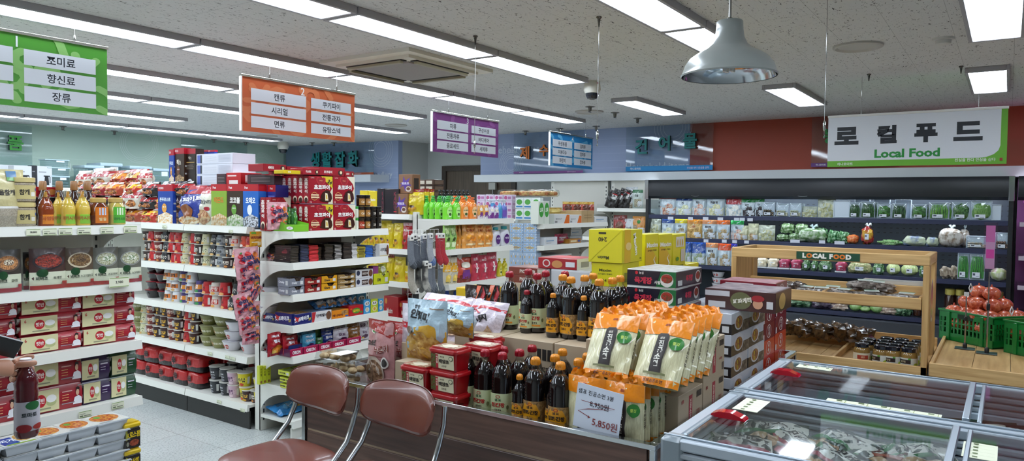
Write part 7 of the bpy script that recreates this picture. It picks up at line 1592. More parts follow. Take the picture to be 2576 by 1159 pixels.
# noodle bags (somyeon)
OG='f08c10:g';CR='e2dcb4:st:cfc79c:30'
def som(key,front=True):
    def f():
        w,h,d=.17,.25,.055
        it=[('r',0,0,1,.1,OG),('r',0,.74,1,1,OG),('t','샘표',.5,.90,.045,'8a2414:p',0,.05),('p',[(.36,.16),(.62,.16),(.62,.72),(.58,.76),(.40,.76),(.36,.72)],'2c2220:p'),('tv','진공소면',.49,.60,.09,'e8e4d8:p',0,.06),('t','샘표',.49,.68,.04,'e0d8c8:p'),
            ('e',.8,.62,.15,.1,'2c7a2c:s'),('t','쫄깃',.8,.62,.05,'c8e060:p'),('t','샘표진공소면',.5,.05,.05,'5a2410:p',0,.05),('r',.25,.14,.73,.17,'7a7a50:p')]
        M=bag(w,h,d,CR,it,seal=.03,bot=.3,wr=.006,seed=4).xf(Matrix.Translation((0,d/2,0)))
        rs=Fl((w/2*.985,d*.28,.03),(0,1,0),(0,0,1),d*.5,h*.8);M.art(rs,[('t','샘표진공소면',.5,.5,.7*d/h*.5,'3a2a1c:p',90,.03)],.002)
        T=Mb();T.grid(lambda u,v:(( u-.5)*w*(1-.25*v)+.006*noise.noise(Vector((u*6,v*3,1))),d/2+.02*noise.noise(Vector((u*7,v*4,5)))*(.4+v),h-.012+v*.04+.006*noise.noise(Vector((u*9,v*2,9)))),12,4,OG)
        return [('bag',M),('top_fold',T)]
    proto(key,'noodle_bag','noodle bag',(.17,.055,.28),f)
som('som')
GN='orange and cream noodle bags';
c2=('left','right')
for j in range(4):
    for i,y in enumerate((1.41,1.24)):
        place('som',(2.60+j*.066,y+random.uniform(-.006,.006),ZD),-PI/2+random.uniform(-.05,.05),'upright noodle bag, %s column, %s row from the front of the lower tier'%(c2[i],ORD[j]),GN,(1.02,1.15,1.04))
for j in range(5):
    for i,y in enumerate((1.35,1.135)):
        o=place('som',(2.63+j*.078,y+random.uniform(-.01,.01)-.012*i,ZD+.272-.0*j),-PI/2+random.uniform(-.06,.06),'leaning noodle bag, %s column, %s row from the front of the upper tier'%(c2[i],ORD[j]),GN,(1.18,1.15,1.14),tx=-.55)
for i,(X_,y,z_,lb) in enumerate(((2.92,1.14,.19,'noodle bag lying flat on the lower kraft carton'),(3.0,1.16,.245,'second noodle bag lying over the first flat one'),(3.25,1.16,.365,'noodle bag lying on the upper kraft carton'),(3.2,1.33,.365,'noodle bag lying at the back of the upper kraft carton'))):
    place('som',(X_,y,ZD+z_+.03),.1,lb,None,(1.1,1.1,1),tx=-PI/2+.0)
# handwritten price card
a=at(1499,1082,'x',2.565);hh=.178;w=.205
M=Mb().box(-w/2,0,0,w/2,.002,hh,'d6dce8:p',0);K='22242c:p';R_='8a3030:p';S=FR(w,hh)
M.art(S,[('t','샘표 진공소면 3봉',.42,.83,.11,K,0,.0),('t','8,950원',.52,.60,.15,K,0,.0),('r',.12,.615,.85,.625,R_),('p',[(.85,.6),(.3,.46),(.08,.38),(.3,.48)],R_),('p',[(.08,.38),(.34,.30),(.34,.285),(.08,.365)],R_),('p',[(.31,.33),(.36,.29),(.31,.26)],R_),('t','5,850원',.68,.22,.2,R_,0,.0)],.0008,.0002)
o=M.build('price_card',None,(2.555,at(1499,1030,'x',2.56).y,at(1499,1030,'x',2.56).z-hh/2));o.rotation_euler=(-.05,.10,-PI/2);tag(o,'white handwritten price card reading 5,850 won in front of the noodle bags','price card')
# cartons behind: yellow coffee, cup noodle cartons
MY='d8cc1c:s'
SW=[('p',[(0,0),(.8,0),(.7,.2),(.9,.35),(.6,.55),(0,.7)],'dcb028:s'),('t','Maxim',.5,.72,.12,'ece8d8:p',0,.06),('t','모카골드 마일드',.5,.58,.05,'5a3a20:p',0,.03),('p',[(.66,.06),(.72,.2),(.58,.34),(.76,.45),(.64,.34),(.8,.2)],'f0ecd8:p'),('e',.62,.05,.16,.05,'c87828:s')]
ctn('myA','coffee_carton','coffee carton',(.2,.26,.19),MY,[('t','240',.42,.7,.14,'4a4010:p',180,.05),('r',.3,.86,.52,.92,'3a3014:p'),('t','Maxim',.45,.15,.1,'4a4a14:p',180,.05),('p',[(0,0),(.02,0),(1,1),(.98,1)],'c4b818:p')],[('r',.1,.0,.4,1,'dcb028:s'),('t','Maxim',.65,.55,.2,'ece8d8:p',-75,.06),('e',.3,.5,.14,.12,'e8c880:p'),('t','240',.9,.1,.06,'4a3014:p')],[('t','모카골드',.5,.5,.12,'a89018:p')])
ctn('myB','coffee_carton','coffee carton',(.2,.26,.19),MY,[('t','Maxim',.45,.68,.12,'4a4a14:p',0,.05),('t','모카골드 마일드',.45,.52,.07,'4a4a14:p'),('t','24',.42,.25,.12,'4a3a14:p')],[('r',.6,.3,.9,.7,'d8d8c8:p'),('r',.1,.2,.4,.6,'8a8a30:p')])
ctn('myC','coffee_mix_box','coffee box',(.1,.1,.2),MY,SW,[('r',.3,.6,.9,.9,'d8d4c0:p'),('r',.2,.1,.8,.4,'a8a030:p')])
ctn('myD','coffee_mix_box','coffee box',(.1,.1,.2),MY,[('r',.25,.62,.85,.92,'d8d4c8:p')]+[('e',.38+.17*i,.75,.04,.1,'c8a030:p') for i in range(3)]+[('e',.35,.28,.12,.06,'5a8a2a:p'),('r',.6,.2,.9,.55,'c8c0b0:p'),('r',.2,.05,.8,.1,'8a8420:p')])
z1=at(1523,720,'x',3.6).z
zl=at(1523,660,'x',3.6).z;zt=at(1523,577,'x',3.6).z
for k in range(2):
    n_=z1-ZD
    place('krA',(3.6,1.83,ZD+k*n_/2),-PI/2,'kraft carton supporting the yellow coffee cartons, '+('lower','upper')[k],'supporting kraft cartons',(.75,.85,n_/2/.28*.995))
fit('myB','x',3.6,z1,1488,1566,661,'yellow coffee carton, lower one right of the soy bottles',sz=zl-z1-.001);fit('myA','x',3.59,zl,1481,1566,577,'yellow coffee carton printed upside down, upper one',sz=zt-zl)
ym=1.78;xs=[at(x,630,'y',ym) for x in (1624,1657,1692,1726,1758)];zb=at(1675,680,'y',ym).z
for i,(xl,xr) in enumerate(((1624,1657),(1658,1691),(1692,1725))):
    fit('myC' if i<2 else 'myD','y',ym,zb,xl,xr,588,'yellow coffee mix box with white swirl, '+('left one','middle one','right one with small print')[i]+' of three','upright yellow coffee boxes')
fit('myB','y',ym,zb-.09,1727,1757,662,'small yellow coffee carton at the right end of the coffee boxes')
place('krA',((xs[0].x+xs[3].x)/2,ym,ZD),0,'kraft carton supporting the upright coffee boxes',None,((xs[3].x-xs[0].x)/.3,.6,(zb-ZD)/.28))
place('krA',((xs[3].x+xs[4].x)/2+.03,ym,0),0,'tall kraft carton on the floor supporting the small coffee carton',None,(.4,.6,(zb-.09)/.28))
def nc(key,base,stripe,t,tc,bowlc,w=.27,h=.09,d=.36):
    fr=[('r',.0,.06,1,.94,base),('p',[(.6,.06),(1,.06),(1,.94),(.7,.94)],stripe),('e',.82,.45,.13,.38,'dcdad4:s'),('e',.82,.55,.115,.26,bowlc),('t',t,.34,.38,.4,tc,0,.08),('t','사발면',.66,.3,.2,'e8e4e0:p',0,.04),('e',.2,.8,.03,.1,'c82430:p'),('t','농심',.3,.8,.15,'e8e4e0:p')]
    ctn(key,'noodle_carton','carton',(w,d,h),'d4d4d2:s',fr,[('r',.0,.06,1,.94,base),('t',t,.5,.5,.38,tc,0,.08),('e',.84,.5,.11,.36,'dcdad4:s'),('e',.84,.55,.09,.24,bowlc),('r',.06,.15,.22,.45,'d0d0d0:p')],[('r',.03,.03,.97,.97,'b4b4b0:n:9a9484:30')])
nc('yuk','221e2c:s','1f6a38:s','육개장','c83048:p','6a4a2c:n:a83024:60');nc('kim','9a1c24:s','c86a24:s','김치','f0ece4:p','c85a28:n:e8a040:60')
zz=ZD;hh=(at(1640,678,'x',3.5).z-ZD)/7
for k in range(7):
    place('yuk' if k not in (4,) else 'kim',(3.49,1.51,ZD+k*hh),-PI/2+(.02 if k%2 else -.01),'cup noodle carton in the stack behind the noodle bags, %s of seven'%lv2(k,7),'stacked cup noodle cartons',(1,1,hh/.0905))
WB=[('r',0,0,1,.55,'1e1c1e:s'),('t','짜왕',.45,.35,.3,'c8a030:p',0,.06)]
ctn('wbx','noodle_carton','carton',(.34,.29,.102),'c6c9d2:s',[('r',.55,0,1,.5,'241f22:s'),('p',[(.28,.9),(.62,.9),(.8,.5),(.62,.3),(.28,.8)],'b8bac4:s'),('e',.62,.55,.13,.22,'5a2a20:n:a85a3c:60'),('t','농심',.36,.75,.14,'a83038:p'),('r',.86,.1,.96,.4,'d8d8d8:p')],[('r',0,0,1,.5,'2a2624:s'),('r',.55,.02,.98,.48,'8a7a68:n:5a4a3c:50'),('e',.4,.55,.26,.42,'d4d4da:s'),('e',.4,.5,.2,.3,'b07a44:n:6a3a24:60'),('tv','라왕',.36,.6,.22,'c8b020:p',0,.08)],[('r',.02,.02,.98,.98,'a8aab0:n:8c8e98:20')])
hb=(at(1850,786,'y',1.12).z-ZD)/4
for c,X_ in enumerate((3.735,4.03)):
    for k in range(4):place('wbx',(X_-.145,1.29,ZD+k*hb),-PI/2+random.uniform(-.02,.02),'white and black noodle carton, %s column, %s'%(('left','right')[c],lev(k,4)),'white and black noodle cartons',(1,1,hb/.1025))
ctn('maC','noodle_carton','carton',(.36,.2,.1),'4a2a2c:s',[('r',.0,.66,.36,.92,'d0ccd0:p'),('r',.05,.1,.3,.4,'d8d4d4:p'),('e',.52,.5,.15,.42,'6a6a48:s'),('t','짜파게티',.54,.5,.26,'f0e8d8:p',10,.07),('e',.76,.4,.07,.25,'d8a080:s'),('e',.76,.66,.09,.16,'a83038:s'),('r',.88,.2,.97,.55,'d8d4d4:p')],[('e',.4,.5,.2,.4,'c8a060:s')],[('r',.03,.03,.97,.97,'8a7a7c:n:6a5a60:20')])
zc4=ZD+4*hb
place('maC',(3.72,at(1855,740,'x',3.75).y-.02,zc4),-PI/2,'maroon noodle carton on top of the white and black stacks',None,(1,1.6,1.05))
def rdx(key,base,t):ctn(key,'noodle_carton','carton',(.34,.27,.13),base,[('r',.1,.7,.6,.9,'c8c4c8:p')],[('o',.5,.5,.4,.05,'d8c8c8:p'),('tv',t,.5,.66,.26,'e0d4d0:p',0,.08),('r',.02,.05,.12,.4,'d8c8c8:p')],[('r',.03,.03,.97,.97,'a87a80:n:8a5a64:20')])
rdx('rdA','7a1428:s','안성');rdx('rdB','c83c24:s','새우')
h3=(at(1930,767,'y',1.15).z-ZD)/4;h4=(at(1965,706,'y',1.15).z-ZD)/5
for k in range(4):place('rdB' if k<2 else 'rdA',(4.19,1.30,ZD+k*h3),-PI/2,'red noodle carton in the nearer red column, %s'%lev(k,4),'red noodle cartons',(1,.94,h3/.1305))
for k in range(5):place('rdB' if k<2 else 'rdA',(4.46,1.30,ZD+k*h4),-PI/2,'red noodle carton in the farther red column, %s'%lev(k,5),'red noodle cartons',(1,.94,h4/.1305))
# pionoir boxes etc. behind the snack bags
ctn('pio','biscuit_box','biscuit box',(.26,.2,.045),'7a3a30:s',[('t','PIONOIR',.5,.5,.45,'d8ccc0:p',0,.05),('r',.75,.1,.95,.9,'b8b0a0:p')],[('r',0,0,1,1,'c4c4c6:p'),('r',.2,.2,.8,.7,'8a8a90:p')],[('r',.3,.2,.8,.8,'9a6a58:p')])
ctn('wco','cookie_carton','cookie carton',(.26,.24,.06),'a82028:s',[('e',.22,.5,.1,.35,'d8d0c8:p'),('e',.22,.5,.07,.25,'a82028:p'),('e',.5,.45,.14,.35,'c88a50:s'),('r',.72,.25,.95,.7,'d8d8dc:p')],[('r',0,0,1,1,'c9c9cd:p'),('r',.2,.2,.6,.7,'8a8a90:p'),('e',.8,.5,.08,.3,'a83038:p')],[('r',.2,.2,.8,.8,'b83a3c:p')])
zp=at(1320,712,'x',3.6).z
place('krA',(3.6,2.33,ZD),-PI/2,'kraft carton under the brown biscuit boxes',None,(1.1,.6,(zp-ZD)/.28))
for k in range(2):place('pio',(3.6,2.34,zp+k*.047),-PI/2,'brown biscuit box behind the red-capped bottles, '+('lower','upper')[k],'brown biscuit boxes',(1.05,1,1.03))
ctn('krD','cookie_carton','carton',(.26,.24,.12),'c4c4c6:p',[('r',.1,.2,.5,.7,'8a8a90:p')],[('r',.2,.2,.8,.7,'8a8a90:p')])
place('wco',(3.62,2.15,zp+.095),-PI/2,'red cookie carton on top of the pile behind the bottles',None,(1,1,1.05))
place('krD',(3.62,2.06,ZD),-PI/2,'white printed carton under the red cookie carton',None,(1.0,1,(zp+.094-ZD)/.12))
ctn('ylk','cookie_carton','cookie carton',(.2,.2,.13),'d8b41c:s',[('e',.6,.4,.3,.3,'c88a30:s'),('e',.6,.4,.2,.2,'e8c050:s')],[('r',.2,.2,.8,.6,'a88a18:p')])
p=at(1250,790,'x',3.4)
for k in range(3):place('ylk',(3.4,2.62,ZD+k*.155),-PI/2,'yellow cookie carton left of the bottles, '+lev(k,3),'yellow cookie cartons',(1,1,1.18))
sbag('brd',.16,.24,.06,'2a1c18:g',[('p',[(.3,0),(.5,0),(.8,1),(.6,1)],'d85a28:g'),('p',[(.6,0),(.75,0),(1,.8),(.9,1)],'b02430:g'),('t','브라우니',.3,.5,.1,'e0d8d0:p',80,.05)],wr=.016)
for i in range(2):place('brd',(3.22+.06*i,2.46-.05*i,ZD+.28),-PI/2+.2*i,'black and orange snack bag standing beside the bottles, '+('left','right')[i],'black and orange snack bags',(.9,1,.95))
# ================================================================ chiller produce, plane x=8.4
XQ=8.43
CL='c8d4dc:g'
def vb(key,head,cont,h=.24,w=.19,txt='',tc='2a2a2a:p',hd=.22,stick=True,body='b4c4cc:g',top=.55):
    it=[('p',[(.04,0),(.96,0),(.98,top*.7),(.7,top),(.3,top),(.02,top*.7)],cont)]
    if head:it.append(('r',0,1-hd,1,1,head))
    if txt:it.append(('t',txt,.45,.62,.13,tc,0,.04))
    if stick:it.append(('r',.55,.06,.95,.32,'d4dae2:p'));it.append(('r',.6,.1,.8,.14,'6a7a9a:p'))
    pouch(key,'vegetable_bag','vegetable bag',(w,.07,h),body,it,seal=.05,bot=.6,wr=.012)
vb('v1','c8442a:g','a8604c:nf:d8c0a8:60');vb('v2','2a4a8a:g','c8ccA0:nf:e4e8c8:60'.lower(),txt='무');vb('v3','1f9a4a:g','c88a78:nf:e8d8c8:60',txt='채소');vb('v4','2a5aa8:g','c0c090:nf:e4e4c0:60',txt='겨울채')
vb('v5','a02430:g','d8d8cc:v:f0f0e8:26',hd=.42,top=.55,stick=False);vb('v6','1f7a3a:g','2a2428:nf:4a4448:50',txt='국산')
vb('v7','d8c82a:g','b8a888:nf:8a7a5c:50',txt='더덕');vb('v8','d88a2a:g','c8a868:nf:a07840:50',body='d0a85c:g',txt='청국',tc='a83020:p',top=.9);vb('v9','d8905a:g','a89878:nf:7a6a50:60',txt='북어채',tc='2a1a14:p');vb('vA','d86a24:g','c8b088:nf:a08a60:60')
vb('vB','c8ccA8:g'.lower(),'9a7a50:nf:c8b088:60',body='c8c8a8:g',top=.4);vb('vC',None,'c8c8a0:nf:9aa070:30',body='b0b8a8:g',stick=False,top=.7)
vb('vD','1c4a9a:g','8a9a78:nf:b0b898:50',txt='미역',tc='e0e8f0:p',hd=.5);vb('vE','d8501c:g','a08a6a:nf:c0b090:50',hd=.3,txt='');vb('vF','2a2a9a:g','b8bcc8:g',txt='김')
def vt(key,cont,w=.14,h=.18,full=True,sp='e',lumps=None,c2=None):
    """white tray standing up, film wrapped"""
    def f():
        M=Mb().box(-w/2,.008,0,w/2,.03,h,'ccd8e4:s',.008)
        R_=Mb();P=[(-w/2+.006,.004,.006),(w/2-.006,.004,.006),(w/2-.006,.004,h-.006),(-w/2+.006,.004,h-.006)]
        R_.tube(P,.005,'d8e2ec:s',6,True);M.join(R_)
        Q=[('tray',M)]
        if cont:
            C=Mb()
            if sp=='e':C.ell((0,.006,h*.46),(w*.42,.022,h*.40),cont,16,10,0,.7,.25,ord(key[-1]))
            elif sp=='l':
                for i in range(9):C.tube([(-w*.38+w*.095*i,-.004,h*.08),(-w*.36+w*.09*i+.004*(i%3),-.012,h*.5),(-w*.3+w*.075*i,-.004,h*.88)],[.006,.008,.004],cont,6)
            elif sp=='s':
                random.seed(ord(key[-1]))
                for i in range(14):C.ell((-w*.34+w*.17*(i%5),-.006,h*.12+h*.15*(i//5)),(w*.1,.014,h*.075),cont,8,6,0,1,.2,i)
            Q.append(('vegetables',C))
            F=Mb();S=Fl((-w/2,-.02,0),(1,0,0),(0,0,1),w,h)
            F.grid(lambda u,v:((u-.5)*w,.0-.026*math.sin(PI*u)**.5*math.sin(PI*v)**.5,v*h),8,8,'e8f0f4:t:1.5');Q.append(('film_wrap',F))
            T=Mb();T.art(Fl((-w*.3,-.0285,h*.1),(1,0,0),(0,0,1),w*.5,h*.2),[('r',0,0,1,1,'d8dee6:p'),('r',.1,.4,.4,.8,'4a5060:p'),('r',.5,.2,.9,.3,'8a90a0:p')],0);Q.append(('price_sticker',T))
        return Q
    proto(key,'produce_tray','produce tray',(w,.04,h),f)
vt('t1','4a3c2a:nf:8a7a5a:80',sp='s');vt('t2','c8c8a8:nf:e0e0c8:60',sp='s');vt('t3','1e4a20:nf:3a6a30:60',sp='l');vt('t4','2a5a20:nf:4a8a38:40');vt('t5','5a9a34:nf:7ab84a:20',w=.17,sp='l');vt('t6','2c5a22:nf:5a8a40:60',w=.17);vt('t7','4a8a30:st:9ac06a:40',w=.18);vt('t0',None,w=.15,h=.19)
vt('t8','2c8a30:st:5ab04a:60',w=.14,h=.25,sp='l');vt('t9','6a4a40:nf:9a7a68:30',w=.14,sp='s');vt('tM','b8a890:nf:e0d8c8:30',w=.2,h=.12,sp='s')
def lump(key,name,cat,dims,k,knot=False,n=1,e=.8,wob=.3,st=False,film=None):
    w,d,h=dims
    def f():
        Q=[('vegetable',Mb().ell((0,d/2,h*.45),(w/2,d/2,h*.45),k,20,12,0,e,wob,w*100))]
        if knot:Q.append(('knot',Mb().tube([(0,d/2,h*.8),(0,d/2,h*.95),(-.02,d/2,h*1.1)],[.03,.008,.022],'b8ccd0:g',8).tube([(0,d/2,h*.9),(.03,d/2,h*1.05),(.05,d/2,h*1.08)],[.008,.016,.02],'b8ccd0:g',8)))
        if st:T=Mb();T.art(Fl((-w*.15,-.002,h*.25),(1,0,0),(0,0,1),w*.34,h*.3),[('r',0,0,1,1,'d8dee6:p'),('r',.1,.5,.5,.8,'4a5060:p')],0);Q.append(('price_sticker',T))
        if film:Q.append(('white_tray',Mb().box(-w*.5,0,0,w*.5,d,.012,'d8dce0:s',.005)))
        return Q
    proto(key,name,cat,dims,f)
lump('cab','cabbage_bag','cabbage',(.2,.18,.15),'5a8048:nf:b4c8a8:22',e=.8);lump('cabk','cabbage_bag','cabbage',(.3,.2,.19),'6a9058:nf:c4d4bc:18',True)
lump('leaf','leaf_vegetable_bag','vegetable bag',(.2,.12,.13),'1e6a2e:nf:8ab88a:26',wob=.6);lump('onp','peeled_onion_tray','onions',(.15,.12,.1),'d8c8a0:v:e8e0c8:20',film=1,st=True,e=.7);lump('onr','red_vegetable_tray','vegetables',(.15,.12,.1),'8a1c3c:v:b04060:24',film=1,st=True,e=.7)
lump('spr','bean_sprout_bag','bean sprouts',(.3,.14,.12),'c8c090:nf:8a9a60:50',st=True);lump('hcab','cut_cabbage','cabbage',(.2,.14,.12),'a8c078:st:d8e0a8:12',e=1,wob=.1,st=True);lump('grn','green_pepper_bag','vegetable bag',(.17,.12,.12),'3a6a3a:nf:8aa880:24',st=True,wob=.5)
lump('bur','burdock_bag','root vegetable',(.14,.08,.08),'8a7a68:nf:b0a490:30',wob=.4);lump('nap','napa_cabbage','cabbage',(.25,.14,.13),'b8c48c:nf:dcdcd0:16',e=.9,wob=.15);lump('scl','leek_bundle','vegetable bundle',(.35,.1,.06),'3a8a34:st:b8d8a0:14',wob=.4)
lump('mus','king_oyster_mushroom_bag','mushrooms',(.32,.16,.22),'d0ccc4:nf:8a7a68:14',True,e=.8,wob=.15);lump('blu','enoki_bag','mushrooms',(.3,.12,.12),'c4d0b4:nf:2a50b0:5',wob=.3);lump('org','carrot_cup','cut carrots',(.15,.14,.1),'d8602c:nf:e89858:40',e=.7,wob=.15)
lump('fru','fruit_bag','fruit bag',(.16,.12,.2),'9a2a28:nf:d8b038:8',True,wob=.3,st=True)
z=1.434
Vg='vegetable packs on the top chiller shelf'
def vrow(z,L,where,grp,dc0=0):
    for it in L:
        k,a,b,yt,lb=it[:5];kw=dict(it[5]) if len(it)>5 else {};dc=kw.pop('dc',0);dz=kw.pop('dz',0)
        fit(k,'x',XQ+dc,z+dz,a,b,yt,lb+' on the '+where,grp,ds=kw.pop('ds',1),**kw)
W1='top chiller shelf';W2='second chiller shelf';W3='third chiller shelf'
vrow(z,[('v1',1658,1699,489,'orange headed bag of reddish roots'),('v2',1698,1739,494,'pale blue bag of white radish strips'),('v3',1739,1774,489,'green headed bag of pink strips'),('v4',1775,1820,489,'blue headed bag of pale strips'),('v4',1821,1834,489,'narrow blue headed bag half hidden',{'dc':.05}),('v5',1825,1865,493,'red headed bag of round white dumplings'),
('v6',1861,1899,499,'green headed bag of dark mushrooms, left'),('v6',1897,1921,497,'green headed bag of dark mushrooms, right'),
('t1',1918,1949,509,'tray of brown mushrooms'),('t2',1952,1984,512,'tray of cream cloves, left'),('t2',1986,2016,511,'tray of cream cloves, right'),('vC',2016,2054,519,'crumpled bag of cream mushrooms'),('vC',2056,2101,495,'tall zip bag of button mushrooms'),('t0',2096,2138,504,'empty white tray beside the zip bag'),
('t3',2136,2164,509,'tray of dark green peppers, first'),('t3',2165,2201,507,'tray of dark green peppers, second'),('t4',2206,2242,513,'tray of slim green chillies, third'),('t3',2243,2280,512,'tray of dark green peppers, fourth'),('t4',2292,2332,514,'tray of short green peppers, fifth'),('t5',2336,2388,509,'tray of bright green bok choy'),('t6',2394,2441,508,'tray of curly green herbs'),('t7',2442,2496,505,'tray of green shoots'),('t0',2494,2519,514,'empty pinkish tray at the right end')],W1,Vg)
for i,(a,b,yt) in enumerate(((2150,2188,495),(2197,2239,494),(2251,2293,501))):fit('t0','x',XQ+.1,z,a,b,yt,'empty white tray standing behind the pepper trays, '+nth(i,3),'empty trays behind',ds=1)
for i,(k,a,b,yt) in enumerate((('t1',1926,1957,508),('t1',1934,1962,509),('t2',1993,2024,512),('t3',2175,2208,508),('t4',2300,2342,513),('t5',2345,2397,510))):fit(k,'x',XQ+.035,z,a,b,yt,'tray tucked behind its neighbour on the top chiller shelf, '+nth(i,6),'tucked trays',ds=.6)
z=1.159
vrow(z,[('vC',1632,1660,551,'pale green bag behind the glass end'),('v2',1662,1695,551,'pale blue bag of bamboo strips'),('v7',1695,1726,551,'yellow headed bag of roots'),('v8',1726,1764,552,'orange bag with red letters'),('v9',1764,1800,553,'peach bag of dried fish strips'),('vA',1800,1834,554,'orange and white dried strip bag'),('v3',1836,1854,554,'pale green headed bag',{'dc':.03}),('v3',1840,1869,554,'bright green headed bag'),
('vB',1854,1880,567,'cream nut pouch, left'),('vB',1880,1906,562,'cream nut pouch, right'),('vC',1906,1948,566,'bag of pale roots and garlic'),
('cab',1948,1980,587,'wrapped green cabbage, lower left'),('cab',1980,2006,584,'wrapped grey-green cabbage'),('cabk',2004,2076,570,'large tied bag of cabbage'),('leaf',2080,2110,577,'leafy green bag, left'),('leaf',2106,2134,580,'leafy green bag, right'),('org',2127,2158,588,'clear cup of cut carrots'),('fru',2165,2195,567,'tied bag of red and yellow fruit'),
('scl',2208,2268,602,'flat bundle of green leeks'),('blu',2270,2328,591,'blue and white mushroom bag, left'),('blu',2328,2360,594,'blue and white mushroom bag, right'),('mus',2359,2424,570,'big tied bag of white mushrooms'),('tM',2430,2484,593,'tray of small brown capped mushrooms'),('t9',2503,2540,585,'tray of brown shiitake')],W2,'vegetable packs on the second chiller shelf')
fit('cab','x',XQ+.06,z+.085,1960,1995,558,'wrapped cabbage stacked above the lower ones, left','stacked cabbages');fit('cab','x',XQ+.05,z+.08,1996,2030,559,'wrapped cabbage stacked above the lower ones, right','stacked cabbages')
fit('mus','x',XQ+.15,z,2412,2440,572,'small grey mushroom bag behind the big one')
fit('leaf','x',XQ+.12,z,2050,2080,570,'leafy bag behind the large tied cabbage bag')
z=.846
vrow(z,[('vD',1722,1737,607,'blue bag edge left'),('vD',1738,1773,609,'dark blue seaweed bag'),('v9',1773,1804,610,'pale bag with fish strips'),('vE',1804,1837,613,'orange seaweed stem bag'),('vF',1836,1852,612,'deep blue and white bag'),
('onp',1900,1927,646,'tray of white peeled onions, left'),('onp',1928,1956,647,'tray of white peeled onions, right'),('onr',1957,1985,648,'tray of red peppers, left'),('onr',1987,2015,649,'tray of red peppers, right'),('grn',2016,2036,652,'green pepper bag, first'),('grn',2038,2056,653,'green pepper bag, second'),('grn',2058,2092,654,'large dark green pepper bag'),('onr',2100,2128,656,'tray of dark red beets'),('spr',2130,2191,657,'bag of bean sprouts'),('grn',2195,2224,659,'white and green greens pack'),('hcab',2227,2263,659,'half cabbage in film, left'),('hcab',2264,2309,661,'half cabbage in film, right'),
('grn',2312,2330,664,'dark green bundle beside the rack post'),('bur',2364,2391,668,'brown burdock bag, left'),('bur',2388,2410,666,'brown burdock bag, right'),('t8',2409,2438,636,'tray of tall green chives, left'),('t8',2439,2478,637,'tray of tall green chives, right'),('nap',2490,2536,672,'pale napa cabbage')],W3,'vegetable packs on the third chiller shelf')
for i in range(3):
    fit('bW','x',8.46,.56+i*.07,1790,1822,None,'white and blue stacked container seen past the red cartons, '+lev(i,3),'stacked white containers',sz=.066)
z=.435
lump('grd','green_gourd','gourd',(.17,.14,.16),'8ab868:nf:c8e0a8:6',e=1,wob=.06);lump('egg','eggplant_bag','vegetable bag',(.3,.12,.1),'2a2030:nf:5a4a60:20',wob=.4);lump('ppl','sweet_potato_bag','vegetable bag',(.2,.12,.09),'a89080:nf:c8b8a8:30',wob=.4);lump('kal','kale_bag','vegetable bag',(.3,.16,.2),'2a5a34:nf:7aa07a:26',wob=.6)
vrow(z,[('kal',1972,2036,742,'large bag of dark kale'),('egg',2040,2110,749,'bag of dark eggplants'),('ppl',2078,2130,762,'pink-grey sweet potato bag'),('grd',2134,2165,755,'round green gourd, left'),('grd',2186,2222,757,'round green gourd, right'),('grd',2160,2188,770,'small green gourd, middle'),('ppl',2212,2255,768,'pale wrapped roots, left'),('kal',2250,2290,758,'bundle of wrapped greens')],'lowest chiller shelf','vegetables on the lowest chiller shelf')
bottle('jbr','paste_jar','jar',(.1,.1,.13),[(.9,0),(.98,.03),(.98,.7),(.8,.82)],'3a2018:k','d8c86a:s',[(.85,.8),(.9,.82),(.9,.98),(.8,1)],None)
for i,(a,b,yt) in enumerate(((2280,2302,778),(2304,2326,779),(2381,2410,716),(2408,2434,722),(2506,2534,740))):
    fit('jbr','x',8.5,z,a,b,None,'dark paste jar with yellow lid on the lowest chiller shelf, '+nth(i,5),'paste jars',sz=.13 if i<2 else .3)
for i,(px,py,w) in enumerate(((1687,548,14),(1737,549,12),(1775,549,14),(1812,550,14),(1853,551,13),(1867,551,13),(1887,552,14),(1776,605,12),(1822,606,12),(1848,607,12),(1878,608,12),(2000,606,24),(2068,608,16),(2112,610,26))):
    a=at(px-w/2,py+4,'x',8.385);b=at(px+w/2,py-4,'x',8.385);o=Mb().box(-.001,-(a.y-b.y),0,.001,0,.035,'ccd0dc:p',0).build('price_tag',None,(8.386,a.y,a.z));tag(o,'white price tag clipped to the chiller shelf rail, '+nth(i,14),'price tag','chiller price tags')
# meat chiller packs
pouch('meat','meat_pack','meat pack',(.2,.05,.24),'c89098:g',[('e',.6,.65,.35,.25,'8a2024:nf:b04a3a:20'),('r',0,.0,1,.25,'d8b8b8:g'),('t','소고기',.6,.3,.1,'2a1a1a:p',0,.05),('r',.1,.1,.3,.16,'4a3a3a:p')],wr=.006)
for l,z in enumerate((1.424,1.104,.824)):
    if l==0:continue
    for i in range(3):place('meat',(8.43,-.30-i*.24,z),-PI/2,'pink lit meat pack in the magenta chiller, %s, %s shelf'%(nth(i,3),('upper','lower')[l-1]),'meat packs',(1.1,1,1))
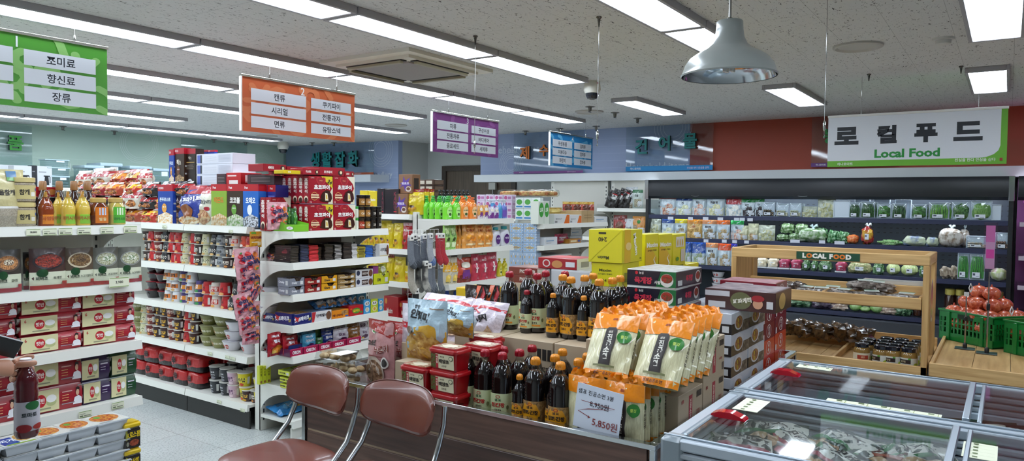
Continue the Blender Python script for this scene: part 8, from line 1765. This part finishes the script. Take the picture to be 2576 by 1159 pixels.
# ================================================================ wooden rack goods
MB_='5a504a:nf:9a9088:24'
lump('mbg','mushroom_bag','mushroom bag',(.24,.2,.08),MB_,e=.8,wob=.35);lump('mdk','dried_mushroom_bag','mushroom bag',(.3,.22,.07),'3a302c:nf:6a5c54:24',wob=.4)
def mb():
    M=Mb().ell((0,.1,.035),(.12,.095,.038),MB_,18,10,0,.8,.35,5);T=Mb();T.add([(-.05,.05,.078),(.05,.05,.078),(.05,.11,.084),(-.05,.11,.084),(-.05,.05,.08),(.05,.05,.08),(.05,.11,.086),(-.05,.11,.086)],[(3,2,1,0),(4,5,6,7),(0,1,5,4),(1,2,6,5),(2,3,7,6),(3,0,4,7)],'cdd4cc:p')
    T.art(Fl((-.05,.05,.0802),(1,0,0),(0,1,.1),.1,.06),[('r',.0,.8,1,1,'4a8a5a:p'),('r',.1,.2,.8,.3,'8a908a:p')],.001)
    return [('bag',M),('label',T)]
proto('mbl','mushroom_bag','mushroom bag',(.24,.2,.085),mb)
zt=.927
for i,(px,y_,dx,dz) in enumerate(((2020,0,.08,0),(2064,0,.07,0),(2112,0,.07,0),(2092,0,.2,0),(2197,0,.07,0),(2276,0,.07,0),(2180,0,.16,.06),(2205,0,.2,.05))):
    a=at(px,722,'x',XA+dx);place('mbl',(XA+dx,a.y,zt+dz),-PI/2+random.uniform(-.3,.3),'grey mushroom bag with green-edged label in the middle tray, '+nth(i,8),'mushroom bags in the middle tray',(.9,.75,.9))
for i,px in enumerate((1890,1935,1965)):
    a=at(px,695,'x',XA+.25);place('mdk',(XA+.30,min(a.y,YL-.22-.0),1.0+.02),-PI/2,'dark dried mushroom bag at the upper back left of the rack, '+nth(i,3),'dark mushroom bags',(.7,.6,.9)) if i==9 else None
for i,px in enumerate((1900,1940,1970)):
    place('mdk',(XA+.12,YL-.16-i*.13,zt),-PI/2+.2*i,'dark dried mushroom bag at the left end of the middle tray, '+nth(i,3),'dark mushroom bags',(.55,.75,1.5))
o=Mb().box(-.11,0,0,.11,.15,.025,'c4c0b8:s',.01)
for i,y in enumerate((.72,.52)):
    q=Mb().box(-.10,0,0,.10,.12,.022,'c4c0b8:s',.01).build('foam_tray',None,(XA+.35,y,1.031),-PI/2);tag(q,'white foam tray resting on the back rail of the middle tray, '+('left','right')[i],'tray','foam trays')
def brn():
    M=Mb();random.seed(5)
    for i in range(6):M.ell((-.3+.12*i,.08+.03*(i%2),.05),(.12,.09,.06),'3a2818:nf:7a5c3c:20',14,9,i,.9,.7,i)
    return M
proto('drl','dried_leaf_bundle','dried leaves',(.7,.2,.12),lambda:Mb().ell((0,.09,.055),(.13,.09,.06),'3a2818:nf:7a5c3c:14',18,10,0,.8,.6,3))
for i in range(5):place('drl',(XA+.60+.02*(i%2),YL-.17-i*.155,.56),-PI/2+.3*(i-2),'brown bundle of dried leaves at the back of the bottom tray, '+nth(i,5),'dried leaf bundles',(.75,.75,.95+.1*(i%2)))
def hj():
    T=Matrix.Translation((0,.05,0));M=Mb().lathe([(.04,0),(.048,.006),(.048,.09),(.042,.105),(.036,.112)],'8a6a34:k',24).xf(T)
    L_=Mb();L_.art(Cy(.0485,.02,.078,1.5),[('r',0,0,1,1,'d0d0c4:p'),('r',.0,.45,.6,.85,'2a1a18:p'),('e',.82,.3,.12,.25,'a8b83a:p'),('r',.5,.85,.6,1,'5a9a3a:p'),('t','생강청',.3,.65,.2,'d8c8a0:p')],.0006,.0003);L_.xf(T)
    return [('jar',M),('label',L_),('lid',Mb().lathe([(.038,.108),(.041,.11),(.041,.128),(.037,.131)],'1c1e26:k',24).xf(T))]
def hjr():
    q=hj();L_=Mb();L_.art(Cy(.0487,.02,.078,1.5),[('r',0,0,1,1,'d8ccb0:p'),('r',.3,.4,.75,.8,'a83a24:p'),('e',.9,.4,.1,.4,'c8a060:p'),('t','생강',.52,.6,.2,'e8c8a0:p')],.0006,.0003);L_.xf(Matrix.Translation((0,.05,0)));q[1]=('label',L_);return q
proto('hj','honey_tea_jar','jar',(.1,.1,.131),hj);proto('hjr','honey_tea_jar','jar',(.1,.1,.131),hjr)
k=0
for r in range(4):
    for c in range(4):
        if r==3 and c==0:continue
        y=at((2172.5,2210,2248.6,2287)[c],880,'x',5.24).y
        place('hjr' if (r==0 and c==0) else 'hj',(XA+.045+r*.115,y-r*.0-.004*r,.508),-PI/2+random.uniform(-.3,.3),'ginger honey jar with black lid, %s, %s row'%(nth(c,4),('front','second','third','back')[r]) if (r or c) else 'honey jar with red label, front row leftmost','honey jars in the bottom tray',(1.05,1.05,1.12))
# onion crates
def crate():
    w,d,h=.42,.34,.2;K='0f7a34:s'
    M=Mb().box(-w/2,0,0,w/2,d,.008,K,0)
    for (x0,y0,x1,y1) in ((-w/2,0,w/2,.006),(-w/2,d-.006,w/2,d),(-w/2,0,-w/2+.006,d),(w/2-.006,0,w/2,d)):
        M.box(x0,y0,0,x1,y1,.05,K,0).box(x0,y0,.15,x1,y1,h,K,0)
        L_=max(x1-x0,y1-y0);n=14
        for i in range(n+1):
            t=L_*i/n-.004
            if x1-x0>y1-y0:M.box(x0+max(t,0),y0,.05,x0+max(t,0)+.012,y1,.15,K,0)
            else:M.box(x0,y0+max(t,0),.05,x1,y0+max(t,0)+.012,.15,K,0)
        for z in (.082,.115):M.box(x0,y0,z,x1,y1,z+.008,K,0)
    M.box(-w/2-.008,-.008,h-.012,w/2+.008,0,h,K,.002).box(-w/2-.008,d,h-.012,w/2+.008,d+.008,h,K,.002).box(-w/2-.008,0,h-.012,-w/2,d,h,K,.002).box(w/2,0,h-.012,w/2+.008,d,h,K,.002)
    for s_ in (-1,1):M.box(s_*.13-.012,-.01,0,s_*.13+.012,0,h-.012,K,.002)
    M.box(-.06,-.001,.15,.06,.004,.18,'0a2a14:p',.002)
    return M
proto('crt','vegetable_crate','crate',(.42,.34,.2),crate)
c1=at(2359,845,'z',.577);c2_=at(2500,876,'z',.577)
place('crt',(6.15,.235,.577),-2.28,'green plastic crate heaped with netted onions on the wooden table','green crates',(1.07,1,1.12))
place('crt',(5.80,-.17,.577),-2.28,'second green plastic crate cut off by the right edge','green crates',(1.07,1,1.12))
proto('oni','netted_onion','onion',(.11,.11,.1),lambda:Mb().ell((0,0,.05),(.056,.056,.05),'b4482c:nf:d8704a:40',16,10).lathe([(.008,.095),(.004,.115)],'b4482c:p',6))
CX=Vector((math.cos(-2.28),math.sin(-2.28),0));CN=Vector((-CX.y,CX.x,0))
def heap(o,n4,label,g,zb):
    n=0
    for l,(m_,q) in enumerate(n4):
        for i in range(m_):
            for j in range(q):
                p=o+CN*(.17+(j-(q-1)/2)*.11)+CX*((i-(m_-1)/2)*.105)
                place('oni',(p.x+random.uniform(-.008,.008),p.y+random.uniform(-.008,.008),zb+l*.078),random.uniform(0,6),'%s, %s layer, %s%s'%(label,lev(l,len(n4)),nth(i,m_),' '+('front','middle','back')[j] if q>1 else ''),g,(1.08,1.08,1.0))
random.seed(9)
heap(Vector((6.15,.235,0)),((3,3),(4,3),(3,2),(2,1)),'red-netted onion in the near crate','onions in the near crate',.655)
heap(Vector((5.80,-.17,0)),((4,3),(3,2)),'red-netted onion in the right crate','onions in the right crate',.66)
for px,py,lb in ((2442,724,'white mesh knot on top of the onion heap'),(2545,782,'white mesh knot on the right crate of onions')):
    a=at(px,py,'x',5.95);o=Mb().tube([(0,.0,-.03),(-.012,.01,0),(0,.0,.03),(.012,-.01,0),(0,0,-.03)],.004,'d8d8d8:s',6).build('mesh_knot',None,a);tag(o,lb,'mesh knot')
# price poles
def pole(px,yb,yt,lb,board):
    z0=.578;a=at(px,yb,'z',z0);zt=CAM.z+(at(px,yt,'x',a.x).z-CAM.z)
    t=thing('price_stand',lb,'price stand',(a.x,a.y,z0),-PI/2)
    Mb().box(-.06,-.05,0,.06,.05,.004,'7a8890:b',.001).lathe([(.014,.004),(.014,.03),(.008,.04)],'1a1a1c:s',12).build('foot',t)
    H=zt-z0;Mb().lathe([(.006,.03),(.006,H*.55),(.009,H*.55),(.009,H*.6),(.004,H*.6),(.004,H)],'b8b4ac:m',10).build('rod',t)
    Mb().lathe([(.010,H*.53),(.011,H*.55),(.011,H*.6),(.009,H*.61)],'1a1a1c:s',10).build('clamp',t)
    if board:
        h=.33;M=Mb().box(-.038,-.004,H,.038,.004,H+h,'ecd0e4:t:1.45',0);M.build('clear_holder',t)
        q=Mb().box(-.026,-.0015,H+.2,.026,.0015,H+.31,'c878ac:p',0).box(-.022,-.0015,H+.09,.022,.0015,H+.15,'d84aa4:p',0).box(-.026,-.0012,H+.02,.026,.0012,H+.30,'c8a8c0:p',0).build('price_card',t)
    else:Mb().box(-.015,-.003,H,.015,.003,H+.03,'d8d8d8:s',.001).build('clip',t)
pole(2427,876,745,'low metal price pole standing in front of the onion crate',False)
pole(2482,888,683,'tall price pole with pink card holder in front of the onion crate',True)
bpy.data.objects.remove(GTX[1]);bpy.data.curves.remove(GTX[0])
bpy.data.scenes.remove(GS)
for k_,v_ in LB.items():
    if v_>1:print('DUPLABEL',v_,k_)
print('OBJS',len(bpy.data.objects),sum(1 for o in bpy.data.objects if o.parent is None))
